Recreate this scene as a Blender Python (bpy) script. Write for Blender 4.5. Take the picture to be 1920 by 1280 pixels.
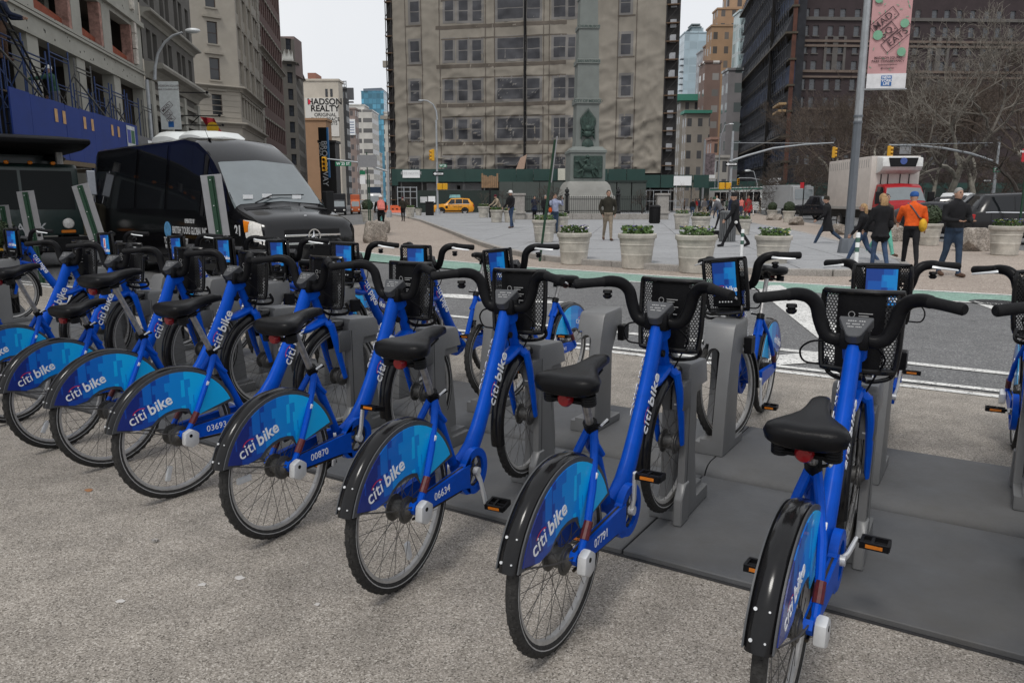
import bpy, bmesh, math, random
from mathutils import Vector, Matrix, noise
random.seed(7)
rad = math.radians
scene = bpy.context.scene
for o in list(bpy.data.objects):
    bpy.data.objects.remove(o, do_unlink=True)
COL = scene.collection

# ------------------------------------------------------------------ camera
FPX, HZ, CAMH = 1425.0, 375.0, 1.55
TH = math.atan((640 - HZ) / FPX)
SN, CS = math.sin(TH), math.cos(TH)
cam_d = bpy.data.cameras.new('camera')
cam_d.sensor_width = 36.0
cam_d.lens = FPX / 1920 * 36.0
cam_d.clip_start = 0.05
cam_d.clip_end = 6000
cam = bpy.data.objects.new('camera', cam_d)
COL.objects.link(cam)
cam.location = (0, 0, CAMH)
cam.rotation_euler = (math.pi / 2 - TH, 0, 0)
scene.camera = cam

# ------------------------------------------------------------------ sky, sun, exposure
SUN_EL, SUN_AZ = rad(58), rad(205)      # azimuth clockwise from +Y (view direction)
world = bpy.data.worlds.new('World')
scene.world = world
world.use_nodes = True
wn = world.node_tree.nodes; wl = world.node_tree.links
wn.clear()
w_out = wn.new('ShaderNodeOutputWorld')
w_bg = wn.new('ShaderNodeBackground')
w_sky = wn.new('ShaderNodeTexSky')
w_sky.sky_type = 'NISHITA'
w_sky.sun_disc = False
w_sky.sun_elevation = SUN_EL
w_sky.sun_rotation = SUN_AZ
w_sky.dust_density = 4.0
w_sky.air_density = 1.2
w_hsv = wn.new('ShaderNodeHueSaturation'); w_hsv.inputs['Saturation'].default_value = 0.25
w_mix = wn.new('ShaderNodeMix'); w_mix.data_type = 'RGBA'
w_mix.inputs['Factor'].default_value = 0.86      # thick overcast over the clear sky
w_tc = wn.new('ShaderNodeTexCoord')
w_ns = wn.new('ShaderNodeTexNoise'); w_ns.inputs['Scale'].default_value = 2.6; w_ns.inputs['Detail'].default_value = 5
w_cr = wn.new('ShaderNodeValToRGB')
w_cr.color_ramp.elements[0].position = 0.25; w_cr.color_ramp.elements[0].color = (8.4, 8.7, 9.2, 1)
w_cr.color_ramp.elements[1].position = 0.75; w_cr.color_ramp.elements[1].color = (9.5, 9.65, 9.9, 1)
wl.new(w_tc.outputs['Generated'], w_ns.inputs['Vector'])
wl.new(w_ns.outputs['Fac'], w_cr.inputs['Fac'])
wl.new(w_sky.outputs['Color'], w_hsv.inputs['Color'])
wl.new(w_hsv.outputs['Color'], w_mix.inputs[6])
wl.new(w_cr.outputs['Color'], w_mix.inputs[7])
wl.new(w_mix.outputs[2], w_bg.inputs['Color'])
w_bg.inputs['Strength'].default_value = 0.10
wl.new(w_bg.outputs['Background'], w_out.inputs['Surface'])

sun_d = bpy.data.lights.new('sun', 'SUN')
sun_d.energy = 1.5
sun_d.angle = rad(13)
sun_d.color = (1.0, 0.965, 0.91)
sun = bpy.data.objects.new('sun', sun_d)
COL.objects.link(sun)
sd = Vector((math.sin(SUN_AZ) * math.cos(SUN_EL), math.cos(SUN_AZ) * math.cos(SUN_EL), math.sin(SUN_EL)))
sun.rotation_euler = sd.to_track_quat('Z', 'Y').to_euler()

vs = scene.view_settings
vs.view_transform = 'Standard'
vs.look = 'None'
vs.exposure = 0.0
vs.gamma = 1.0
vs.use_curve_mapping = False
scene.render.engine = 'CYCLES'
scene.cycles.max_bounces = 6
scene.cycles.transparent_max_bounces = 12
scene.cycles.use_denoising = True

# ------------------------------------------------------------------ pixel of the photograph -> place in the world
def ray(u, v):
    a = (u - 960) / FPX; b = (v - 640) / FPX
    return Vector((a, CS - b * SN, -(SN + b * CS)))
def G(u, v, z=0.0):
    d = ray(u, v); t = (z - CAMH) / d.z
    return Vector((d.x * t, d.y * t, z))
def AT(u, v, Y):
    d = ray(u, v); t = Y / d.y
    return Vector((d.x * t, Y, CAMH + d.z * t))

# row frame of the bicycle station: rho runs along the rows (to the left and away), nu across them
PSI = rad(57.6)
NU = Vector((math.cos(PSI), math.sin(PSI), 0)); RHO = Vector((-math.sin(PSI), math.cos(PSI), 0))
def RN(r, n, z=0.0):
    p = RHO * r + NU * n
    return Vector((p.x, p.y, z))

# ------------------------------------------------------------------ materials
MATS = {}
def lin(c):
    return tuple(((x / 255) / 12.92 if x / 255 <= .04045 else ((x / 255 + .055) / 1.055) ** 2.4) for x in c)
def M(name, col=(.5, .5, .5), rough=.6, metal=0., var=.12, scale=6., bump=0., bscale=None, coat=0., spec=.5, rnd=0., dirt=0., emit=None, obj=True, trans=0., detail=4):
    if name in MATS: return MATS[name]
    m = bpy.data.materials.new(name); m.use_nodes = True
    n = m.node_tree.nodes; l = m.node_tree.links
    b = n['Principled BSDF']
    b.inputs['Roughness'].default_value = rough
    b.inputs['Metallic'].default_value = metal
    b.inputs['Specular IOR Level'].default_value = spec
    b.inputs['Coat Weight'].default_value = coat
    b.inputs['Coat Roughness'].default_value = .08
    tc = n.new('ShaderNodeTexCoord')
    co = tc.outputs['Object']
    ns = n.new('ShaderNodeTexNoise'); ns.inputs['Scale'].default_value = scale; ns.inputs['Detail'].default_value = detail
    ns.inputs['Roughness'].default_value = .65
    l.new(co, ns.inputs['Vector'])
    cr = n.new('ShaderNodeValToRGB')
    lo = tuple(max(0, c * (1 - var)) for c in col); hi = tuple(min(1, c * (1 + var)) for c in col)
    cr.color_ramp.elements[0].position = .3; cr.color_ramp.elements[0].color = (*lo, 1)
    cr.color_ramp.elements[1].position = .7; cr.color_ramp.elements[1].color = (*hi, 1)
    l.new(ns.outputs['Fac'], cr.inputs['Fac'])
    out = cr.outputs['Color']
    if rnd:
        oi = n.new('ShaderNodeObjectInfo'); hs = n.new('ShaderNodeHueSaturation')
        mr = n.new('ShaderNodeMapRange'); mr.inputs['To Min'].default_value = 1 - rnd; mr.inputs['To Max'].default_value = 1 + rnd
        l.new(oi.outputs['Random'], mr.inputs['Value']); l.new(mr.outputs['Result'], hs.inputs['Value'])
        l.new(out, hs.inputs['Color']); out = hs.outputs['Color']
    if dirt:
        n2 = n.new('ShaderNodeTexNoise'); n2.inputs['Scale'].default_value = scale * .23; n2.inputs['Detail'].default_value = 8; n2.inputs['Roughness'].default_value = .75
        l.new(co, n2.inputs['Vector'])
        c2 = n.new('ShaderNodeValToRGB'); c2.color_ramp.elements[0].position = .42; c2.color_ramp.elements[0].color = (0, 0, 0, 1)
        c2.color_ramp.elements[1].position = .72; c2.color_ramp.elements[1].color = (dirt, dirt, dirt, 1)
        l.new(n2.outputs['Fac'], c2.inputs['Fac'])
        mx = n.new('ShaderNodeMix'); mx.data_type = 'RGBA'
        l.new(c2.outputs['Color'], mx.inputs['Factor']); l.new(out, mx.inputs[6]); mx.inputs[7].default_value = (.10, .09, .075, 1)
        out = mx.outputs[2]
        ra = n.new('ShaderNodeMapRange'); ra.inputs['To Min'].default_value = rough; ra.inputs['To Max'].default_value = min(1, rough + .35)
        l.new(c2.outputs['Color'], ra.inputs['Value']); l.new(ra.outputs['Result'], b.inputs['Roughness'])
    l.new(out, b.inputs['Base Color'])
    if bump:
        nb = n.new('ShaderNodeTexNoise'); nb.inputs['Scale'].default_value = bscale or scale * 6; nb.inputs['Detail'].default_value = 5
        l.new(co, nb.inputs['Vector'])
        bp = n.new('ShaderNodeBump'); bp.inputs['Strength'].default_value = min(1, bump); bp.inputs['Distance'].default_value = .01
        l.new(nb.outputs['Fac'], bp.inputs['Height']); l.new(bp.outputs['Normal'], b.inputs['Normal'])
    if emit:
        b.inputs['Emission Color'].default_value = (*emit[0], 1); b.inputs['Emission Strength'].default_value = emit[1]
    if trans:
        b.inputs['Transmission Weight'].default_value = trans
    MATS[name] = m
    return m

def node_mat(name):
    m = bpy.data.materials.new(name); m.use_nodes = True
    MATS[name] = m
    return m, m.node_tree.nodes, m.node_tree.links, m.node_tree.nodes['Principled BSDF']

def ramp(n, stops, interp='LINEAR'):
    cr = n.new('ShaderNodeValToRGB'); e = cr.color_ramp.elements; cr.color_ramp.interpolation = interp
    while len(e) < len(stops): e.new(.5)
    for i, (p, c) in enumerate(stops):
        e[i].position = p; e[i].color = (*c, 1) if len(c) == 3 else c
    return cr

# ------------------------------------------------------------------ mesh building
def cat(P, n=4):
    P = [Vector(p) for p in P]; out = []
    for i in range(len(P) - 1):
        a, b, c, d = P[max(0, i - 1)], P[i], P[i + 1], P[min(len(P) - 1, i + 2)]
        for k in range(n):
            t = k / n; out.append(.5 * ((2 * b) + (c - a) * t + (2 * a - 5 * b + 4 * c - d) * t * t + (3 * b - a - 3 * c + d) * t ** 3))
    return out + [P[-1]]
class MB:
    def __init__(s):
        s.v = []; s.f = []; s.m = []; s.mats = []; s.cur = 0
    def mat(s, m):
        if m not in s.mats: s.mats.append(m)
        s.cur = s.mats.index(m); return s
    def add(s, vs, fs, xf=None):
        o = len(s.v)
        s.v += [tuple(xf @ Vector(p)) if xf else tuple(p) for p in vs]
        s.f += [tuple(i + o for i in f) for f in fs]; s.m += [s.cur] * len(fs)
        return s
    def box(s, x0, x1, y0, y1, z0, z1, xf=None):
        vs = [(x, y, z) for z in (z0, z1) for y in (y0, y1) for x in (x0, x1)]
        return s.add(vs, [(0, 2, 3, 1), (4, 5, 7, 6), (0, 1, 5, 4), (2, 6, 7, 3), (0, 4, 6, 2), (1, 3, 7, 5)], xf)
    def prism(s, poly, a, b, axis='x', xf=None):
        # polygon (p,q) extruded from a to b along axis: x -> (y,z); y -> (x,z); z -> (x,y)
        n = len(poly)
        def pt(p, t):
            return {'x': (t, p[0], p[1]), 'y': (p[0], t, p[1]), 'z': (p[0], p[1], t)}[axis]
        vs = [pt(p, a) for p in poly] + [pt(p, b) for p in poly]
        fs = [tuple(reversed(range(n))), tuple(range(n, 2 * n))] + [(i, (i + 1) % n, n + (i + 1) % n, n + i) for i in range(n)]
        return s.add(vs, fs, xf)
    def loft(s, rings, cap=True, closed=True, xf=None):
        n = len(rings[0]); vs = [p for r in rings for p in r]; fs = []
        for k in range(len(rings) - 1):
            for i in range(n if closed else n - 1):
                j = (i + 1) % n
                fs.append((k * n + i, k * n + j, (k + 1) * n + j, (k + 1) * n + i))
        if cap and closed:
            fs.append(tuple(reversed(range(n)))); fs.append(tuple((len(rings) - 1) * n + i for i in range(n)))
        return s.add(vs, fs, xf)
    def tube(s, path, r, n=8, cap=True, flat=1.0, side=None, xf=None):
        # r: number or list; flat: in-plane stretch of the section across 'side'
        P = [Vector(p) for p in path]; R = r if isinstance(r, (list, tuple)) else [r] * len(P)
        rings = []; up = None
        for i, p in enumerate(P):
            d = (P[min(i + 1, len(P) - 1)] - P[max(i - 1, 0)]).normalized()
            if side is not None:
                a = Vector(side); a = (a - d * a.dot(d)).normalized()
            elif up is None:
                a = d.orthogonal().normalized()
            else:
                a = (up - d * up.dot(d)).normalized()
            up = a
            b = d.cross(a)
            rings.append([p + a * (R[i] * math.cos(t)) + b * (R[i] * flat * math.sin(t)) for t in [2 * math.pi * k / n for k in range(n)]])
        return s.loft(rings, cap, True, xf)
    def cyl(s, p0, p1, r0, r1=None, n=12, cap=True, xf=None):
        return s.tube([p0, p1], [r0, r0 if r1 is None else r1], n, cap, xf=xf)
    def lathe(s, prof, n=24, axis='z', c=(0, 0, 0), a0=0, a1=2 * math.pi, xf=None):
        full = abs(a1 - a0 - 2 * math.pi) < 1e-6
        c = Vector(c); vs = []; fs = []; k = len(prof); m = n if full else n + 1
        for i in range(m):
            t = a0 + (a1 - a0) * i / n
            for r, h in prof:
                q = {'z': (r * math.cos(t), r * math.sin(t), h), 'x': (h, r * math.cos(t), r * math.sin(t)), 'y': (r * math.cos(t), h, r * math.sin(t))}[axis]
                vs.append(c + Vector(q))
        for i in range(n):
            j = (i + 1) % m
            for q in range(k - 1):
                fs.append((i * k + q, j * k + q, j * k + q + 1, i * k + q + 1))
        return s.add(vs, fs, xf)
    def ball(s, c, r, n=12, m=8, xf=None):
        r = r if isinstance(r, (tuple, list)) else (r, r, r)
        vs = [(c[0], c[1], c[2] - r[2])]; fs = []
        for i in range(1, m):
            t = math.pi * i / m - math.pi / 2
            for j in range(n):
                a = 2 * math.pi * j / n
                vs.append((c[0] + r[0] * math.cos(t) * math.cos(a), c[1] + r[1] * math.cos(t) * math.sin(a), c[2] + r[2] * math.sin(t)))
        vs.append((c[0], c[1], c[2] + r[2])); top = len(vs) - 1
        for j in range(n):
            fs.append((0, 1 + (j + 1) % n, 1 + j)); fs.append((top, top - n + j, top - n + (j + 1) % n))
        for i in range(m - 2):
            for j in range(n):
                a = 1 + i * n + j; b = 1 + i * n + (j + 1) % n
                fs.append((a, b, b + n, a + n))
        return s.add(vs, fs, xf)
    def quad(s, a, b, c, d):
        return s.add([a, b, c, d], [(0, 1, 2, 3)])
    def mesh(s, name, mat=None, bevel=0, smooth=35, seg=1, fix=True):
        me = bpy.data.meshes.new(name)
        bm = bmesh.new()
        bv = [bm.verts.new(p) for p in s.v]
        for f, mi in zip(s.f, s.m):
            try:
                fc = bm.faces.new([bv[i] for i in f]); fc.material_index = mi
            except ValueError:
                pass
        if fix: bmesh.ops.recalc_face_normals(bm, faces=bm.faces[:])
        if bevel:
            bm.normal_update()
            ed = [e for e in bm.edges if len(e.link_faces) == 2 and e.calc_face_angle(0) > rad(30)]
            bmesh.ops.bevel(bm, geom=ed, offset=bevel, segments=seg, affect='EDGES', profile=.6, clamp_overlap=True)
        bm.to_mesh(me); bm.free()
        for mm in (s.mats or [mat]):
            me.materials.append(mm)
        if smooth:
            me.polygons.foreach_set('use_smooth', [True] * len(me.polygons))
            me.set_sharp_from_angle(angle=rad(smooth))
        return me
    def part(s, name, mat, parent=None, bevel=0, smooth=35, seg=1, fix=True):
        return link(name, s.mesh(name, mat, bevel, smooth, seg, fix), parent)

def link(name, me, parent=None, loc=None, rot=None, mtx=None):
    o = bpy.data.objects.new(name, me); COL.objects.link(o)
    if parent: o.parent = parent
    if loc is not None: o.location = loc
    if rot is not None: o.rotation_euler = rot
    if mtx is not None: o.matrix_local = mtx
    return o
def tag(o, label, cat, group=None, kind=None):
    if label: o['label'] = label
    if cat: o['category'] = cat
    if group: o['group'] = group
    if kind: o['kind'] = kind
    return o
def thing(name, label, cat, loc=(0, 0, 0), rz=0., group=None):
    o = bpy.data.objects.new(name, None); COL.objects.link(o)
    o.empty_display_size = .2
    o.location = loc; o.rotation_euler = (0, 0, rz)
    return tag(o, label, cat, group)
KIDS = {}
def copy_tree(o, parent=None):
    c = o.copy(); COL.objects.link(c); c.parent = parent
    for ch in list(o.children): copy_tree(ch, c)
    return c
def struct(name, me):
    o = link(name, me); o['kind'] = 'structure'; return o

# ------------------------------------------------------------------ lettering (built-in font turned into mesh)
TXT = {}
def text_mesh(s, size=1., depth=.002, align='LEFT', bold=0., spacing=1.0, mat=None):
    key = (s, size, depth, align, bold, spacing, mat.name if mat else '')
    if key in TXT: return TXT[key]
    cu = bpy.data.curves.new('lettering', 'FONT')
    cu.body = s; cu.size = size; cu.extrude = depth / 2; cu.align_x = align; cu.align_y = 'CENTER'
    cu.offset = bold; cu.space_character = spacing; cu.resolution_u = 3
    ob = bpy.data.objects.new('lettering', cu); COL.objects.link(ob)
    dg = bpy.context.evaluated_depsgraph_get()
    me = bpy.data.meshes.new_from_object(ob.evaluated_get(dg))
    bpy.data.objects.remove(ob)
    me.materials.clear()
    if mat: me.materials.append(mat)
    me.name = 'lettering'
    TXT[key] = me
    return me
def boolean(me, cutters):
    ob = link('tmp_cut', me); cs = [link('tmp_cut', c) for c in cutters]
    for c in cs:
        m = ob.modifiers.new('b', 'BOOLEAN'); m.operation = 'DIFFERENCE'; m.object = c; m.solver = 'EXACT'
    dg = bpy.context.evaluated_depsgraph_get(); out = bpy.data.meshes.new_from_object(ob.evaluated_get(dg))
    for x in [ob] + cs: bpy.data.objects.remove(x)
    return out
def frame_mtx(o, xdir, ydir):
    # matrix whose local x runs along xdir, local y along ydir
    x = Vector(xdir).normalized(); y = Vector(ydir); y = (y - x * y.dot(x)).normalized(); z = x.cross(y)
    return Matrix(((x.x, y.x, z.x, o[0]), (x.y, y.y, z.y, o[1]), (x.z, y.z, z.z, o[2]), (0, 0, 0, 1)))
def letter(s, size, mat, parent, o, xdir, ydir, align='LEFT', bold=0., spacing=1., depth=.002, name='lettering'):
    return link(name, text_mesh(s, size, depth, align, bold, spacing, mat), parent, mtx=frame_mtx(o, xdir, ydir))
# ================================================================== ground materials
def stone_mat(name, stops, cell, big, bigscale=.35, rough=.85, bump=.35, crack=0., fine=0.):
    m, n, l, b = node_mat(name)
    tc = n.new('ShaderNodeTexCoord')
    vo = n.new('ShaderNodeTexVoronoi'); vo.inputs['Scale'].default_value = cell
    l.new(tc.outputs['Object'], vo.inputs['Vector'])
    sep = n.new('ShaderNodeSeparateColor'); l.new(vo.outputs['Color'], sep.inputs['Color'])
    cr = ramp(n, stops); l.new(sep.outputs['Red'], cr.inputs['Fac'])
    nb = n.new('ShaderNodeTexNoise'); nb.inputs['Scale'].default_value = bigscale; nb.inputs['Detail'].default_value = 9; nb.inputs['Roughness'].default_value = .68
    l.new(tc.outputs['Object'], nb.inputs['Vector'])
    mr = n.new('ShaderNodeMapRange'); mr.inputs['From Min'].default_value = .3; mr.inputs['From Max'].default_value = .7
    mr.inputs['To Min'].default_value = 1 - big; mr.inputs['To Max'].default_value = 1 + big
    l.new(nb.outputs['Fac'], mr.inputs['Value'])
    n3 = n.new('ShaderNodeTexNoise'); n3.inputs['Scale'].default_value = 5.; n3.inputs['Detail'].default_value = 6
    l.new(tc.outputs['Object'], n3.inputs['Vector'])
    m3 = n.new('ShaderNodeMapRange'); m3.inputs['From Min'].default_value = .35; m3.inputs['From Max'].default_value = .65; m3.inputs['To Min'].default_value = 1 - big * .5; m3.inputs['To Max'].default_value = 1 + big * .5
    l.new(n3.outputs['Fac'], m3.inputs['Value'])
    mu = n.new('ShaderNodeMath'); mu.operation = 'MULTIPLY'; l.new(mr.outputs['Result'], mu.inputs[0]); l.new(m3.outputs['Result'], mu.inputs[1])
    hs = n.new('ShaderNodeHueSaturation'); l.new(cr.outputs['Color'], hs.inputs['Color']); l.new(mu.outputs['Value'], hs.inputs['Value'])
    out = hs.outputs['Color']
    if crack:
        vc = n.new('ShaderNodeTexVoronoi'); vc.feature = 'DISTANCE_TO_EDGE'; vc.inputs['Scale'].default_value = crack
        nw = n.new('ShaderNodeTexNoise'); nw.inputs['Scale'].default_value = 1.4; nw.inputs['Detail'].default_value = 8
        l.new(tc.outputs['Object'], nw.inputs['Vector'])
        va = n.new('ShaderNodeVectorMath'); va.operation = 'MULTIPLY_ADD'; va.inputs[1].default_value = (1.6, 1.6, 0)
        l.new(nw.outputs['Color'], va.inputs[0]); l.new(tc.outputs['Object'], va.inputs[2]); l.new(va.outputs['Vector'], vc.inputs['Vector'])
        ck = ramp(n, [(0., (.45, .45, .45)), (.006, (1, 1, 1))]); l.new(vc.outputs['Distance'], ck.inputs['Fac'])
        mx = n.new('ShaderNodeMix'); mx.data_type = 'RGBA'; mx.blend_type = 'MULTIPLY'; mx.inputs['Factor'].default_value = .7
        l.new(out, mx.inputs[6]); l.new(ck.outputs['Color'], mx.inputs[7]); out = mx.outputs[2]
    l.new(out, b.inputs['Base Color'])
    b.inputs['Roughness'].default_value = rough
    bp = n.new('ShaderNodeBump'); bp.inputs['Strength'].default_value = bump; bp.inputs['Distance'].default_value = .004
    l.new(vo.outputs['Distance'], bp.inputs['Height']); l.new(bp.outputs['Normal'], b.inputs['Normal'])
    return m

m_aggr = stone_mat('aggregate', [(0, (.07, .06, .05)), (.14, (.17, .15, .127)), (.45, (.255, .229, .198)), (.85, (.335, .303, .267)), (1, (.49, .455, .41))], 200, .24)
m_road = stone_mat('asphalt', [(0, (.07, .07, .072)), (.5, (.125, .125, .128)), (.9, (.18, .18, .18)), (1, (.3, .3, .29))], 95, .16, .3, crack=.14, bump=.25)
m_tan = stone_mat('tan_gravel', [(0, (.13, .10, .085)), (.4, (.31, .255, .215)), (.9, (.42, .36, .305)), (1, (.55, .5, .44))], 60, .12, .25)
m_green = stone_mat('green_lane_paint', [(0, (.13, .2, .17)), (.5, (.2, .33, .27)), (1, (.27, .41, .345))], 60, .16, .5)
m_conc = stone_mat('concrete_slab', [(0, (.22, .225, .235)), (.5, (.29, .295, .305)), (1, (.37, .372, .378))], 70, .10, .4, bump=.1)
m_paint = stone_mat('road_paint', [(0, (.14, .14, .14)), (.10, (.30, .30, .29)), (.2, (.58, .58, .56)), (1, (.70, .69, .67))], 60, .14, 1.5, bump=.2, crack=.9)
m_granite = stone_mat('granite', [(0, (.16, .15, .14)), (.5, (.30, .28, .26)), (1, (.45, .43, .40))], 160, .15, 1.2, bump=.3)
m_cast = stone_mat('cast_stone', [(0, (.36, .335, .29)), (.5, (.46, .435, .385)), (1, (.54, .51, .46))], 200, .26, 2., bump=.12)
m_boulder = stone_mat('boulder_stone', [(0, (.13, .11, .095)), (.5, (.27, .235, .2)), (1, (.4, .36, .32))], 45, .3, 3., bump=.5)

# ================================================================== ground
def sheet(name, pts, z, mat, kind=True):
    mb = MB(); mb.add([(p[0], p[1], z) for p in pts], [tuple(range(len(pts)))])
    me = mb.mesh(name, mat, smooth=0)
    bm = bmesh.new(); bm.from_mesh(me)
    for f in bm.faces:
        if f.normal.z < 0: f.normal_flip()
    bm.to_mesh(me); bm.free()
    o = link(name, me)
    if kind: o['kind'] = 'structure'
    return o
sheet('ground', [(-900, -60), (900, -60), (900, 2500), (-900, 2500)], -.03, m_road)
# cross street asphalt in front of the plaza, and the stony strip that carries the bicycle station
NE = 7.18      # edge of the station strip
sheet('station_pavement', [RN(-14, -9), RN(-14, NE), RN(26, NE), RN(60, NE + 2), RN(60, -9)], 0.0, m_aggr)
sheet('road', [RN(-40, NE), RN(26, NE), RN(60, NE + 2), RN(60, 17), RN(30, 17), RN(12, 13.64), RN(-40, 13.64)], -.004, m_road)
# bike lane: bends away at the left
lane_n = [RN(-40, 13.64), RN(6, 13.64), RN(10, 13.9), RN(14, 14.75), RN(17, 15.8), RN(30, 22)]
lane_f = [RN(-40, 15.0), RN(6, 15.0), RN(10, 15.35), RN(14, 16.3), RN(16.5, 17.2), RN(29, 23.6)]
sheet('bike_lane', lane_n + lane_f[::-1], 0.0, m_green)
def strip(name, line, w, z, mat, off=0.):
    L = []; Rr = []
    for i, p in enumerate(line):
        p = Vector(p[:2] + (0,)) if isinstance(p, tuple) else Vector((p[0], p[1], 0))
        a = line[max(0, i - 1)]; b = line[min(len(line) - 1, i + 1)]
        d = (Vector((b[0], b[1], 0)) - Vector((a[0], a[1], 0))).normalized(); nn = Vector((-d.y, d.x, 0))
        L.append(p + nn * (off + w / 2)); Rr.append(p + nn * (off - w / 2))
    o = sheet(name, L + Rr[::-1], z, mat); return o
strip('lane_line', lane_f, .14, .005, m_paint)
for k in range(12):          # broken line on the near side of the bike lane
    r0 = -9 + k * 2.9
    if r0 < 9: strip('lane_dash', [RN(r0, 13.6), RN(r0 + 1.25, 13.6)], .11, .005, m_paint)
# tan gravel between the bike lane and the plaza kerb, spreading to left and right
tanpoly = lane_f + [RN(60, 40), RN(95, 60)] + [G(740, 392), G(1250, 391), G(1500, 396), G(1700, 400), Vector((60, 50, 0)), RN(-45, 40), RN(-45, 15.0)]
sheet('gravel_apron', tanpoly, 0.001, m_tan)
# road with traffic beyond the gravel on the right
sheet('avenue', [G(1440, 405), G(1560, 425), G(1700, 445), G(1800, 458), G(1960, 474), Vector((120, 26, 0)), Vector((150, 120, 0)), Vector((60, 400, 0)), G(1345, 383)], 0.006, m_road)
# avenue where van and truck stand
sheet('broadway_road', [RN(14.2, NE + .6), RN(20, 14.2), RN(28, 18), G(690, 420), G(735, 396), G(700, 383), G(560, 383), G(300, 400), RN(60, 8), RN(24, NE + .02)], 0.006, m_road)

# ---- painted markings on the cross street
def mark(px, z=.004, name='road_marking'):
    return sheet(name, [G(u, v) for u, v in px], z, m_paint)
def line_px(p0, p1, w, name='road_line'):
    return strip(name, [G(*p0), G(*p1)], w, .004, m_paint)
line_px((1180, 625), (1960, 708), .13)
line_px((820, 590), (1178, 625), .13)
strip('road_line', [RN(-8, NE + .12), RN(25, NE + .12)], .10, .0055, m_paint)
strip('road_line', [RN(-8, NE - .10), RN(25, NE - .10)], .10, .0055, m_paint)
mark([(1422, 545), (1444, 535), (1464, 535), (1490, 549), (1600, 636), (1600, 668), (1556, 652)], .0042)       # broad diagonal
mark([(1440, 668), (1574, 656), (1590, 669), (1584, 676), (1440, 686)], .0046)                      # lower hatch wedge
mark([(600, 545), (860, 552), (1060, 566), (1040, 570), (840, 558), (600, 551)], .0042)
mark([(1815, 563), (1846, 568), (1886, 582), (1868, 583)], .0042)
# manhole cover in the street
mh = thing('manhole_cover', 'round iron manhole cover in the street behind the right-hand bicycles', 'manhole cover', G(1868, 568))
mb = MB(); mb.lathe([(0, .004), (.30, .004), (.30, .012), (.36, .012), (.36, 0), (.0, 0)], 28); mb.part('cover', M('iron', (.07, .07, .072), .7, .4, .3, 20), mh)
mb = MB()
for i in range(6):
    for j in range(6):
        x, y = -.2 + i * .08, -.2 + j * .08
        if x * x + y * y < .06: mb.box(x - .022, x + .022, y - .022, y + .022, .004, .011)
mb.part('knobs', MATS['iron'], mh)

# ---- the plaza: a kerbed concrete island
PZ = .13
kerb_px = [(720, 399), (760, 405), (790, 412), (815, 421), (838, 429), (862, 438), (885, 447), (912, 456), (945, 465), (985, 473), (1030, 480), (1090, 486), (1150, 490), (1210, 494), (1290, 499), (1370, 502), (1460, 504), (1560, 506), (1630, 506), (1680, 503), (1700, 497), (1690, 488), (1650, 474), (1600, 458), (1550, 446), (1500, 434), (1440, 423), (1380, 412), (1330, 404)]
plaza = [G(u, v, PZ) for u, v in kerb_px]
back = [G(1290, 397.5), G(1100, 396.5), G(900, 396.5), G(760, 396.5)]
poly = plaza + [Vector((p.x, p.y, PZ)) for p in back]
po = struct('plaza', MB().prism([(p.x, p.y) for p in poly], -.02, PZ - .012, 'z').mesh('plaza', M('joint', (.13, .13, .13), .9), smooth=0))
def clip(subject, x0, x1, y0, y1):
    def cl(P, f, inter):
        out = []
        for i in range(len(P)):
            a, b = P[i - 1], P[i]
            if f(b):
                if not f(a): out.append(inter(a, b))
                out.append(b)
            elif f(a): out.append(inter(a, b))
        return out
    def ix(x): return lambda a, b: (x, a[1] + (b[1] - a[1]) * (x - a[0]) / (b[0] - a[0]))
    def iy(y): return lambda a, b: (a[0] + (b[0] - a[0]) * (y - a[1]) / (b[1] - a[1]), y)
    P = subject
    for f, inter in ((lambda p: p[0] >= x0, ix(x0)), (lambda p: p[0] <= x1, ix(x1)), (lambda p: p[1] >= y0, iy(y0)), (lambda p: p[1] <= y1, iy(y1))):
        if len(P) < 3: return []
        P = cl(P, f, inter)
    return P if len(P) >= 3 else []
ang = rad(9)
rot2 = lambda p, a: (p[0] * math.cos(a) - p[1] * math.sin(a), p[0] * math.sin(a) + p[1] * math.cos(a))
subj = [rot2((p.x, p.y), ang) for p in poly]
# kerb set round the rim: the slabs stop short of it
cells = []
CW = 1.75
for i in range(-30, 60):
    for j in range(0, 60):
        c = clip(subj, i * CW + .012, (i + 1) * CW - .012, j * CW + .012, (j + 1) * CW - .012)
        if c:
            ar = abs(sum(c[k - 1][0] * c[k][1] - c[k][0] * c[k - 1][1] for k in range(len(c)))) / 2
            if ar > .25: cells.append((min(math.hypot(*p) for p in c), c))
cells.sort(key=lambda t: t[0])
rest = MB()
for k, (d, c) in enumerate(cells):
    pts = [rot2(p, -ang) for p in c]
    dz = random.uniform(-.003, .003)
    if k < 290:
        mb = MB(); mb.prism(pts, PZ - .06, PZ + dz, 'z'); mb.part('paving_slab', m_conc, po, smooth=0)
    else:
        rest.prism(pts, PZ - .06, PZ + dz, 'z')
ro = rest.part('paving_slab', m_conc, po, smooth=0); ro['kind'] = 'stuff'
# kerb stones
km = MB()
kl = []
for a, b in zip(plaza[:-1], plaza[1:]):
    L = (b - a).length; nseg = max(1, int(L / 1.8))
    for s in range(nseg): kl.append((a.lerp(b, s / nseg), a.lerp(b, (s + 1) / nseg)))
for a, b in kl:
    d = (b - a).normalized(); nn = Vector((d.y, -d.x, 0))
    a2 = a + d * .006; b2 = b - d * .006
    q = [a2 - nn * .09, b2 - nn * .09, b2 + nn * .09, a2 + nn * .09]
    mb = MB(); mb.prism([(p.x, p.y) for p in q], -.02, PZ + .012, 'z'); mb.part('kerb_stone', m_granite, po, bevel=.012, smooth=0)

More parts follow.
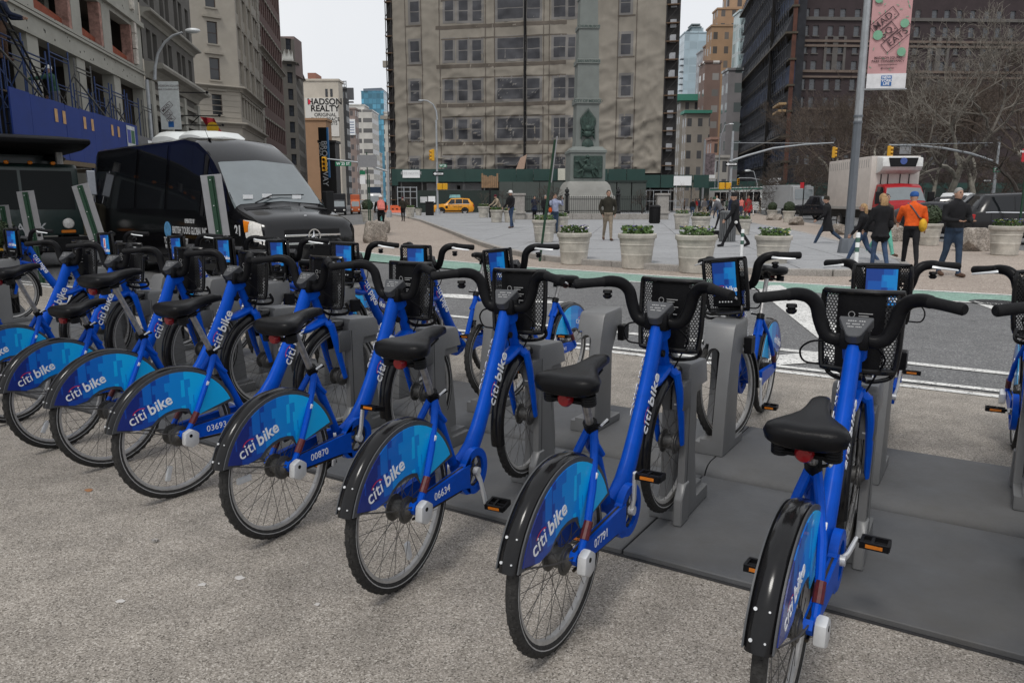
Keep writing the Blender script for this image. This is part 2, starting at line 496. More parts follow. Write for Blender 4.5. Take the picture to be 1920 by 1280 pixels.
m_scrap = M('pale_scrap', (.50, .48, .46), .8)
for i, (u, v, s_, lab) in enumerate(((226, 1127, .018, 'pale scrap lying on the ground at the lower left'), (595, 1133, .014, 'tiny pale scrap on the ground left of the third rear wheel'), (449, 1083, .022, 'flattened grey gum spot left of the fourth rear wheel'), (380, 1096, .018, 'flattened grey gum spot further left on the ground'), (167, 919, .026, 'dry orange leaf on the ground below the left-hand wheels'), (290, 1016, .016, 'dark pebble lying alone on the ground'))):
    rb = random.Random(i); mb = MB(); n = 9
    ring = [(s_ * rb.uniform(.6, 1.2) * math.cos(6.28 * k / n), s_ * rb.uniform(.5, 1.) * math.sin(6.28 * k / n)) for k in range(n)]
    mb.prism(ring, .001, .004 if i != 5 else .014, 'z')
    o = link('leaf' if i == 4 else 'pebble' if i == 5 else 'scrap', mb.mesh('scrap', M('leaf_orange', (.30, .14, .06), .8) if i == 4 else m_granite if i > 4 else m_scrap, bevel=.001), loc=G(u, v)); tag(o, lab, 'leaf' if i == 4 else 'pebble' if i == 5 else 'litter')
# ================================================================== share bicycle
def C3(r, g, b): return lin((r, g, b))
m_blue = M('blue_enamel', (.0015, .068, .45), .33, 0, .12, 14, spec=.13, rnd=.08, bump=.03, bscale=90)
m_blk = M('black_plastic', (.007, .007, .008), .36, 0, .2, 40, bump=.08, bscale=160, rnd=.2, spec=.10)
m_blkgloss = M('black_gloss', (.008, .008, .009), .16, 0, .2, 14, coat=.06, spec=.25, dirt=.06)
m_rub = M('tyre_rubber', (.030, .029, .028), .8, 0, .35, 60, bump=.5, bscale=120, rnd=.15, spec=.3)
m_refl = M('reflective_band', (.34, .34, .34), .4, 0, .2, 60)
m_alu = M('dull_aluminium', (.48, .47, .455), .45, .55, .15, 30, dirt=.25)
m_silver = M('cast_silver', (.62, .63, .64), .38, .35, .08, 25)
m_steel = M('spoke_steel', (.09, .085, .08), .5, .6, .2, 40)
m_chrome = M('worn_chrome', (.36, .35, .345), .38, .8, .3, 40, dirt=.2)
m_leath = M('saddle_vinyl', (.006, .006, .007), .34, 0, .15, 30, bump=.12, bscale=220, spec=.13)
m_grip = M('grip_rubber', (.013, .013, .014), .6, 0, .2, 50, bump=.25, bscale=200, spec=.10)
m_red = M('red_lens', (.20, .006, .009), .25, 0, .15, 60)
m_dred = M('red_reflector_tape', (.09, .012, .014), .4, 0, .3, 60)
m_orange = M('orange_reflector', (.55, .16, .01), .3, 0, .1, 60)
m_white = M('white_print', (.78, .79, .80), .5, 0, .06, 20)
m_redp = M('red_print', (.62, .02, .05), .45, 0, .06, 20)
m_dgrey = M('dark_grey_plastic', (.055, .057, .062), .45, 0, .15, 30, bump=.06)
m_hub = M('hub_metal', (.10, .098, .095), .45, .6, .3, 40, dirt=.3)
m_chain = M('chain_steel', (.05, .04, .03), .5, .7, .3, 80)
m_clear = M('clear_plastic', (.55, .56, .57), .3, 0, .1, 40)

def pixel_gradient(name, axis, lo, hi, cell, stops, jitter=.4, rough=.4):
    m, n, l, b = node_mat(name)
    tc = n.new('ShaderNodeTexCoord'); sp = n.new('ShaderNodeSeparateXYZ'); l.new(tc.outputs['Object'], sp.inputs['Vector'])
    sn = n.new('ShaderNodeVectorMath'); sn.operation = 'SNAP'; sn.inputs[1].default_value = (10, cell, cell) if axis == 'Y' else (cell, 10, cell)
    l.new(tc.outputs['Object'], sn.inputs[0])
    wv = n.new('ShaderNodeTexWhiteNoise'); l.new(sn.outputs['Vector'], wv.inputs['Vector'])
    mr = n.new('ShaderNodeMapRange'); mr.inputs['From Min'].default_value = lo; mr.inputs['From Max'].default_value = hi
    l.new(sp.outputs[axis], mr.inputs['Value'])
    ma = n.new('ShaderNodeMath'); ma.operation = 'MULTIPLY_ADD'; ma.inputs[1].default_value = jitter
    l.new(wv.outputs['Value'], ma.inputs[0]); l.new(mr.outputs['Result'], ma.inputs[2])
    su = n.new('ShaderNodeMath'); su.operation = 'SUBTRACT'; su.inputs[1].default_value = jitter / 2; l.new(ma.outputs['Value'], su.inputs[0])
    cr = ramp(n, stops, 'CONSTANT'); l.new(su.outputs['Value'], cr.inputs['Fac'])
    l.new(cr.outputs['Color'], b.inputs['Base Color']); b.inputs['Roughness'].default_value = rough
    b.inputs['Coat Weight'].default_value = .3
    return m
PIX = [(0, (.006, .020, .18)), (.12, (.003, .05, .33)), (.24, (.002, .13, .53)), (.38, (.001, .24, .70)), (.58, (.001, .43, .88))]
m_guard = pixel_gradient('pixel_blue_guard', 'Y', -.30, .30, .045, PIX, .17)
m_screen = pixel_gradient('pixel_blue_panel', 'X', .09, -.09, .034, [(0, (.005, .05, .30)), (.35, (.003, .10, .45)), (.6, (.002, .18, .60)), (.8, (.002, .25, .68))], .7)

def perforated():
    m, n, l, b = node_mat('perforated_black')
    b.inputs['Base Color'].default_value = (.013, .013, .014, 1); b.inputs['Roughness'].default_value = .4
    tc = n.new('ShaderNodeTexCoord'); sp = n.new('ShaderNodeSeparateXYZ'); l.new(tc.outputs['Object'], sp.inputs['Vector'])
    def mth(op, a, bb=None):
        x = n.new('ShaderNodeMath'); x.operation = op
        for i, q in enumerate((a, bb)):
            if q is None: continue
            if isinstance(q, (int, float)): x.inputs[i].default_value = q
            else: l.new(q, x.inputs[i])
        return x.outputs['Value']
    p = .0125
    u = mth('DIVIDE', sp.outputs['X'], p); v = mth('DIVIDE', sp.outputs['Z'], p * 1.732)
    def dist(off):
        a = mth('SUBTRACT', mth('FRACT', mth('ADD', u, 100 + off)), .5); c = mth('MULTIPLY', mth('SUBTRACT', mth('FRACT', mth('ADD', v, 100 + off)), .5), 1.732)
        return mth('SQRT', mth('ADD', mth('MULTIPLY', a, a), mth('MULTIPLY', c, c)))
    h = mth('LESS_THAN', mth('MINIMUM', dist(0), dist(.5)), .33)
    tr = n.new('ShaderNodeBsdfTransparent'); mx = n.new('ShaderNodeMixShader')
    l.new(h, mx.inputs['Fac']); l.new(b.outputs['BSDF'], mx.inputs[1]); l.new(tr.outputs['BSDF'], mx.inputs[2])
    l.new(mx.outputs['Shader'], n['Material Output'].inputs['Surface'])
    return m
m_perf = perforated()

WR = .335
def wheel_meshes():
    t = MB(); t.mat(m_rub)
    prof = [(.290, -.012), (.297, -.018), (.311, -.0205), (.322, -.019), (.331, -.012), (.335, 0), (.331, .012), (.322, .019), (.311, .0205), (.297, .018), (.290, .012)]
    t.lathe(prof, 56, 'x')
    t.mat(m_refl)
    for s in (-1, 1): t.lathe([(.3045, s * .0206), (.3085, s * .0214), (.3085, s * .0196), (.3045, s * .0206)], 56, 'x')
    t.mat(m_rub)                      # tread blocks
    for k in range(44):
        a = 2 * math.pi * k / 44
        for s in (-1, 1):
            x = Matrix.Rotation(a + s * .04, 4, 'X')
            t.box(s * .006 - .005, s * .006 + .005, -.009, .009, .330, .33525, xf=x)
    r = MB(); r.lathe([(.276, -.008), (.284, -.013), (.297, -.013), (.297, -.010), (.285, -.009), (.285, .009), (.297, .010), (.297, .013), (.284, .013), (.276, .008), (.276, -.008)], 56, 'x')
    sp = MB()
    for k in range(32):
        a = 2 * math.pi * k / 32; side = 1 if k % 2 else -1
        b = a + (.32 if (k // 2) % 2 else -.32) * 2.2
        sp.tube([(side * .030, .042 * math.cos(b), .042 * math.sin(b)), (side * .004, .278 * math.cos(a), .278 * math.sin(a))], .0012, 4, cap=False)
    h = MB(); h.lathe([(0, -.056), (.012, -.056), (.014, -.046), (.040, -.044), (.046, -.036), (.055, -.034), (.055, -.028), (.036, -.024), (.036, .018), (.055, .026), (.055, .032), (.044, .034), (.044, .038), (.03, .040), (.013, .056), (0, .056)], 22, 'x')
    return [t.mesh('tyre', None), r.mesh('rim', m_alu), sp.mesh('spokes', m_steel), h.mesh('hub', m_hub)]
WM = wheel_meshes()

def arc_shell(rad_, a0, a1, n, c, half=.036, th=.004):
    outer = [(-half, -.030), (-half * .97, -.012), (-half * .72, .0), (-half * .3, .006), (half * .3, .006), (half * .72, 0), (half * .97, -.012), (half, -.030)]
    inner = [(x * .93, d - th) for x, d in outer[::-1]]; inner[0] = (inner[0][0], -.030); inner[-1] = (inner[-1][0], -.030)
    sec = outer + inner; rings = []
    for i in range(n + 1):
        a = a0 + (a1 - a0) * i / n
        rings.append([(x, c[0] + (rad_ + d) * math.cos(a), c[1] + (rad_ + d) * math.sin(a)) for x, d in sec])
    return rings

def guard_poly(R, rin, a0=22, a1=163):
    P = [(R * math.cos(rad(a)), R * math.sin(rad(a))) for a in [a0 + (a1 - a0) * i / 22 for i in range(23)]]
    P += [(-.215, .085)] + [(rin * math.cos(rad(a)) - .01, rin * math.sin(rad(a)) * .86) for a in (140, 125, 110, 95, 80, 66)] + [(.085, .085)]
    return [(y, z + WR) for y, z in P]

def saddle_mesh():
    S = [(.196, .012, -.020, .024), (.188, .025, -.010, .040), (.145, .033, .0, .052), (.08, .039, .002, .060), (.035, .052, .0, .066), (-.005, .082, .0, .076), (-.045, .110, .004, .086), (-.085, .127, .010, .092), (-.115, .127, .013, .090), (-.135, .113, .010, .078), (-.148, .078, .002, .05)]
    mb = MB(); rings = []
    for y, w, z, th in S:
        R = []
        for k in range(16):
            t = 2 * math.pi * k / 16; c, s_ = math.cos(t), math.sin(t)
            x = w * math.copysign(abs(c) ** .75, c)
            zz = z + (th * .45 * math.copysign(abs(s_) ** .8, s_) if s_ > 0 else -th * .55 * abs(s_) ** .6)
            if s_ > 0: zz -= .012 * (1 - abs(c)) * (w / .12) ** 2
            R.append((x, y, zz - th * .1))
        rings.append(R)
    mb.loft(rings)
    for i, p in enumerate(mb.v): mb.v[i] = (p[0] * .93, p[1], p[2] * .92)
    return mb.mesh('saddle', m_leath, smooth=60)
SADDLE = saddle_mesh()

def citi(parent, o, xd, yd, size, arc=True, mat=None, name='lettering'):
    mat = mat or m_white
    w = letter('citi', size, mat, parent, o, xd, yd, bold=.0, name=name)
    mm = frame_mtx(o, xd, yd)
    wc = size * 1.40
    letter('bike', size, mat, parent, mm @ Vector((wc, 0, 0)), xd, yd, bold=size * .018, name=name)
    if arc:
        mb = MB(); r0 = size * .50; cx, cy = size * .83, size * .18; n = 12
        vs = []
        for i in range(n + 1):
            a = rad(28 + 124 * i / n)
            for r in (r0, r0 - size * .075): vs.append((cx + r * math.cos(a), cy + r * math.sin(a) * .62, .0012))
        key = ('arc', size)
        if key not in TXT:
            mb.add(vs, [(2 * i, 2 * i + 1, 2 * i + 3, 2 * i + 2) for i in range(n)]); TXT[key] = mb.mesh('lettering_arc', m_redp, smooth=0)
        link('lettering_arc', TXT[key], parent, mtx=mm)

def make_bike():
    root = thing('share_bicycle', 'x', 'bicycle')
    # ---------------- frame
    f = MB().mat(m_blue)
    mt = [(.915, 1.005), (.885, .94), (.845, .855), (.795, .765), (.74, .67), (.685, .58), (.63, .495), (.57, .425), (.505, .382), (.44, .362)]
    f.tube([(0, y, z) for y, z in mt], [.029, .030, .030, .030, .030, .031, .033, .035, .036, .034], 14, flat=1.45, side=(1, 0, 0))
    f.tube([(0, .93, 1.025), (0, .955, .965)], [.046, .043], 14, flat=1.25, side=(1, 0, 0))
    f.tube([(0, .955, .985), (0, 1.035, .795)], [.024, .026], 12)
    f.tube([(0, .80, .775), (0, .90, .775), (0, 1.04, .815)], [.03, .034, .036], 10, flat=.75, side=(1, 0, 0))
    f.tube([(0, .243, .742), (0, .40, .40)], [.021, .021], 12)
    for s in (-1, 1):
        f.tube([(s * .012, .25, .728), (s * .030, .215, .665), (s * .058, .145, .55), (s * .072, .07, .42), (s * .072, .015, .345)], [.015, .0155, .015, .014, .013], 10)
        f.prism([(.0, .368), (-.018, .345), (0, .320), (.09, .310), (.36, .300), (.43, .285), (.43, .392), (.36, .392), (.09, .378)], s * .046, s * .074, 'x')
        f.tube([(s * .02, .31, .62), (s * .02, .27, .66), (0, .25, .70)], .012, 8)
    ring = [(.105, .040), (.105, .070), (.070, .070), (.070, .040), (.105, .040)]
    f.lathe(ring, 30, 'x', (0, .49, .345))
    f.prism([(.39, .395), (.36, .30), (.40, .262), (.44, .252), (.425, .345), (.45, .43)], .040, .070, 'x')
    f.cyl((-.05, .49, .345), (.05, .49, .345), .032, n=16)
    f.mat(m_dred)
    for s in (-1, 1): f.tube([(s * .072, .088, .451), (s * .0723, .052, .397)], .0165, 10)
    frame = f.part('frame', None, root, bevel=0)
    # white sticker on the seat stay, bolt on the head
    for s in (-1, 1):
        mb = MB(); mb.cyl((s * .026, .905, .90), (s * .037, .905, .90), .016, n=12); mb.part('bolt', m_blk, frame)
    mb = MB(); mb.box(-.003, .003, -.016, .016, -.006, .006, xf=Matrix.Translation((.062, .165, .585)) @ Matrix.Rotation(rad(58), 4, 'X')); mb.part('sticker', m_white, frame)
    # words up the down tube, both sides
    up = Vector((0, .50, .866)).normalized()
    d0 = Vector((0, .70, .595))
    citi(frame, (.0318, d0.y + .012, d0.z - .004), up, (0, -.866, .5), .088)
    d1 = Vector((0, .862, .885))
    citi(frame, (-.0318, d1.y, d1.z), -up, (0, .866, -.5), .088)
    # ---------------- wheels
    for y, z in ((0, WR), (1.14, WR + .10)):
        w = link('wheel', WM[1], root, loc=(0, y, z))
        link('tyre', WM[0], w); link('spokes', WM[2], w); link('hub', WM[3], w)
    # spoke reflector
    mb = MB().mat(m_clear); mb.box(-.008, .008, -.014, .014, -.245, -.165); mb.part('reflector', None, root.children[1], bevel=.004)
    # ---------------- fenders
    mb = MB(); mb.loft(arc_shell(.362, rad(24), rad(165), 30, (0, WR))); fd = mb.part('rear_fender', m_blkgloss, root)
    for a in (148, 160):
        for x in (-.018, .018):
            mb = MB(); c = Vector((x, .367 * math.cos(rad(a)), WR + .367 * math.sin(rad(a)))); d = Vector((0, math.cos(rad(a)), math.sin(rad(a))))
            mb.cyl(c, c + d * .004, .005 if x < 0 else .003, n=8); mb.part('rivet', m_silver, fd)
    mb = MB(); mb.loft(arc_shell(.357, rad(58), rad(192), 28, (1.14, WR + .10), .033)); mb.part('front_fender', m_blkgloss, root)
    # ---------------- skirt guards
    for s in (1, -1):
        mb = MB(); mb.prism(guard_poly(.358, .155, 20, 164), s * .036, s * .041, 'x'); bk = mb.part('skirt_guard', m_dgrey, root)
        mb = MB(); mb.prism(guard_poly(.340, .175, 24, 161), s * .0412, s * .0445, 'x'); pn = mb.part('printed_panel', m_guard, bk)
        if s > 0: citi(bk, (.0447, -.262, .470), (0, .95, .31), (0, -.31, .95), .079)
        else: citi(bk, (-.0447, -.055, .545), (0, -.95, -.31), (0, -.31, .95), .079)
        mb = MB(); mb.tube([(s * .043, -.30, WR + .10), (s * .06, -.14, WR + .05), (s * .062, .01, WR + .015)], .003, 6); mb.part('stay', m_steel, bk)
    # ---------------- axle cover, chain
    mb = MB(); mb.prism([(-.010, .362), (.030, .378), (.072, .350), (.066, .292), (.026, .276), (-.016, .300)], .076, .112, 'x'); ac = mb.part('axle_cover', m_silver, root, bevel=.010, seg=2)
    mb = MB(); mb.cyl((.111, .020, .345), (.1135, .020, .345), .009, n=10); mb.part('keyhole', m_blk, ac)
    mb = MB()
    for z0, z1 in ((.372, .395), (.300, .283)): mb.tube([(.058, .0, z0), (.058, .49, z1)], .006, 5)
    mb.part('chain', m_chain, root)
    # ---------------- chainring and cranks
    cr = MB(); cr.lathe([(.062, .052), (.068, .052), (.068, .058), (.062, .058), (.062, .052)], 28, 'x')
    for k in range(5): cr.box(.053, .057, -.008, .008, .012, .064, xf=Matrix.Rotation(2 * math.pi * k / 5, 4, 'X'))
    cr.lathe([(0, .05), (.022, .05), (.022, .060), (0, .060)], 14, 'x')
    co = cr.part('chainring', m_hub, root); co.location = (0, .49, .345)
    for s in (1, -1):
        mb = MB(); mb.tube([(s * .068, 0, .012), (s * .084, 0, -.05), (s * .094, 0, -.172)], [.0155, .0125, .0125], 8, flat=.7, side=(0, 1, 0)); mb.cyl((s * .062, 0, 0), (s * .085, 0, 0), .019, n=12)
        arm = mb.part('crank_arm', m_silver, root); arm.location = (0, .49, .345); arm['side'] = s
        pb = MB().mat(m_blk)
        for yy in (-.038, .030): pb.box(s * .010, s * .105, yy, yy + .012, -.012, .012)
        for xx in (.010, .045, .097): pb.box(s * xx, s * (xx + .010), -.028, .031, -.011, .011)
        pb.cyl((0, 0, 0), (s * .1, 0, 0), .008, n=8)
        pb.mat(m_orange); pb.box(s * .03, s * .085, -.0405, -.0375, -.006, .006); pb.box(s * .03, s * .085, .0415, .0445, -.006, .006)
        pe = pb.part('pedal', None, arm, bevel=0); pe.location = (s * .098, 0, -.168)
    # ---------------- seat post, clamp, saddle
    pd = Vector((0, -.42, .907)).normalized()
    mb = MB(); mb.tube([Vector((0, .243, .742)) - pd * .02, Vector((0, .243, .742)) + pd * .40], .0155, 12); sp = mb.part('seat_post', m_chrome, root)
    mb = MB(); mb.tube([(0, .256, .728), (0, .238, .760)], .027, 14); mb.tube([(.02, .22, .752), (.052, .235, .760), (.058, .27, .765)], .006, 6); mb.part('clamp', m_blk, root)
    mb = MB(); mb.tube([(.05, .225, .757), (.062, .255, .775)], .005, 6); mb.part('clamp_lever', m_silver, root)
    sd_ = link('saddle', SADDLE, root)
    mb = MB()
    for s in (-1, 1):
        for k in range(4): mb.lathe([(0, -.042 - k * .009), (.026, -.042 - k * .009), (.028, -.0465 - k * .009), (.026, -.051 - k * .009), (0, -.051 - k * .009)], 12, 'z', (s * .072, -.085, 0))
        mb.tube([(s * .025, .12, -.03), (s * .022, .0, -.062), (s * .06, -.09, -.066)], .0045, 6)
    mb.box(-.08, .08, -.108, -.078, -.072, -.060); mb.box(-.02, .02, -.02, .03, -.07, -.04)
    mb.part('saddle_springs', m_blk, sd_)
    mb = MB(); mb.lathe([(0, -.012), (.020, -.010), (.027, .0), (.027, .016), (0, .018)], 16, 'y', (0, -.122, -.055)); mb.part('tail_light', m_red, sd_)
    # ---------------- fork
    f = MB()
    f.tube([(-.052, 1.045, .775), (-.03, 1.04, .80), (.03, 1.04, .80), (.052, 1.045, .775)], [.020, .026, .026, .020], 10)
    for s in (-1, 1): f.tube([(s * .050, 1.045, .79), (s * .060, 1.065, .70), (s * .062, 1.10, .56), (s * .058, 1.14, .432)], [.017, .017, .014, .011], 10, flat=1.5, side=(1, 0, 0))
    f.part('fork', m_blue, root)
    # ---------------- handlebar with console
    h = MB()
    for s in (-1, 1):
        PT = cat([(s * .015, .925, 1.04), (s * .065, .93, 1.028), (s * .105, .935, 1.045), (s * .130, .938, 1.10), (s * .145, .935, 1.155), (s * .175, .92, 1.188), (s * .215, .895, 1.198), (s * .245, .870, 1.195)]); h.tube(PT, [.0205 + .003 * math.sin(math.pi * k / (len(PT) - 1)) for k in range(len(PT))], 12, flat=1.18, side=(0, 1, 0))
        h.box(s * .222, s * .250, .865, .905, 1.176, 1.21)
    h.box(-.05, .05, .885, .965, 1.0, 1.075)
    hb = h.part('handlebar', m_blk, root, bevel=.004, smooth=50)
    for s in (-1, 1):
        g = MB(); a, b = Vector((s * .240, .874, 1.196)), Vector((s * .345, .795, 1.185)); d = (b - a).normalized()
        g.tube([a, a + d * .01, a + d * .05, b - d * .006, b], [.023, .0215, .0205, .0215, .018], 14); g.cyl(b - d * .002, b + d * .003, .015, n=12); g.part('grip', m_grip, hb)
        g = MB(); g.tube([(s * .225, .915, 1.188), (s * .262, .918, 1.182), (s * .345, .862, 1.168)], [.006, .005, .004], 6, flat=1.6); g.part('brake_lever', m_silver, hb)
    g = MB(); g.lathe([(0, -.034), (.012, -.034), (.020, -.026), (.0215, -.018), (.014, -.012), (.0215, -.008), (.020, .004), (0, .006)], 14, 'z', (-.228, .888, 1.155)); g.part('bell', m_blkgloss, hb)
    g = MB(); g.lathe([(0, 0), (.012, 0), (.012, .003), (0, .004)], 12, 'z', (.230, .885, 1.212)); g.part('shift_button', m_silver, hb)
    c = MB(); R_ = Matrix.Translation((0, .90, 1.082)) @ Matrix.Rotation(rad(38), 4, 'X')
    c.prism([(-.058, .048), (.058, .048), (.060, .036), (.026, -.046), (.014, -.054), (-.014, -.054), (-.026, -.046), (-.060, .036)], -.03, .012, 'z', xf=R_); cs = c.part('console', m_dgrey, root, bevel=.003)
    for i, (w, yy) in enumerate(((.07, .024), (.062, .008), (.05, -.006))):
        c = MB(); k = 9
        for q in range(k):
            if (q * 7 + i) % 5: c.box(-w / 2 + w * q / k, -w / 2 + w * (q + .7) / k, yy - .0025, yy + .0025, .0121, .0126, xf=R_)
        c.part('small_print', m_refl, cs)
    # ---------------- front carrier
    b = MB(); N = 18
    def sh(s_, z, off=0): a = rad(78) * s_; k = .95 + .05 * min(1, (z - .90) / .12); return (.142 * k * math.sin(a) / math.sin(rad(78)), 1.035 + .05 * (1 - math.cos(a)) + off + (z - 1.05) * .06, z)
    for lo, hi, mt_ in ((-1, -.46, m_perf), (.46, 1, m_perf), (-.46, .46, m_blk)):
        b.mat(mt_); n = 8; nz = 6
        for i in range(n):
            for j in range(nz):
                s0, s1 = lo + (hi - lo) * i / n, lo + (hi - lo) * (i + 1) / n; z0, z1 = .900 + .295 * j / nz, .900 + .295 * (j + 1) / nz
                b.add([sh(s0, z0), sh(s1, z0), sh(s1, z1), sh(s0, z1)], [(0, 1, 2, 3)])
    bo = b.part('carrier', None, root)
    b = MB(); loop = []
    for i in range(9): loop.append(sh(-.93 + 1.86 * i / 8, 1.200))
    loop += [sh(1., 1.176), sh(1.02, 1.10), sh(1.02, .98), sh(.98, .915)]
    for i in range(9): loop.append(sh(.9 - 1.8 * i / 8, .894))
    loop += [sh(-.98, .915), sh(-1.02, .98), sh(-1.02, 1.10), sh(-1., 1.176), sh(-.93, 1.200)]
    b.tube(loop, .012, 8, cap=False); b.part('carrier_rim', m_blkgloss, bo)
    b = MB(); b.box(-.088, .088, 1.062, 1.086, .915, 1.195); pb = b.part('panel_case', m_blk, bo, bevel=.004)
    b = MB(); b.box(-.078, .078, 0, .003, -.100, .100); sc_ = b.part('advert_panel', m_screen, bo); sc_.location = (0, 1.0862, 1.083)
    citi(bo, (.058, 1.0897, 1.022), (-1, 0, 0), (0, 0, 1), .046)
    b = MB()
    for i in range(5): b.lathe([(0, 0), (.005, 0), (.005, .003), (0, .003)], 8, 'y', (-.04 + .02 * i, 1.0865, .945))
    b.part('indicator', m_clear, bo)
    b = MB()                                  # printed directions on the rider's side
    for i, (w, z) in enumerate(((.05, 1.150), (.036, 1.140), (.054, 1.118), (.04, 1.108), (.05, 1.086), (.03, 1.076), (.046, 1.058))):
        b.box(-.005, -.005 + w, 1.0285, 1.0293, z - .0018, z + .0018)
    for z in (1.145, 1.113): b.lathe([(.010, 0), (.0125, 0), (.0125, .0008), (.010, .0008), (.010, 0)], 14, 'y', (-.030, 1.0285, z))
    o_ = b.part('small_print', m_refl, bo); o_.location = (0, -.004, -.03)
    b = MB()
    for s in (-1, 1): b.tube(cat([(s * .12, 1.11, .92), (s * .125, 1.13, .875), (s * .10, 1.12, .850), (s * .04, 1.05, .850), (s * .028, 1.00, .88)]), .009, 8)
    b.tube([(-.12, 1.13, .885), (-.06, 1.165, .88), (.06, 1.165, .88), (.12, 1.13, .885)], .009, 8)
    b.part('carrier_bracket', m_blkgloss, bo)
    b = MB(); b.box(-.11, .11, 1.03, 1.14, .884, .893); b.part('carrier_shelf', m_blk, bo, bevel=.003)
    b = MB(); b.lathe([(0, -.02), (.020, -.016), (.024, .01), (.022, .016), (0, .018)], 14, 'y', (0, 1.12, .845)); b.part('front_light', m_clear, root)
    b = MB(); b.tube(cat([(-.10, .94, 1.02), (-.17, 1.0, 1.0), (-.215, 1.05, .955), (-.20, 1.07, .905), (-.12, 1.05, .90), (-.03, 1.0, .87), (-.03, 1.02, .80)]), .0042, 6)
    b.tube(cat([(.06, .95, 1.02), (.10, 1.02, .95), (.07, 1.04, .88), (.035, 1.03, .80)]), .004, 6); b.part('cable', m_blk, root)
    return root

STEER_PT = Vector((0, .98, .93)); STEER_AX = Vector((0, -.085, .20)).normalized()
FRONT = ('fork', 'front_fender', 'handlebar', 'carrier', 'front_light', 'cable', 'console')
def pose_bike(b, seat, crank, steer):
    pd = Vector((0, -.42, .907)).normalized()
    for ch in b.children:
        nm = ch.name.split('.')[0]
        if nm == 'saddle':
            ch.location = Vector((0, .243, .742)) + pd * (seat + .06) + Vector((0, .0, .02)); ch.rotation_euler = (rad(9), 0, rad(random.uniform(-2, 2)))
        elif nm == 'seat_post':
            ch.location = pd * (seat - .34)
        elif nm == 'crank_arm':
            a = crank if ch['side'] > 0 else crank + math.pi
            ch.rotation_euler = (a, 0, 0)
            for p in ch.children:
                if p.name.startswith('pedal'): p.rotation_euler = (-a + rad(random.uniform(-15, 15)), 0, 0)
        elif nm == 'wheel' and ch.location.y < .5:
            ch.rotation_euler = (random.uniform(0, 6.28), 0, 0)
        elif steer and (nm in FRONT or (nm == 'wheel' and ch.location.y > .5)):
            Rm = Matrix.Translation(STEER_PT) @ Matrix.Rotation(steer, 4, STEER_AX) @ Matrix.Translation(-STEER_PT)
            ch.matrix_local = Rm @ Matrix.Translation(ch.location)

def proj(p):
    z = p.y * CS + (CAMH - p.z) * SN; y = (CAMH - p.z) * CS - p.y * SN
    return 960 + FPX * p.x / z, 640 + FPX * y / z
BIKE0 = make_bike(); bike_used = [False]
def place_bike(loc, psi, label, group, seat=.2, crank=0., steer=0., number=None, side=1):
    b = BIKE0 if not bike_used[0] else copy_tree(BIKE_SRC)
    b.location = loc; b.rotation_euler = (0, 0, psi - math.pi / 2)
    b['label'] = label; b['group'] = group
    if number:
        fr = [c for c in b.children if c.name.startswith('frame')][0]
        if side > 0: letter(number, .047, m_white, fr, (.0745, .135, .344), (0, 1, .02), (0, -.02, 1), spacing=1.05)
        else: letter(number, .047, m_white, fr, (-.0745, .30, .344), (0, -1, -.02), (0, -.02, 1), spacing=1.05)
    return b
BIKE_SRC = BIKE0
# the untouched source is copied for every bicycle, then dropped
def heading_for(loc, u, along=.90, z=1.08):
    lo, hi = rad(40), rad(85)
    for _ in range(40):
        mid = (lo + hi) / 2
        p = Vector((loc[0] + along * math.cos(mid), loc[1] + along * math.sin(mid), z))
        if proj(p)[0] > u: lo = mid
        else: hi = mid
    return (lo + hi) / 2
bike_used[0] = True
R1 = 'bicycles in the near docking row'
row1 = [  # rear wheel on the ground, u of the console, saddle, crank, steer, number, label
    ((.80, 2.03), 1603, .10, rad(95), .02, None, 'blue share bicycle nearest the right edge, its rear fender studded with white rivets'),
    ((.16, 2.45), 1232, .16, rad(190), -.02, '07791', 'blue share bicycle in front of the empty dock, second from the right'),
    ((-.447, 2.875), 945, .20, rad(15), .03, '06634', 'blue share bicycle with its right pedal hanging down, third from the right'),
    ((-1.085, 3.365), 735, .21, rad(175), 0., '00870', 'blue share bicycle with its right pedal raised, fourth from the right'),
    (None, 571, .22, rad(60), .02, '03693', 'blue share bicycle in the middle of the near row, fifth from the right'),
    (None, 433, .33, rad(120), -.03, None, 'blue share bicycle with a high saddle, sixth from the right'),
    (None, 318, .07, rad(30), .02, None, 'blue share bicycle with its saddle pushed right down, near the left edge'),
    (None, 208, .28, rad(80), 0., None, 'blue share bicycle cut by the left edge, only half its rear fender in view'),
    (None, 122, .25, rad(10), .03, None, 'leftmost blue share bicycle of the near row, only its front half in view'),
]
px_contact = {4: (305, 940), 5: (183, 881), 6: (88, 845), 7: (2, 797)}
docks1 = []
for i, (loc, u, seat, crank, steer, num, lab) in enumerate(row1):
    if loc is None:
        if i in px_contact:
            g = G(*px_contact[i]); loc = (g.x + .055, g.y + .09)
        else:
            loc = (docks1[-1][2].x + RHO.x * .78, docks1[-1][2].y + RHO.y * .78)
    loc = Vector((loc[0], loc[1], 0))
    psi = heading_for(loc, u)
    b = place_bike(loc, psi, lab, R1, seat, crank, steer, num)
    pose_bike(b, seat, crank, steer)
    fw = loc + Vector((math.cos(psi), math.sin(psi), 0)) * 1.14
    docks1.append((fw, psi, loc))
# one more at the right edge: its grip reaches into the picture
locY = Vector((1.52, 1.66, 0)); psiY = rad(60)
b = place_bike(locY, psiY, 'blue share bicycle cut by the right edge, only one black grip in view', R1); pose_bike(b, .2, 1., 0)
docks1.insert(0, (locY + Vector((math.cos(psiY), math.sin(psiY), 0)) * 1.14, psiY, locY))

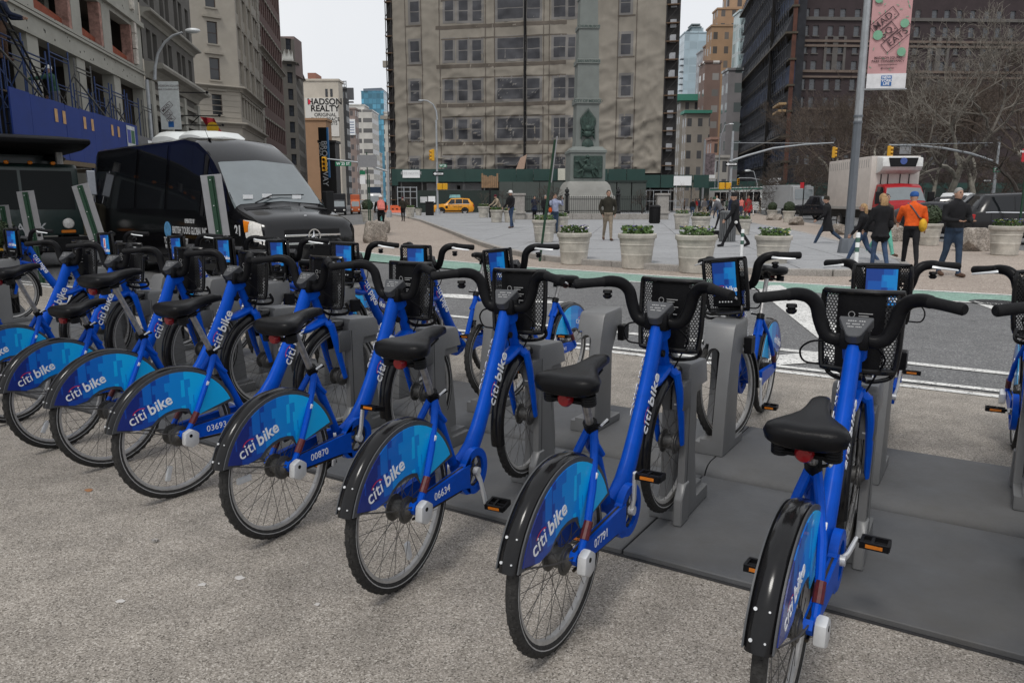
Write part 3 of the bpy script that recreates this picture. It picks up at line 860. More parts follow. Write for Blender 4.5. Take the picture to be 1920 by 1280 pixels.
R2 = 'bicycles in the far docking row'
PS2 = PSI + math.pi + rad(2)
row2 = [(1975, 'blue share bicycle of the far row cut by the right edge'), (1655, 'blue share bicycle facing the camera behind the bicycle with the riveted fender'),
        (1370, 'blue share bicycle facing the camera with a clear screen, right of the empty dock'), (937, 'blue share bicycle facing the camera just left of the empty dock'),
        (775, 'blue share bicycle facing the camera, second to the left of the empty dock'), (637, 'blue share bicycle facing the camera in front of the grille of the black van'),
        (515, 'blue share bicycle facing the camera below the left headlight of the black van'), (415, 'blue share bicycle facing the camera below the white number on the black van'),
        (326, 'blue share bicycle facing the camera below the phone number on the black van'), (192, 'blue share bicycle facing the camera with a red and white sticker on its screen'),
        (14, 'blue share bicycle facing the camera at the left edge, its screen half cut')]
docks2 = []
for i, (u, lab) in enumerate(row2):
    nrear = 5.54 + .10
    d = Vector((math.cos(PS2), math.sin(PS2), 0))
    lo, hi = -2., 16.
    for _ in range(40):
        mid = (lo + hi) / 2
        p = RN(mid, nrear) + d * 1.12 + Vector((0, 0, 1.11))
        if proj(p)[0] > u: lo = mid
        else: hi = mid
    loc = RN((lo + hi) / 2, nrear)
    b = place_bike(loc, PS2, lab, R2, number='02441' if u == 937 else None, side=-1)
    st = {1370: -.30, 937: -.28, 1655: -.05}.get(u, random.uniform(-.12, .12))
    pose_bike(b, random.choice((.12, .2, .28)), random.uniform(0, 6), st)
    docks2.append((loc + d * 1.14, PS2, loc))
    if u == 192:
        ca = [c for c in b.children if c.name.startswith('carrier')][0]
        s_ = MB(); s_.box(-.02, .02, 1.0895, 1.091, 1.05, 1.15); s_.part('sticker', m_white, ca)
        s_ = MB(); s_.box(-.009, .009, 1.0912, 1.092, 1.06, 1.14); s_.part('sticker', m_redp, ca)
def drop(o):
    for c in list(o.children): drop(c)
    bpy.data.objects.remove(o)
drop(BIKE0)
print('R2 rho', [round(Vector(d[2]).dot(RHO), 2) for d in docks2], 'R1', [round(Vector(d[2]).dot(RHO), 2) for d in docks1], [round(math.degrees(d[1]), 1) for d in docks1])

# ================================================================== docks and their plates
m_dock = M('dock_grey', (.158, .160, .163), .40, .15, .06, 5, bump=.05, bscale=120, dirt=.26)
m_dockdk = M('dock_dark_grey', (.075, .077, .082), .5, .1, .08, 8, bump=.05)
m_plate = M('plate_grey', (.085, .088, .094), .62, .05, .2, 3, bump=.2, bscale=60, dirt=.45, detail=10)
m_edge = M('plate_edge', (.03, .03, .032), .7)
DH = .76
def dock_body():
    prof = [(.0, 0), (.40, 0), (.392, .18), (.365, .40), (.325, .60), (.285, DH - .025), (.262, DH), (.03, DH + .014), (.010, DH - .015)]
    body = MB().prism(prof, -.104, .070, 'x').mesh('post', m_dock, bevel=.012, seg=2)
    arch = [(-.035, .09), (.035, .09)] + [(.035 * math.cos(rad(q)), .585 + .035 * math.sin(rad(q))) for q in range(0, 181, 20)]
    c1 = MB().prism(arch, -.3, .7, 'y').mesh('cut', m_dock)
    c2 = MB().prism([(-.3, .05), (.16, .05), (.16, .50), (.07, .655), (-.3, .655)], -.3, .0348, 'x').mesh('cut', m_dock)
    c3 = MB().prism([(.20, .07), (.6, .07), (.6, .64), (.15, .64), (.135, .60), (.15, .30)], .0346, .3, 'x').mesh('cut', m_dock)
    me = boolean(body, [c1, c2, c3]); me.name = 'post'
    me.polygons.foreach_set('use_smooth', [True] * len(me.polygons)); me.set_sharp_from_angle(angle=rad(30))
    return me
DB = dock_body()
def dock_parts():
    a = MB(); a.prism([(-.085, .575), (.02, .575), (.02, .705), (-.065, .705), (-.085, .690)], .022, .078, 'x')
    k_ = MB(); k_.prism([(-.06, .57), (.04, .57), (.04, .712), (-.05, .712)], .006, .0215, 'x')
    b = MB(); b.box(-.150, -.106, .0, .09, .56, .66)
    c = MB(); c.prism([(-.05, 0), (.06, 0), (.06, .20), (.0, .20), (-.05, .13)], .036, .078, 'x')
    d = MB(); d.prism([(.012, .10), (.17, .10), (.14, .30), (.128, .58), (.016, .58)], .030, .0345, 'x')  # black sheet added over the inner face to imitate shade in the slot
    e = MB(); e.box(.0702, .0712, .034, .037, .05, DH - .06); e2 = MB(); e2.box(.034, .064, -.0865, -.0852, .60, .606)
    return [('seam', e.mesh('seam', m_blk, smooth=0)), ('lock_label', e2.mesh('lock_label', m_refl, smooth=0)), ('lock_cap', k_.mesh('lock_cap', m_blk, smooth=0)), ('slot_shade', d.mesh('slot_shade', m_blk, smooth=0)), ('lock_head', a.mesh('lock_head', m_dockdk, bevel=.006, seg=2)), ('card_reader', b.mesh('card_reader', m_blk, bevel=.005)), ('foot', c.mesh('foot', m_dock, bevel=.006))]
DP = dock_parts()
m_stk1 = M('sticker_orange', (.75, .33, .03), .4); m_stk2 = M('sticker_red', (.62, .04, .03), .4)
def place_dock(fw, psi, z, label, group, sticker=None, back=-.02):
    d = Vector((math.cos(psi), math.sin(psi), 0)); loc = fw - d * back; loc.z = z
    t = thing('bike_dock', label, 'bike dock', loc, psi - math.pi / 2, group)
    link('post', DB, t)
    for nm, me in DP: link(nm, me, t)
    if sticker:
        mb = MB().mat(m_stk1); mb.lathe([(0, .0135), (.035, .0135), (.035, .0145), (0, .0145)], 16, 'z', (.02, .12, DH - .012)); mb.mat(m_stk2); mb.lathe([(0, .0145), (.035, .0145), (.035, .0155), (0, .0155)], 16, 'z', (-.025, .13, DH - .013))
        mb.part('sticker', None, t)
    return t
P1Z, P2Z = .032, .088
D1 = ['grey bike dock at the right edge of the near row', 'grey bike dock holding the bicycle with the riveted rear fender', 'grey bike dock right of the second bicycle from the right', 'grey bike dock right of the third bicycle from the right', 'grey bike dock right of the fourth bicycle from the right', 'grey bike dock right of the fifth bicycle from the right',
      'grey bike dock holding the near-row bicycle with the high saddle', 'grey bike dock holding the near-row bicycle with the lowered saddle', 'grey bike dock holding the near-row bicycle cut by the left edge', 'grey bike dock at the left end of the near row']
for (fw, psi, loc), lab in zip(docks1, D1):
    place_dock(fw, PSI + rad(1.5), P1Z, lab, 'docks of the near row')
D2 = ['tall grey dock post cut by the right edge', 'grey dock post seen from behind, partly hidden by the riveted-fender bicycle', 'grey dock post with an orange and red sticker and a tyre in its slot', 'grey dock post just left of the empty one', 'grey dock post of the far-row bicycle second left of the empty dock', 'grey dock post of the far-row bicycle in front of the van grille', 'grey dock post of the far-row bicycle below the left headlight of the van',
      'grey dock post of the far-row bicycle below the white van number', 'grey dock post of the far-row bicycle below the phone number', 'grey dock post of the far-row bicycle with a stickered screen', 'grey dock post of the far-row bicycle at the left edge']
for k, ((fw, psi, loc), lab) in enumerate(zip(docks2, D2)):
    place_dock(fw, PSI + math.pi, P2Z, lab, 'docks of the far row', sticker=k in (2, 3, 5), back=.09)
r937 = docks2[3][0].dot(RHO); r1370 = docks2[2][0].dot(RHO)
place_dock(RN((r937 + r1370) / 2, docks2[2][0].dot(NU)), PSI + math.pi, P2Z, 'grey dock post with an empty slot', 'docks of the far row', back=.09)
# plates
t = thing('dock_plate', 'flat grey steel plate under the near row of docks', 'dock plate', RN(2, 3.4))
t.rotation_euler = (0, 0, PSI - math.pi / 2)
mb = MB()
for k in range(5):
    x0 = -8.6 + k * 3.11 + .004
    m2 = MB(); m2.box(x0, x0 + 3.102, -.49, .60, .006, P1Z); m2.part('plate', m_plate, t, bevel=.004)
mb.box(-8.6, 6.95, -.497, .60, 0, .008); mb.part('rubber_edge', m_edge, t)
t = thing('dock_plate', 'raised grey steel plate with a rounded front under the far row of docks', 'dock plate', RN(2, 4.4))
t.rotation_euler = (0, 0, PSI - math.pi / 2)
for k in range(6):
    x0 = -11.7 + k * 3.11 + .004
    m2 = MB(); m2.prism([(-.40, 0), (.52, 0), (.52, P2Z - .02), (.50, P2Z), (-.30, P2Z), (-.345, P2Z - .008), (-.38, P2Z - .03), (-.40, P2Z - .06)], x0, x0 + 3.102, 'x'); m2.part('plate', m_plate, t)
# ================================================================== vehicles
def glassy(name, col, ior, rough=.04):
    m = M(name, col, rough, 0, .1, 3); b = m.node_tree.nodes['Principled BSDF']; b.inputs['IOR'].default_value = ior; return m
m_glass = glassy('tinted_glass', (.008, .009, .011), 1.5)
m_wind = glassy('windscreen_glass', (.10, .122, .13), 2.3, .06)  # pale base colour stands in for reflection and haze inside the cab
m_vblack = M('black_paint', (.004, .004, .005), .14, 0, .1, 4, coat=.1, spec=.4)
m_vtrim = M('trim_black', (.012, .012, .013), .6, 0, .15, 10, spec=.2)
m_lamp = M('lamp_glass', (.80, .78, .74), .12, .1, .2, 25)  # bright lens colour stands in for lit headlights
m_tail = M('tail_lamp', (.35, .012, .012), .2)
m_amber = M('amber_lamp', (.70, .20, .01), .25)
m_chr = M('chrome', (.70, .70, .71), .12, 1., .03, 10)
m_tyre2 = M('car_tyre', (.022, .022, .022), .85, 0, .25, 20)
m_rim2 = M('wheel_rim', (.40, .40, .41), .35, .7, .15, 15)
m_yel = M('taxi_yellow', (.72, .30, .008), .3, 0, .05, 5, coat=.4)
def paint(name, col, coat=.08): return M('paint_' + name, col, .2, 0, .06, 4, coat=coat, spec=.3)

class Car:
    """body lofted from keys (y, zb, zbelt, zr, w_sill, w_belt, w_roof) running from front to rear"""
    def __init__(s, keys, crown=.03):
        s.k = sorted(keys, key=lambda q: -q[0]); s.crown = crown
    def par(s, y):
        k = s.k
        if y >= k[0][0]: return k[0][1:]
        for a, b in zip(k, k[1:]):
            if b[0] <= y <= a[0]:
                t = (a[0] - y) / max(1e-6, a[0] - b[0]); return tuple(p + (q - p) * t for p, q in zip(a[1:], b[1:]))
        return k[-1][1:]
    def half(s, y):
        zb, ze, zr, ws, we, wr = s.par(y); h = zr - ze
        r = min(.10, h * .5)
        return [(0, zb), (ws * .93, zb), (ws, zb + (ze - zb) * .18), (max(ws, we) + .012, zb + (ze - zb) * .62), (we, ze), (we + (wr - we) * .45, ze + h * .45), (wr, zr - r * .55), (wr - .09, zr - .012), (0, zr + s.crown)]
    def pt(s, y, t):
        sg = 1
        if t > 8: t = 16 - t; sg = -1
        H = s.half(y); i = min(7, int(t)); f = t - i
        a, b = H[i], H[i + 1]
        return Vector((sg * (a[0] + (b[0] - a[0]) * f), y, a[1] + (b[1] - a[1]) * f))
    def body(s, sub=.25):
        ys = []
        for a, b in zip(s.k, s.k[1:]):
            n = max(1, int(abs(a[0] - b[0]) / sub)); ys += [a[0] + (b[0] - a[0]) * i / n for i in range(n)]
        ys.append(s.k[-1][0]); mb = MB(); rings = []
        for y in ys:
            H = s.half(y); rings.append([(x, y, z) for x, z in H] + [(-x, y, z) for x, z in H[-2:0:-1]])
        return mb.loft(rings)
    def patch(s, mb, c, n=6, m=6, off=.006, mirror=False):
        # c: four corners (y,t): bottom-front, bottom-rear, top-rear, top-front
        vs = []
        for j in range(m + 1):
            for i in range(n + 1):
                u, v = i / n, j / m
                y = (c[0][0] * (1 - u) + c[1][0] * u) * (1 - v) + (c[3][0] * (1 - u) + c[2][0] * u) * v
                t = (c[0][1] * (1 - u) + c[1][1] * u) * (1 - v) + (c[3][1] * (1 - u) + c[2][1] * u) * v
                p = s.pt(y, t); a = s.pt(y + .02, t) - s.pt(y - .02, t); b = s.pt(y, min(15.99, t + .05)) - s.pt(y, max(.01, t - .05))
                nn = a.cross(b)
                if nn.length > 1e-9: nn.normalize()
                ctr = Vector((0, y, (s.par(y)[0] + s.par(y)[2]) / 2))
                if nn.dot(p - ctr) < 0: nn = -nn
                p = p + nn * off
                if mirror: p.x = -p.x
                vs.append(p)
        w = n + 1
        mb.add(vs, [(j * w + i, j * w + i + 1, (j + 1) * w + i + 1, (j + 1) * w + i) for j in range(m) for i in range(n)])
        return mb
_wh = {}
def car_wheel(r, w, rim=True):
    k = (r, w)
    if k not in _wh:
        t = MB(); t.lathe([(r * .62, -w / 2), (r * .9, -w / 2), (r, -w * .36), (r, w * .36), (r * .9, w / 2), (r * .62, w / 2), (r * .62, -w / 2)], 24, 'x')
        q = MB(); q.lathe([(0, w * .30), (r * .16, w * .32), (r * .2, w * .22), (r * .52, w * .30), (r * .63, w * .47), (r * .64, -w * .4), (0, -w * .4)], 24, 'x')
        for i in range(6): q.box(w * .22, w * .37, -r * .06, r * .06, r * .15, r * .56, xf=Matrix.Rotation(i * math.pi / 3, 4, 'X'))
        _wh[k] = (t.mesh('tyre', m_tyre2), q.mesh('rim', m_rim2))
    return _wh[k]
def add_wheels(root, r, w, half, ys):
    me = car_wheel(r, w)
    for y in ys:
        for s in (1, -1):
            a = link('wheel', me[0], root, loc=(s * half, y, r), rot=(0, 0, 0 if s > 0 else math.pi)); link('rim', me[1], a)
def arches(root, half, r, ys, mat=None):
    for y in ys:
        for s in (1, -1):
            mb = MB(); mb.lathe([(0, -.012), (r * 1.17, -.012), (r * 1.17, .012), (0, .012)], 20, 'x', (s * half, y, r * 1.02), a0=0, a1=math.pi)
            mb.part('wheel_arch', m_vtrim, root)

def suv(name, label, cat, loc, rz, pm, L=4.7, W=1.88, H=1.72, kind='suv', group=None, glass=None, wheel=.36):
    t = thing(name, label, cat, loc, rz, group); h = L / 2; w = W / 2
    if kind == 'sedan':
        K = [(h, .35, .55, .62, w * .7, w * .78, w * .6), (h - .12, .22, .62, .72, w * .92, w * .94, w * .8), (h - .5, .2, .74, .82, w, w * .98, w * .86), (h - 1.35, .2, .88, .96, w, w, w * .84), (h - 2.1, .2, .93, H - .03, w, w, w * .70), (h - 2.9, .2, .95, H, w, w, w * .71), (-h + 1.15, .2, .97, H - .14, w, w, w * .70), (-h + .55, .22, .98, 1.05, w, w, w * .84), (-h + .1, .25, .92, 1.0, w * .95, w * .95, w * .82), (-h, .4, .75, .8, w * .8, w * .85, w * .7)]
        ws = ((h - 1.35, h - 2.05), (h - 1.6, -h + 1.0)); rear = (-h + 1.1, -h + .6)
    elif kind == 'pickup':
        K = [(h, .45, .8, .95, w * .85, w * .88, w * .75), (h - .1, .35, .95, 1.1, w * .97, w * .97, w * .85), (h - .5, .33, 1.02, 1.15, w, w, w * .88), (h - 1.45, .33, 1.1, 1.2, w, w, w * .86), (h - 2.15, .33, 1.12, H - .02, w, w, w * .72), (h - 3.4, .33, 1.12, H, w, w, w * .72), (h - 3.75, .33, 1.12, 1.35, w, w, w * .78), (h - 3.8, .35, 1.1, 1.14, w, w, w * .9), (-h, .4, 1.1, 1.14, w * .98, w * .98, w * .9)]
        ws = ((h - 1.45, h - 2.1), (h - 1.75, h - 3.45)); rear = (h - 3.42, h - 3.72)
    else:
        K = [(h, .42, .72, .85, w * .78, w * .85, w * .7), (h - .1, .28, .85, .98, w * .95, w * .96, w * .82), (h - .5, .24, .95, 1.06, w, w * .99, w * .86), (h - 1.25, .24, 1.05, 1.13, w, w, w * .84), (h - 1.95, .24, 1.08, H - .03, w, w, w * .73), (h - 2.9, .24, 1.1, H, w, w, w * .75), (-h + .5, .25, 1.12, H - .06, w, w, w * .72), (-h + .12, .3, 1.08, 1.25, w * .98, w * .97, w * .78), (-h, .42, .95, 1.0, w * .9, w * .92, w * .8)]
        ws = ((h - 1.25, h - 1.9), (h - 1.5, -h + .42)); rear = (-h + .44, -h + .16)
    c = Car(K); body = c.body().part('body', pm, t, smooth=42)
    gm = glass or m_glass
    for mir in (False, True):
        mb = MB(); c.patch(mb, [(ws[1][0] - .1, 4.0), (ws[1][1], 4.0), (ws[1][1], 4.1), (ws[1][0] - .1, 4.1)], 12, 1, off=.014, mirror=mir); mb.part('window_trim', m_chr, t)
        mb = MB(); c.patch(mb, [(h - 1.0, 1.6), (-h + 1.0, 1.6), (-h + 1.0, 2.1), (h - 1.0, 2.1)], 8, 1, off=.012, mirror=mir); mb.part('sill_trim', m_vtrim, t)
        for yy in (ws[1][0] - .12, (ws[1][0] + ws[1][1]) / 2, ws[1][1] + .2):
            mb = MB(); c.patch(mb, [(yy, 2.), (yy - .015, 2.), (yy - .015, 4.0), (yy, 4.0)], 1, 6, off=.004, mirror=mir); mb.part('door_seam', m_vtrim, t)
    mb = MB(); c.patch(mb, [(ws[0][0] - .03, 5.2), (ws[0][0] - .03, 10.8), (ws[0][1], 9.2), (ws[0][1], 6.8)], 10, 5); mb.part('windscreen', m_wind if not glass else glass, t)
    y0, y1 = ws[1]
    cuts = [y0, y0 + (y1 - y0) * .36, y0 + (y1 - y0) * .68, y1]
    for i in range(3):
        a, b = cuts[i] - (.03 if i else 0), cuts[i + 1] + .03
        if kind == 'pickup' and i == 2: continue
        fa = .45 if i == 0 else 0; fb = -.35 if i == 2 and kind == 'suv' else (-.5 if i == 2 else 0)
        for mir in (False, True):
            mb = MB(); c.patch(mb, [(a, 4.15), (b, 4.15), (b - fb * .6, 5.85), (a - fa, 5.85)], 4, 4, mirror=mir); mb.part('side_window', gm, t)
    mb = MB(); c.patch(mb, [(rear[1] + .03, 5.4), (rear[1] + .03, 10.6), (rear[0], 9.3), (rear[0], 6.7)], 8, 4); mb.part('rear_window', gm, t)
    for s in (1, -1):
        mb = MB(); mb.box(s * w * .52, s * w * .9, h - .16, h - .02, .68 if kind != 'pickup' else .82, .80 if kind != 'pickup' else .98); mb.part('headlight', m_lamp, t, bevel=.02)
        mb = MB(); mb.box(s * w * .70, s * w * .97, -h + .0, -h + .14, .82, 1.06); mb.part('tail_light', m_tail, t, bevel=.02)
        mb = MB(); mb.ball((s * (w + .10), ws[1][0] - .25, 1.08 if kind != 'sedan' else .98), (.10, .06, .075), 10, 6); mb.part('wing_mirror', pm, t)
        mb = MB()
        for k, yy in enumerate((cuts[1] + .12, cuts[2] + .12)): mb.box(s * (w + .012), s * (w + .03), yy, yy + .16, .88, .91)
        mb.part('door_handle', m_chr, t)
    mb = MB(); mb.box(-w * .45, w * .45, h - .05, h + .012, .52, .78 if kind != 'pickup' else .98); mb.part('grille', m_vtrim, t, bevel=.02)
    mb = MB(); mb.box(-w * .44, w * .44, h + .0, h + .02, .66, .69); mb.part('grille_bar', m_chr, t)
    mb = MB(); mb.box(-w * .9, w * .9, h - .12, h + .02, .30, .48); mb.box(-w * .9, w * .9, -h - .02, -h + .1, .32, .52); mb.part('bumper', m_vtrim, t, bevel=.03)
    mb = MB(); mb.box(-.15, .15, -h - .03, -h - .022, .55, .70); mb.part('number_plate', m_white, t)
    wy = (h - .92, -h + .98)
    arches(t, w + .004, wheel, wy); add_wheels(t, wheel, .23, w - .09, wy)
    return t

# ---- black passenger van
vt = thing('passenger_van', 'black high-roof passenger van with a three-pointed star on its grille', 'van', (-6.04, 15.96, 0), rad(-133.9))
V = Car([(3.50, .42, .92, 1.08, .72, .82, .70), (3.42, .30, 1.03, 1.19, .90, .92, .84), (3.2, .26, 1.10, 1.27, .96, .98, .89), (2.75, .25, 1.17, 1.38, .99, 1.0, .90), (2.55, .25, 1.20, 1.44, 1.0, 1.0, .89), (1.62, .25, 1.26, 2.28, 1.0, 1.0, .82), (1.35, .25, 1.28, 2.46, 1.0, 1.0, .80), (.95, .25, 1.3, 2.66, 1.0, 1.0, .79), (.4, .25, 1.3, 2.75, 1.0, 1.0, .80), (-4.4, .25, 1.3, 2.72, 1.0, 1.0, .80), (-4.6, .28, 1.3, 2.62, .97, .97, .78), (-4.65, .4, 1.25, 2.5, .9, .9, .7)], .04)
V.body(.15).part('body', m_vblack, vt, smooth=50)
mb = MB(); V.patch(mb, [(2.50, 5.6), (2.50, 10.4), (1.66, 9.35), (1.66, 6.65)], 14, 8); mb.part('windscreen', m_wind, vt)
for mir in (False, True):
    mb = MB(); V.patch(mb, [(2.36, 4.1), (1.45, 4.1), (1.45, 5.75), (1.95, 5.4)], 6, 5, mirror=mir); mb.part('side_window', m_glass, vt)
    for a, b in ((1.25, -.2), (-.35, -1.8), (-1.95, -4.2)):
        mb = MB(); V.patch(mb, [(a, 4.1), (b, 4.1), (b, 5.9), (a, 5.9)], 4, 4, mirror=mir); mb.part('side_window', m_glass, vt)
mb = MB(); V.patch(mb, [(1.43, 3.95), (1.30, 3.95), (1.30, 6.2), (1.43, 6.2)], 2, 6, off=.012); mb.part('door_seal', m_vtrim, vt)
for s in (1, -1):
    mb = MB(); V.patch(mb, [(3.46, 3.2), (3.02, 3.35), (2.90, 4.7), (3.36, 5.3)], 6, 6, off=.012, mirror=s < 0); hl = mb.part('headlight', m_lamp, vt)
    mb = MB(); V.patch(mb, [(3.10, 3.7), (2.99, 3.6), (2.90, 4.6), (3.10, 4.75)], 4, 4, off=.018, mirror=s < 0); mb.part('indicator', m_amber, hl)
    mb = MB(); mb.tube([(s * 1.0, 2.2, 1.35), (s * 1.12, 2.22, 1.40)], .03, 8); mb.box(s * 1.08, s * 1.26, 2.16, 2.30, 1.28, 1.72); mb.part('wing_mirror', m_vtrim, vt, bevel=.03)
    mb = MB(); V.patch(mb, [(2.74, 6.9 if s > 0 else 9.1), (2.74, 7.55 if s > 0 else 8.45), (2.62, 7.55 if s > 0 else 8.45), (2.62, 6.9 if s > 0 else 9.1)], 6, 3, off=.008); mb.part('bonnet_vent', m_vtrim, vt)
    mb = MB(); a = 7.3 if s > 0 else 9.4
    P = [V.pt(2.52, a), V.pt(2.40, a + .5), V.pt(2.36, a + 1.35)]
    mb.tube([p + Vector((0, .05, .03)) for p in P], .012, 6); mb.part('wiper', m_vtrim, vt)
g = MB(); g.box(-.56, .56, 3.40, 3.515, .72, 1.06); gr = g.part('grille', m_vtrim, vt, bevel=.02)
for z in (.80, .94):
    g = MB(); g.prism([(-.56, z - .018), (.56, z - .018), (.55, z + .022), (-.55, z + .022)], 3.515, 3.535, 'y'); g.part('grille_bar', m_chr, gr, bevel=.006)
g = MB(); g.lathe([(.105, -.012), (.125, -.012), (.125, .014), (.105, .014), (.105, -.012)], 32, 'y', (0, 3.548, .93))
for k in range(3):
    a = rad(90 + 120 * k); d = Vector((math.cos(a), 0, math.sin(a))); e = Vector((-d.z, 0, d.x)); c = Vector((0, 3.545, .93))
    g.add([c + d * .11, c + e * .024 - d * .01, c - d * .012, c - e * .024 - d * .01, c + Vector((0, .016, 0)) + d * .012], [(0, 1, 4), (1, 2, 4), (2, 3, 4), (3, 0, 4)])
g.part('star_emblem', m_chr, gr)
g = MB(); g.lathe([(0, .0), (.035, .0), (.03, .012), (0, .014)], 16, 'z', (0, 3.28, 1.275)); g.part('bonnet_badge', m_chr, vt)
g = MB(); g.box(-.92, .92, 3.36, 3.52, .28, .52); g.part('bumper', m_vtrim, vt, bevel=.05)
g = MB(); g.tube([(.55, .9, 2.68), (.55, .75, 2.88)], [.006, .003], 6); g.ball((.55, .92, 2.69), (.03, .05, .025), 8, 6); g.part('aerial', m_vtrim, vt)
m_wroof = M('white_roof_unit', (.62, .64, .63), .4, 0, .06, 4)
def hump(y0, y1, w, z0, z1):
    mb = MB(); rings = []
    for k in range(13):
        t = k / 12; y = y0 + (y1 - y0) * t; e = max(.12, (1 - abs(2 * t - 1) ** 3.2)); H_ = z0 + (z1 - z0) * e
        ww = w * (.72 + .28 * e); rings.append([(-ww, y, z0), (-ww, y, z0 + (H_ - z0) * .5), (-ww * .8, y, z0 + (H_ - z0) * .9), (0, y, H_), (ww * .8, y, z0 + (H_ - z0) * .9), (ww, y, z0 + (H_ - z0) * .5), (ww, y, z0)])
    return mb.loft(rings)
hump(-2.0, -.55, .62, 2.72, 2.98).part('air_conditioner', m_wroof, vt)
hump(-.75, .45, .55, 2.72, 2.93).part('roof_hatch', m_wroof, vt)
add_wheels(vt, .36, .24, .90, (2.45, -2.3)); arches(vt, 1.005, .36, (2.45, -2.3))
X = 1.0175
m_print = M('grey_print', (.55, .56, .57), .5, 0, .05, 10)
for s_, sz, y, z in (('OPERATED BY', .11, .62, 1.15), ('BRITISH TOURS GLOBAL INC.', .19, .02, .965), ('TOLL FREE 800-573-6677', .17, -.42, .75), ('WWW.BRITISHTOURSGLOBAL.COM', .11, -.38, .63)):
    letter(s_, sz, m_print, vt, (X, y, z), (0, 1, 0), (0, 0, 1), bold=.003).scale = (.62, 1, 1)
letter('21', .24, m_print, vt, (1.006, 2.62, 1.02), (0, 1, 0), (0, 0, 1), bold=.008)
m_globe = M('globe_print', (.10, .28, .50), .4, 0, .5, 9)
mb = MB(); mb.lathe([(0, 0), (.165, 0), (.165, .003), (0, .003)], 24, 'x', (X, -.20, .965)); mb.part('globe_mark', m_globe, vt)
mb = MB(); mb.box(X, X + .006, -3.4, 2.0, .40, .44); mb.part('side_moulding', m_vtrim, vt)
# papers behind the windscreen
for x, dz in ((-.35, 0), (.25, .02), (.62, 0)):
    p = V.pt(2.42, 7.5); mb = MB(); mb.box(x - .09, x + .09, p.y + .0, p.y + .02, p.z - .0 + dz, p.z + .07 + dz, xf=Matrix.Rotation(0, 4, 'X')); mb.part('paper', m_white, vt)

m_cabglass = M('cab_glass', (.006, .009, .010), .1, 0, .1, 3, spec=.12)
# ---- green refuse truck
m_tg = M('dark_green_paint', (.012, .032, .030), .35, 0, .1, 4, coat=.3, dirt=.2)
hd = Vector((.66, -.75, 0)).normalized()
tt = thing('refuse_truck', 'dark green refuse truck with a flat cab and amber roof lights', 'truck', (-10.9, 17.2, 0), math.atan2(hd.y, hd.x) - math.pi / 2)
mb = MB(); mb.prism([(0, .75), (.0, 1.32), (-.10, 2.28), (-.25, 2.36), (-1.7, 2.36), (-1.7, .75)], -1.18, 1.18, 'x'); mb.part('cab', m_tg, tt, bevel=.05, seg=2)
for x0, x1 in ((-1.04, -.03), (.03, 1.04)):
    mb = MB(); mb.add([(x0, .012, 1.34), (x1, .012, 1.34), (x1, -.085, 2.2), (x0, -.085, 2.2)], [(0, 1, 2, 3)]); mb.part('windscreen', m_cabglass, tt)
for s in (1, -1):
    mb = MB(); mb.box(s * 1.183, s * 1.19, -1.3, -.30, 1.36, 2.15); mb.part('side_window', m_glass, tt)
    mb = MB(); mb.lathe([(0, 0), (.10, 0), (.12, .03), (.10, .05), (0, .06)], 18, 'y', (s * .86, .0, 1.02)); mb.part('headlight', m_lamp, tt)
    mb = MB(); mb.box(s * .70, s * 1.0, .0, .03, .80, .87); mb.part('indicator', m_amber, tt, bevel=.01)
    mb = MB(); mb.tube([(s * 1.15, -.1, 2.25), (s * 1.42, .10, 2.27), (s * 1.44, .12, 1.5), (s * 1.15, -.05, 1.4)], .014, 6); mb.part('mirror_arm', m_chr, tt)
    mb = MB(); mb.box(s * 1.30, s * 1.50, .10, .14, 1.66, 2.22); mb.part('mirror', M('mirror_back', (.5, .52, .56), .25, .6), tt, bevel=.02)
for x in (-.7, -.25, .2, .68, .98):
    mb = MB(); mb.ball((x, -.12, 2.37), (.055, .05, .045), 10, 6); mb.part('roof_light', m_amber, tt)
mb = MB(); mb.box(-1.22, 1.22, -.10, .22, .38, .72); mb.part('bumper', m_vtrim, tt, bevel=.03)
mb = MB(); mb.box(.45, .92, .222, .23, .46, .62); pl = mb.part('number_plate', M('plate_yellow', (.72, .38, .02), .4), tt)
letter('L40021-M', .085, m_vtrim, tt, (.87, .2315, .54), (-1, 0, 0), (0, 0, 1), bold=.001)
letter('MACK', .26, m_print, tt, (.42, .006, .93), (-1, 0, 0), (0, 0, 1), spacing=1.3, bold=.003)
mb = MB(); mb.box(-1.22, 1.22, -8.2, -1.9, .8, 3.1); mb.part('hopper_body', m_tg, tt, bevel=.06)
mb = MB(); mb.prism([(.9, 2.74), (.95, 2.86), (-2.2, 3.12), (-2.2, 2.62), (.2, 2.66)], -1.28, 1.28, 'x'); mb.part('canopy', m_vtrim, tt, bevel=.03)
mb = MB(); mb.lathe([(0, .9), (.09, .9), (.09, 2.5), (.22, 2.5), (.25, 2.56), (.18, 2.62), (0, 2.63)], 16, 'z', (-1.05, -1.72, 0)); mb.part('air_intake', m_vtrim, tt)
for x in (-.95, .8):
    mb = MB(); mb.tube([(x, -.7, 2.36), (x, -.7, 2.72)], .08, 10); mb.part('exhaust', m_alu, tt)
mb = MB(); mb.box(-1.38, -1.19, -1.65, -.2, .72, 1.5); mb.part('side_box', M('beige_box', (.22, .19, .12), .7, 0, .2), tt, bevel=.03)
add_wheels(tt, .5, .3, 1.02, (-.9, -5.2, -6.6))
mb = MB(); mb.box(.55, .75, .0, .006, 1.08, 1.18); mb.part('sticker', m_yel, tt)

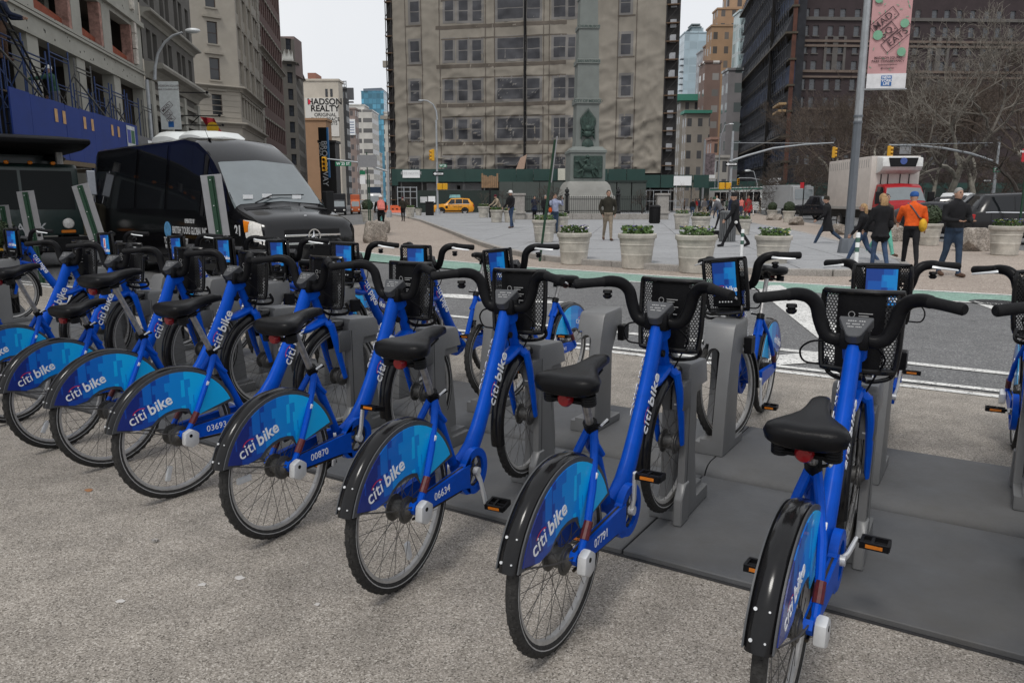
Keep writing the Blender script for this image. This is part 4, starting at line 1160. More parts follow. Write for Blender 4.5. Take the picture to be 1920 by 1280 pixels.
# ---- yellow taxi
tx = suv('taxi', 'yellow taxi with an advert board on its roof, passing the green hoarding', 'taxi', tuple(G(851, 401.8)), rad(90 + 2), m_yel, 4.45, 1.85, 1.74)
mb = MB(); mb.prism([(-.62, 1.78), (.62, 1.78), (.55, 2.12), (-.55, 2.12)], -.16, .16, 'x', xf=Matrix.Translation((0, -.15, 0))); mb.part('roof_board', M('advert_teal', (.20, .42, .45), .4, 0, .5, 3), tx)
for s in (1, -1):
    mb = MB(); mb.lathe([(0, 0), (.14, 0), (.14, .004), (0, .004)], 18, 'x', (s * (.945 if s > 0 else .949), .75, .78)); mb.part('door_emblem', m_vtrim, tx)
    letter('NYC TAXI', .2, m_vtrim, tx, (s * .951, -.1 * s - .15, .80), (0, s, 0), (0, 0, 1))

# ---- refrigerated box truck
bt = thing('box_truck', 'white refrigerated box truck with a red cab', 'truck', (19.55, 39.5, 0), rad(177))
m_box = M('box_white', (.58, .53, .49), .5, 0, .08, 2, dirt=.18)
mb = MB(); mb.box(-1.22, 1.22, -6.3, -.2, 1.05, 3.75); mb.part('cargo_box', m_box, bt, bevel=.05, seg=2)
C_ = Car([(1.72, .5, 1.05, 1.2, .85, .88, .8), (1.62, .42, 1.2, 1.34, .98, 1.0, .9), (1.35, .42, 1.34, 1.5, 1.02, 1.02, .93), (.85, .42, 1.4, 2.22, 1.03, 1.03, .88), (.6, .42, 1.42, 2.34, 1.03, 1.03, .9), (-.15, .42, 1.42, 2.36, 1.03, 1.03, .9)])
C_.body(.12).part('cab', paint('red', (.30, .010, .014)), bt, smooth=40)
mb = MB(); C_.patch(mb, [(1.33, 5.3), (1.33, 10.7), (.9, 9.25), (.9, 6.75)], 10, 5); mb.part('windscreen', m_wind, bt)
for mir in (False, True):
    mb = MB(); C_.patch(mb, [(1.1, 4.1), (.05, 4.1), (.05, 5.8), (.75, 5.8)], 5, 4, mirror=mir); mb.part('side_window', m_glass, bt)
for s in (1, -1):
    mb = MB(); mb.box(s * .62, s * .95, 1.6, 1.76, .72, .92); mb.part('headlight', m_lamp, bt, bevel=.03)
    mb = MB(); mb.box(s * 1.12, s * 1.42, 1.05, 1.15, 1.35, 1.95); mb.tube([(s * 1.0, 1.0, 1.9), (s * 1.25, 1.08, 1.9)], .015, 6); mb.part('wing_mirror', m_vtrim, bt, bevel=.03)
mb = MB(); mb.box(-1.0, 1.0, 1.55, 1.8, .38, .66); mb.part('bumper', m_vtrim, bt, bevel=.04)
mb = MB(); mb.box(-.55, .55, 1.70, 1.77, .74, 1.0); mb.part('grille', m_chr, bt, bevel=.02)
mb = MB(); mb.prism([(-.2, 2.85), (.45, 3.0), (.62, 3.2), (.58, 3.62), (-.2, 3.72)], -.98, .98, 'x'); ru = mb.part('refrigeration_unit', M('unit_white', (.66, .66, .65), .4), bt, bevel=.04, seg=2)
mb = MB(); mb.prism([(-.62, 3.18), (.62, 3.18), (.72, 3.62), (-.72, 3.62)], .60, .64, 'y'); mb.part('unit_grille', m_vtrim, ru, bevel=.01)
mb = MB(); mb.lathe([(0, 0), (.17, 0), (.17, .01), (0, .01)], 20, 'y', (0, .645, 3.46)); mb.part('unit_badge', M('badge_blue', (.05, .09, .3), .4), ru)
for x in (-.7, -.25, .35, .7):
    mb = MB(); mb.box(x - .02, x + .02, -.2, -.17, 1.6, 2.85); mb.part('pipe', m_vtrim, bt)
mb = MB(); mb.box(1.2202, 1.24, -6.28, -.22, 1.06, 1.2); mb.box(-1.24, -1.2202, -6.28, -.22, 1.06, 1.2); mb.part('rail', m_alu, bt)
mb = MB()
for k in range(20): mb.box(1.2203, 1.226, -6.1 + k * .29, -6.04 + k * .29, 3.2, 3.6)
mb.part('box_stripes', M('grey_lines', (.28, .27, .26), .6), bt)
mb = MB(); mb.box(-1.0, 1.0, -6.2, -.1, .6, 1.04); mb.part('chassis', m_vtrim, bt)
add_wheels(bt, .42, .28, .92, (.75, -4.6))

# ---- the other cars in the avenue on the right
suv('suv', 'large black sport utility vehicle cut by the right edge', 'car', tuple(G(1847, 457) + Vector((1.5, -.15, 0))), rad(-97), paint('charcoal', (.016, .016, .018)), 4.9, 1.95, 1.80, 'suv', wheel=.38)
suv('suv', 'black sport utility vehicle with chrome window trim behind the bearded man', 'car', tuple(G(1832, 436)), rad(-112), paint('black2', (.010, .010, .012)), 4.9, 1.9, 1.72, 'suv', wheel=.37)
suv('sedan', 'dark sedan with a pale windscreen behind the walker in the orange jacket', 'car', tuple(G(1764, 446)), rad(-132), paint('darkgrey', (.02, .02, .024)), 4.9, 1.86, 1.48, 'sedan', glass=None, wheel=.33)
suv('pickup_truck', 'white pickup truck behind the black sport utility vehicle', 'pickup truck', tuple(G(1790, 428)), rad(-135), paint('white', (.62, .63, .64)), 5.6, 1.98, 1.92, 'pickup', wheel=.40)
suv('pickup_truck', 'black pickup truck left of the box truck', 'pickup truck', tuple(G(1540, 412)), rad(180 + 18), paint('black3', (.014, .015, .02)), 5.4, 1.95, 1.88, 'pickup', wheel=.40)
suv('minivan', 'white minivan with a pale windscreen behind the person in the red coat', 'van', tuple(G(1424, 396)), rad(180 + 14), paint('white2', (.60, .62, .64)), 5.0, 2.0, 2.05, 'suv', wheel=.36)
for u, v, lab, a in ((1452, 394, 'yellow taxi right of the white minivan', 14), (1476, 397, 'yellow taxi nearer the green and white bus', 16)):
    suv('taxi', lab, 'taxi', tuple(G(u, v)), rad(180 + a), m_yel, 4.8, 1.9, 1.5, 'sedan', 'taxis in the right-hand avenue', wheel=.33)
# armoured truck
at = thing('armoured_truck', 'pale grey armoured truck with a windowed front between bus and black pickup', 'truck', tuple(G(1505, 405)), rad(180 + 14))
m_arm = M('armour_grey', (.33, .34, .35), .45, 0, .06, 2, dirt=.15)
mb = MB(); mb.box(-1.15, 1.15, -5.6, -.6, .7, 3.0); mb.part('body', m_arm, at, bevel=.04)
mb = MB(); mb.prism([(0, .6), (.0, 1.5), (-.15, 2.85), (-.6, 2.9), (-.6, .6)], -1.12, 1.12, 'x'); mb.part('cab', m_arm, at, bevel=.04)
mb = MB(); mb.add([(-1.0, .012, 1.62), (1.0, .012, 1.62), (1.0, -.13, 2.65), (-1.0, -.13, 2.65)], [(0, 1, 2, 3)]); mb.part('windscreen', m_wind, at)
mb = MB(); mb.box(-1.1, 1.1, -.1, .12, .45, .8); mb.part('bumper', m_vtrim, at)
for s in (1, -1):
    mb = MB(); mb.box(s * .7, s * 1.0, 0, .03, .9, 1.1); mb.part('headlight', m_lamp, at)
add_wheels(at, .48, .3, .95, (-1.0, -4.4))
# bus
bu = thing('city_bus', 'white and green city bus with its side towards the plaza', 'bus', tuple(G(1462, 401)), rad(180 + 16))
m_bus = M('bus_white', (.60, .62, .62), .35, 0, .05, 2)
mb = MB(); mb.prism([(0, .35), (.0, 1.2), (-.12, 2.9), (-.3, 3.05), (-12, 3.05), (-12, .35)], -1.27, 1.27, 'x', xf=Matrix.Translation((0, -1.5, 0))); mb.part('body', m_bus, bu, bevel=.06, seg=2)
for s in (1, -1):
    for k in range(7):
        mb = MB(); mb.box(s * 1.272, s * 1.278, -3.4 - k * 1.45, -2.1 - k * 1.45, 1.35, 2.5); mb.part('side_window', m_glass, bu)
    mb = MB(); mb.box(s * 1.272, s * 1.279, -13.3, -1.7, 2.75, 2.95); mb.part('green_band', M('bus_green', (.05, .22, .17), .4), bu)
mb = MB(); mb.add([(-1.15, -1.492, 1.1), (1.15, -1.492, 1.1), (1.15, -1.59, 2.5), (-1.15, -1.59, 2.5)], [(0, 1, 2, 3)]); mb.part('windscreen', m_wind, bu)
add_wheels(bu, .48, .3, 1.1, (-3.8, -10.8))

# ---- traffic far up the street on the left
def far_truck(name, label, cat, u, v, wpx, hpx, col, front=None, rz=180 + 12, length=6., glassy_=True):
    p = G(u, v); Zc = p.y; w = wpx * Zc / FPX; h = hpx * Zc / FPX
    t = thing(name, label, cat, tuple(p), rad(rz)); m = paint(name + str(u), col)
    mb = MB(); mb.box(-w / 2, w / 2, -length, -.9, h * .16, h); mb.part('body', m, t, bevel=.05)
    f = paint(name + 'f' + str(u), front) if front else m
    mb = MB(); mb.prism([(.0, h * .12), (.05, h * .38), (-.35, h * .72), (-.9, h * .76), (-.9, h * .12)], -w * .46, w * .46, 'x'); mb.part('cab', f, t, bevel=.05)
    mb = MB(); mb.add([(-w * .4, .045, h * .40), (w * .4, .045, h * .40), (w * .38, -.33, h * .70), (-w * .38, -.33, h * .70)], [(0, 1, 2, 3)]); mb.part('windscreen', m_wind, t)
    for s in (1, -1):
        mb = MB(); mb.box(s * w * .28, s * w * .42, .0, .07, h * .22, h * .28); mb.part('headlight', m_lamp, t)
    add_wheels(t, h * .14, .25, w * .42, (-1.2, -length + 1.2))
    return t
far_truck('delivery_truck', 'navy delivery truck with a white cab far up the left street', 'truck', 704, 398, 24, 46, (.012, .03, .06), (.60, .61, .62))
far_truck('city_bus', 'orange and white bus far up the left street', 'bus', 667, 402, 17, 36, (.42, .10, .04), (.5, .13, .05))
far_truck('dump_truck', 'black truck behind the nose of the passenger van', 'truck', 637, 404, 24, 40, (.015, .015, .017), None)
suv('taxi', 'yellow taxi far up the left street', 'taxi', tuple(G(679, 395)), rad(180 + 12), m_yel, 4.8, 1.9, 1.6, 'sedan', wheel=.33)
suv('sedan', 'silver car far up the left street', 'car', tuple(G(690, 397)), rad(180 + 12), paint('silver', (.45, .46, .47)), 4.7, 1.85, 1.5, 'sedan', wheel=.33)
# ================================================================== plaza furniture
m_soil = M('soil', (.045, .03, .02), .95, 0, .3, 20, bump=.6)
m_leaf = M('pansy_leaf', (.07, .13, .03), .6, 0, .4, 30)
m_pur = M('purple_petal', (.10, .06, .34), .6, 0, .3, 30); m_wht = M('white_petal', (.72, .72, .66), .6, 0, .1, 30); m_yp = M('yellow_petal', (.70, .55, .12), .6)
m_bark = M('shrub_bark', (.13, .10, .075), .85, 0, .3, 12, bump=.4)
m_bush = M('bush_leaf', (.030, .048, .018), .6, 0, .45, 10)
PROF = [(0, 0), (.29, 0), (.31, .02), (.335, .28), (.345, .30), (.345, .315), (.34, .325), (.362, .50), (.372, .51), (.372, .53), (.364, .54), (.385, .645), (.41, .655), (.418, .68), (.418, .735), (.405, .755), (.375, .755), (.365, .72), (0, .70)]
mb = MB(); mb.lathe(PROF, 32); POT = mb.mesh('pot', m_cast, smooth=28)
mb = MB(); mb.lathe([(0, .706), (.366, .715)], 24); SOIL = mb.mesh('soil', m_soil)
def flowers(seed):
    rnd = random.Random(seed); mb = MB()
    for k in range(260):
        a = rnd.uniform(0, 6.28); r = .34 * math.sqrt(rnd.random()); h = rnd.uniform(.02, .20)
        p = Vector((r * math.cos(a), r * math.sin(a), .71 + h)); mb.mat(m_leaf)
        d = Vector((rnd.uniform(-1, 1), rnd.uniform(-1, 1), rnd.uniform(.2, 1.2))).normalized(); s_ = d.orthogonal().normalized()
        L = rnd.uniform(.05, .10); w = L * .38
        mb.add([p - d * L * .5, p + s_ * w, p + d * L * .6, p - s_ * w], [(0, 1, 2, 3)])
    for k in range(46):
        a = rnd.uniform(0, 6.28); r = .36 * math.sqrt(rnd.random()); p = Vector((r * math.cos(a), r * math.sin(a), .82 + rnd.uniform(0, .10)))
        mb.mat(rnd.choice((m_pur, m_pur, m_pur, m_wht, m_wht, m_yp)))
        for q in range(5):
            b = q * 1.2566 + a; d = Vector((math.cos(b), math.sin(b), rnd.uniform(-.1, .5))).normalized(); s_ = Vector((-d.y, d.x, 0)).normalized()
            mb.add([p, p + d * .024 + s_ * .022, p + d * .046, p + d * .024 - s_ * .022], [(0, 1, 2, 3)])
    return mb.mesh('flowers', None, smooth=0, fix=False)
FL = [flowers(i) for i in range(3)]
def twigs(seed, n0, h, spread, r0=.014):
    rnd = random.Random(seed); mb = MB()
    def br(p, d, L, r, lv):
        q = p + d * L; mid = p.lerp(q, .5) + Vector((rnd.uniform(-1, 1), rnd.uniform(-1, 1), 0)) * L * .07
        mb.tube([p, mid, q], [r, r * .85, r * .6], 4 if lv else 5, cap=False)
        if lv < 4:
            for k in range(rnd.choice((2, 2, 3))):
                dd = (d + Vector((rnd.uniform(-1, 1), rnd.uniform(-1, 1), rnd.uniform(-.2, .7))) * spread).normalized(); br(q if k else mid.lerp(q, .6), dd, L * rnd.uniform(.6, .85), r * .58, lv + 1)
    for k in range(n0):
        a = rnd.uniform(0, 6.28); br(Vector((.1 * math.cos(a), .1 * math.sin(a), .70)), Vector((math.cos(a) * .25, math.sin(a) * .25, 1)).normalized(), h * .36, r0, 0)
    return mb.mesh('bare_shrub', m_bark, smooth=0)
SH1 = twigs(3, 5, 1.5, .45); SH2 = twigs(8, 3, 1.1, .8)
def bush(seed, r):
    rnd = random.Random(seed); mb = MB(); mb.ball((0, 0, .70 + r * .95), (r * .82, r * .82, r * .86), 14, 10)
    for k in range(1500):
        d = Vector((rnd.gauss(0, 1), rnd.gauss(0, 1), rnd.gauss(0, 1))).normalized(); p = Vector((0, 0, .70 + r * .95)) + d * r * rnd.uniform(.8, 1.04)
        t = d.orthogonal().normalized(); t = Matrix.Rotation(rnd.uniform(0, 6.28), 4, d) @ t; s_ = d.cross(t); L = .05
        mb.add([p - t * L, p + s_ * L * .5 + d * .02, p + t * L + d * .03, p - s_ * L * .5], [(0, 1, 2, 3)])
    return mb.mesh('clipped_bush', m_bush, smooth=0, fix=False)
BU = bush(4, .34)
def planter(u, v, label, plant='flowers', sc=1., z=0., i=0):
    p = G(u, v, z); t = thing('planter', label, 'planter', tuple(p), random.uniform(0, 6), 'round stone planters')
    t.scale = (sc, sc, sc)
    link('pot', POT, t); link('soil', SOIL, t)
    if plant == 'flowers': link('flowers', FL[i % 3], t)
    elif plant == 'shrub': link('bare_shrub', SH1, t); link('flowers', FL[1], t)
    elif plant == 'twiggy': link('bare_shrub', SH2, t); link('flowers', FL[2], t)
    elif plant == 'bush': link('clipped_bush', BU, t)
    return t
planter(1076, 495, 'stone planter of pansies beside the leaning green post, nearest the kerb', 'flowers', 1.02, 0, 0)
planter(1193, 503, 'stone planter of pansies on the gravel, in the middle of the plaza edge', 'flowers', 1.06, 0, 1)
planter(1303, 511, 'stone planter of pansies behind the wheel with the citi screen, largest in view', 'flowers', 1.08, 0, 2)
planter(1447, 503, 'stone planter of pansies beside the woman in black with the white bag', 'flowers', 1.0, 0, 0)
planter(1020, 454, 'stone planter of green leaves behind the leaning green post', 'flowers', 1.0, PZ, 1)
planter(1050, 437, 'stone planter beside the woman taking a photograph', 'flowers', .95, PZ, 2)
planter(1278, 430, 'stone planter with a tall bare shrub near the black litter bin', 'shrub', 1.0, PZ)
planter(1313, 440, 'stone planter with a low twiggy shrub right of the tall bare shrub', 'twiggy', 1.0, PZ)
planter(1392, 440, 'stone planter behind the woman in black', 'twiggy', .85, PZ)
planter(907, 408, 'stone planter left of the builder in the white helmet', 'twiggy', 1.2, PZ)
planter(931, 417, 'stone planter in front of the person in the red cap', 'flowers', 1.05, PZ, 1)
planter(956, 417, 'stone planter behind the builder in the white helmet', 'flowers', 1.0, PZ, 2)
planter(769, 407, 'stone planter right of the walker on the gravel', 'twiggy', 1.05, PZ)
planter(785, 404, 'stone planter beside the black bin under the street lamp', 'flowers', .8, PZ, 0)
planter(690, 416, 'stone planter with a round clipped bush behind the largest boulder', 'bush', 1.15, 0)
planter(1740, 460, 'stone planter with a round clipped bush right of the orange jacket', 'bush', 1.0, 0)
planter(1882, 478, 'stone planter of pansies near the right edge', 'flowers', 1.1, 0, 1)
planter(1447, 412, 'small stone planter far off beside the right-hand avenue', 'bush', 1., 0)
planter(1478, 417, 'stone planter with a dark bush left of the red sign', 'bush', 1.05, 0)

def boulder(u, v, label, w, h, d, seed, cut=.55):
    p = G(u, v); rnd = random.Random(seed); bm = bmesh.new(); bmesh.ops.create_icosphere(bm, subdivisions=4, radius=1)
    planes = []
    for k in range(10):
        n_ = Vector((rnd.gauss(0, 1), rnd.gauss(0, 1), rnd.gauss(0, .8))).normalized(); planes.append((n_, rnd.uniform(.62, .86)))
    planes += [(Vector((0, 0, 1)), .8), (Vector((0, -1, .1)).normalized(), .7), (Vector((1, 0, .15)).normalized(), .75), (Vector((-1, 0, .25)).normalized(), .75)]
    for vv in bm.verts:
        c = vv.co.copy()
        for n_, dd in planes:
            k = c.dot(n_) - dd
            if k > 0: c -= n_ * k
        c *= 1 + .05 * noise.noise(c * 3 + Vector((seed, 0, 0))) + .02 * noise.noise(c * 9)
        vv.co = Vector((c.x * w / 1.5, c.y * d / 1.5, max(0, (c.z + .62)) * h / 1.45))
    me = bpy.data.meshes.new('boulder'); bm.to_mesh(me); bm.free(); me.materials.append(m_boulder)
    me.polygons.foreach_set('use_smooth', [True] * len(me.polygons)); me.set_sharp_from_angle(angle=rad(30))
    o = link('boulder', me, loc=p, rot=(0, 0, rnd.uniform(-.3, .3)))
    return tag(o, label, 'boulder', 'boulders on the gravel')
boulder(704, 455, 'large rough boulder right of the black van', .78, .80, .7, 1)
boulder(722, 437, 'dark boulder just behind the largest boulder', .5, .62, .6, 2)
boulder(1820, 470, 'pointed boulder behind the bearded man', .95, .72, .8, 3)
boulder(1672, 452, 'squat boulder between the women and the orange jacket', .75, .62, .7, 5)
boulder(1493, 422, 'flat-topped boulder at the foot of the small red sign', .85, .55, .8, 6)
boulder(1452, 413, 'low wide boulder in front of the far taxis', 1.1, .5, .9, 7)
boulder(1574, 440, 'small boulder behind the walking woman in the long coat', .6, .5, .6, 8)

m_galv = M('galvanised', (.36, .38, .40), .5, .5, .12, 6, dirt=.12)
m_lampgrey = M('lamp_post_grey', (.13, .145, .165), .5, .2, .08, 4)
m_signgreen = M('street_sign_green', (.008, .16, .075), .4)
m_postgreen = M('post_green', (.010, .045, .022), .6, .1, .2, 20)
m_signback = M('sign_back', (.30, .30, .31), .45, .5, .08, 8, bump=.03)
m_sigyel = M('signal_yellow', (.62, .32, .01), .4, 0, .06, 6)
m_lens = M('signal_lens', (.02, .012, .01), .3)
def fx(o, x, y, z, xd=(1, 0, 0), yd=(0, 0, 1)): return frame_mtx(Vector(o) + Vector((x, y, z)), xd, yd)

# ---- right-hand lamp post with the pink banner
lp = G(1588, 483); lz = lambda v: CAMH + (HZ - v) * 20.0 / FPX
t = thing('lamp_post', 'tall grey lamp post standing on an octagonal foot, pink banner beside it', 'lamp post', tuple(lp))
def ngon(r, n=8, a0=math.pi / 8): return [(r * math.cos(a0 + 2 * math.pi * k / n), r * math.sin(a0 + 2 * math.pi * k / n)) for k in range(n)]
mb = MB(); mb.loft([[(x, y, z) for x, y in ngon(r)] for z, r in ((0, .33), (.05, .33), (.07, .27), (.48, .22), (.52, .20), (.53, .12))]); mb.part('foot', m_lampgrey, t, smooth=20)
mb = MB(); mb.loft([[(x, y, z) for x, y in ngon(r)] for z, r in ((.5, .115), (3.6, .105))]); mb.part('pole', m_lampgrey, t, smooth=20)
mb = MB(); mb.loft([[(x, y, z) for x, y in ngon(r)] for z, r in ((3.6, .10), (9.2, .075))]); mb.tube([(0, 0, 9.1), (-.3, -.05, 9.9), (-1.3, -.2, 10.3), (-2.4, -.4, 10.2)], .045, 8); mb.ball((-2.7, -.45, 10.18), (.35, .14, .09), 12, 6); mb.part('upper_pole', m_galv, t, smooth=20)
mb = MB()
for z in (3.55, 3.7): mb.lathe([(.10, z), (.118, z), (.118, z + .05), (.10, z + .05)], 12)
mb.part('band', m_lampgrey, t)
bx0 = .13
ba = thing('street_banner', 'pink street banner with a diagonal lettered frame and mint dots', 'banner', (lp.x, lp.y, 0), rad(-6))
m_pink = M('banner_pink', (.50, .28, .285), .7, 0, .06, 3, bump=.05); m_mint = M('banner_mint', (.17, .36, .24), .7); m_bandk = M('banner_ink', (.06, .03, .035), .7)
zt, zb_ = 6.74, 4.42
mb = MB(); mb.add([(bx0, -.004, zt), (bx0 + .98, -.03, zt), (bx0 + .98, .0, zb_ + .37), (bx0, -.03, zb_ + .37)], [(0, 1, 2, 3)]); mb.add([(bx0, .004, zt), (bx0 + .98, -.022, zt), (bx0 + .98, .008, zb_ + .37), (bx0, -.022, zb_ + .37)], [(3, 2, 1, 0)]); bc = mb.part('cloth', m_pink, ba, fix=False)
mb = MB(); mb.box(bx0, bx0 + .98, -.03, -.005, zb_, zb_ + .37); mb.part('white_foot_strip', M('banner_white', (.66, .66, .68), .7), ba)
for z in (zt + .02, zb_ - .02):
    mb = MB(); mb.tube([(0, 0, z), (bx0 + 1.02, -.012, z)], .02, 8); mb.part('bracket', m_galv, ba)
cx, cz = bx0 + .50, zt - .86; y_ = -.045
rt = rad(41); ex = Vector((math.cos(rt), 0, math.sin(rt))); ey = Vector((-math.sin(rt), 0, math.cos(rt)))
def dbox(a0, a1, b0, b1, y=y_, th=.017, parent=ba, mat=None, o=(cx, 0, cz), ax=ex, ay=ey):
    mb = MB()
    for p0, p1 in (((a0, b0), (a1, b0)), ((a1, b0), (a1, b1)), ((a1, b1), (a0, b1)), ((a0, b1), (a0, b0))):
        A = Vector(o) + ax * p0[0] + ay * p0[1]; B = Vector(o) + ax * p1[0] + ay * p1[1]; d = (B - A).normalized(); w = Vector((-d.z, 0, d.x)) * th / 2
        mb.add([A - w - d * th / 2 + Vector((0, y, 0)), B - w + d * th / 2 + Vector((0, y, 0)), B + w + d * th / 2 + Vector((0, y, 0)), A + w - d * th / 2 + Vector((0, y, 0))], [(0, 1, 2, 3)])
    return mb.part('lettered_frame', mat or m_bandk, parent, smooth=0, fix=False)
for (a0, a1, b0, b1, s_) in ((-.36, .36, .16, .42, 'MAD.'), (-.30, .12, -.12, .14, 'SQ.'), (-.42, .42, -.40, -.14, 'EATS')):
    o_ = dbox(a0, a1, b0, b1)
    A = Vector((cx, y_ - .003, cz)) + ex * ((a0 + a1) / 2) + ey * ((b0 + b1) / 2)
    letter(s_, .235, m_bandk, ba, A, ex, ey, 'CENTER', bold=.002, spacing=1.12)
for x, z, r in ((.14, zt - .12, .10), (.82, zt - .72, .11), (.18, zt - 1.0, .12), (.80, zt - 1.42, .11)):
    mb = MB(); mb.lathe([(0, -.0), (r, 0), (r, .004), (0, .004)], 16, 'y', (bx0 + x, -.052, z)); mb.part('mint_dot', m_mint, ba)
rb = random.Random(5)
for k in range(26):
    x, z = bx0 + rb.uniform(.05, .93), rb.uniform(zb_ + .45, zt - .1); a = rb.uniform(0, 3.14); mb = MB()
    mb.box(-.035, .035, 0, .003, -.008, .008, xf=Matrix.Translation((x, -.0365, z)) @ Matrix.Rotation(a, 4, 'Y')); mb.part('mint_sprig', m_mint, ba)
for i, (s_, sz) in enumerate((('MADISON SQUARE', .082), ('PARK CONSERVANCY', .082), ('madisonsquarepark.org', .05), ('@madsqparknyc', .05))):
    letter(s_, sz, m_bandk, ba, (bx0 + .49, -.04, zt - 1.56 - i * .085), (1, 0, 0), (0, 0, 1), 'CENTER', bold=.001)
mb = MB(); mb.box(bx0 + .36, bx0 + .62, -.04, -.031, zb_ + .06, zb_ + .32); mb.part('blue_square', M('logo_blue', (.02, .12, .36), .5), ba)
for i, s_ in enumerate(('NEW', 'YORK', 'LIFE')): letter(s_, .095, m_white, ba, (bx0 + .49, -.043, zb_ + .27 - i * .08), (1, 0, 0), (0, 0, 1), 'CENTER', bold=.002)

# ---- left-hand lamp post with the white banner
Y2 = 36.6; q = AT(294, 375, Y2)
t = thing('lamp_post', 'curved-arm lamp post in front of the scaffolded building', 'lamp post', (q.x, Y2, 0))
zz = lambda v: AT(300, v, Y2).z
ux = lambda u, v: AT(u, v, Y2).x - q.x
mb = MB(); mb.tube([(0, 0, 0), (0, 0, 3), (0, 0, zz(150))], [.12, .10, .085], 10); mb.loft([[(x, y, z) for x, y in ngon(r)] for z, r in ((0, .3), (.5, .22), (.55, .13))]); mb.part('pole', m_galv, t)
P_ = [(292, 150), (293, 125), (299, 100), (313, 80), (330, 67), (350, 61)]
mb = MB(); mb.tube([(ux(a, b) * .9, 0, zz(b)) for a, b in P_], [.08, .07, .06, .055, .05, .045], 10); mb.part('arm', m_galv, t)
mb = MB(); mb.ball((ux(361, 58), 0, zz(58)), (.36, .14, .12), 14, 8); mb.part('lamp_head', M('lamp_head', (.55, .57, .58), .4, .2), t)
b2 = thing('street_banner', 'white street banner with a diagonal lettered frame by the scaffolding', 'banner', (q.x, Y2, 0))
x0, x1, z1, z0 = ux(296, 153), ux(334, 153), zz(153), zz(243)
mb = MB(); mb.box(x0, x1, -.02, 0, z0, z1); mb.part('cloth', M('banner_white2', (.55, .58, .58), .7), b2)
c_ = Vector(((x0 + x1) / 2, 0, z0 + (z1 - z0) * .36)); sc = (x1 - x0) / 1.0
for (a0, a1, b0, b1, s_) in ((-.36, .36, .16, .42, 'MAD.'), (-.36, .06, -.12, .14, 'SQ.'), (-.42, -.02, -.40, -.14, 'PK')):
    k = sc * .95
    dbox(a0 * k, a1 * k, b0 * k, b1 * k, -.024, .02, b2, None, c_); A = c_ + ex * k * (a0 + a1) / 2 + ey * k * (b0 + b1) / 2 + Vector((0, -.026, 0)); letter(s_, .24 * k, m_bandk, b2, A, ex, ey, 'CENTER', bold=.003)
mb = MB(); mb.box(c_.x - .13, c_.x + .13, -.024, -.021, z0 + .1, z0 + .36); mb.part('blue_square', MATS['logo_blue'], b2)
letter('MADISON SQUARE', .13, m_bandk, b2, (c_.x, -.026, z1 - .2), (1, 0, 0), (0, 0, 1), 'CENTER'); letter('PARK CONSERVANCY', .11, m_bandk, b2, (c_.x, -.026, z1 - .36), (1, 0, 0), (0, 0, 1), 'CENTER')

# ---- parking-sign posts seen from behind
def sign_post(label, u0, v0, lean, base, w, h, zt_, rz=0.):
    p = G(*base); t = thing('sign_post', label, 'sign post', tuple(p), rz); t.rotation_euler = (lean[1], lean[0], rz)
    mb = MB(); mb.prism([(-.05, 0), (-.05, .012), (-.022, .012), (-.022, .04), (.022, .04), (.022, .012), (.05, .012), (.05, 0)], 0, zt_ - .02, 'z', xf=Matrix.Translation((0, -.05, 0)) @ Matrix.Rotation(math.pi, 4, 'Z')); mb.part('post', m_postgreen, t)
    mb = MB(); mb.box(-w / 2, w / 2, -.045, -.041, zt_ - h, zt_); pl = mb.part('sign_plate', m_signback, t, bevel=.002)
    for z in (zt_ - .08, zt_ - h / 2, zt_ - h + .08):
        mb = MB(); mb.cyl((0, -.10, z), (0, -.045, z), .008, n=8); mb.part('bolt', m_silver, pl)
    return t
sign_post('green sign post with a tall grey plate in front of the van door', 0, 0, (rad(-4.5), 0), (432, 565), .32, .92, 1.93)
sign_post('leaning green sign post between the refuse truck and the van', 0, 0, (rad(-13), 0), (212, 530), .32, 1.02, 1.88)
sign_post('green sign post in front of the refuse truck cab', 0, 0, (rad(-5), 0), (84, 530), .33, .95, 1.72)
sign_post('short green sign post at the far left in front of the refuse truck', 0, 0, (rad(-3), 0), (30, 520), .26, .90, 1.45)
p = G(1012, 490); t = thing('sign_post', 'thin dark green post leaning right between two planters', 'sign post', tuple(p)); t.rotation_euler = (0, rad(6.8), rad(0))
mb = MB(); mb.box(-.03, .03, -.02, .02, 0, 3.05); mb.part('post', m_postgreen, t); mb = MB(); mb.box(-.012, .012, -.25, .25, 2.0, 3.12, xf=Matrix.Translation((.035, 0, 0))); mb.part('sign_plate', m_signback, t)
p = G(694, 441); t = thing('sign_post', 'dark green double post with grey plates behind the largest boulder', 'sign post', tuple(p), rad(0))
k = p.y / FPX
mb = MB(); mb.box(-.05, -.01, -.03, .03, 0, 150 * k); mb.box(.02, .06, -.03, .03, 0, 110 * k); mb.part('post', m_postgreen, t)
mb = MB(); mb.box(-.42, .42, -.05, -.04, 123 * k, 145 * k); mb.part('sign_plate', m_signback, t)
mb = MB(); mb.box(-.36, -.12, -.05, -.04, 93 * k, 108 * k); mb.part('notice', m_white, t)
mb = MB(); mb.box(-.36, -.12, -.05, -.04, 110 * k, 117 * k); mb.part('street_sign', m_signgreen, t)

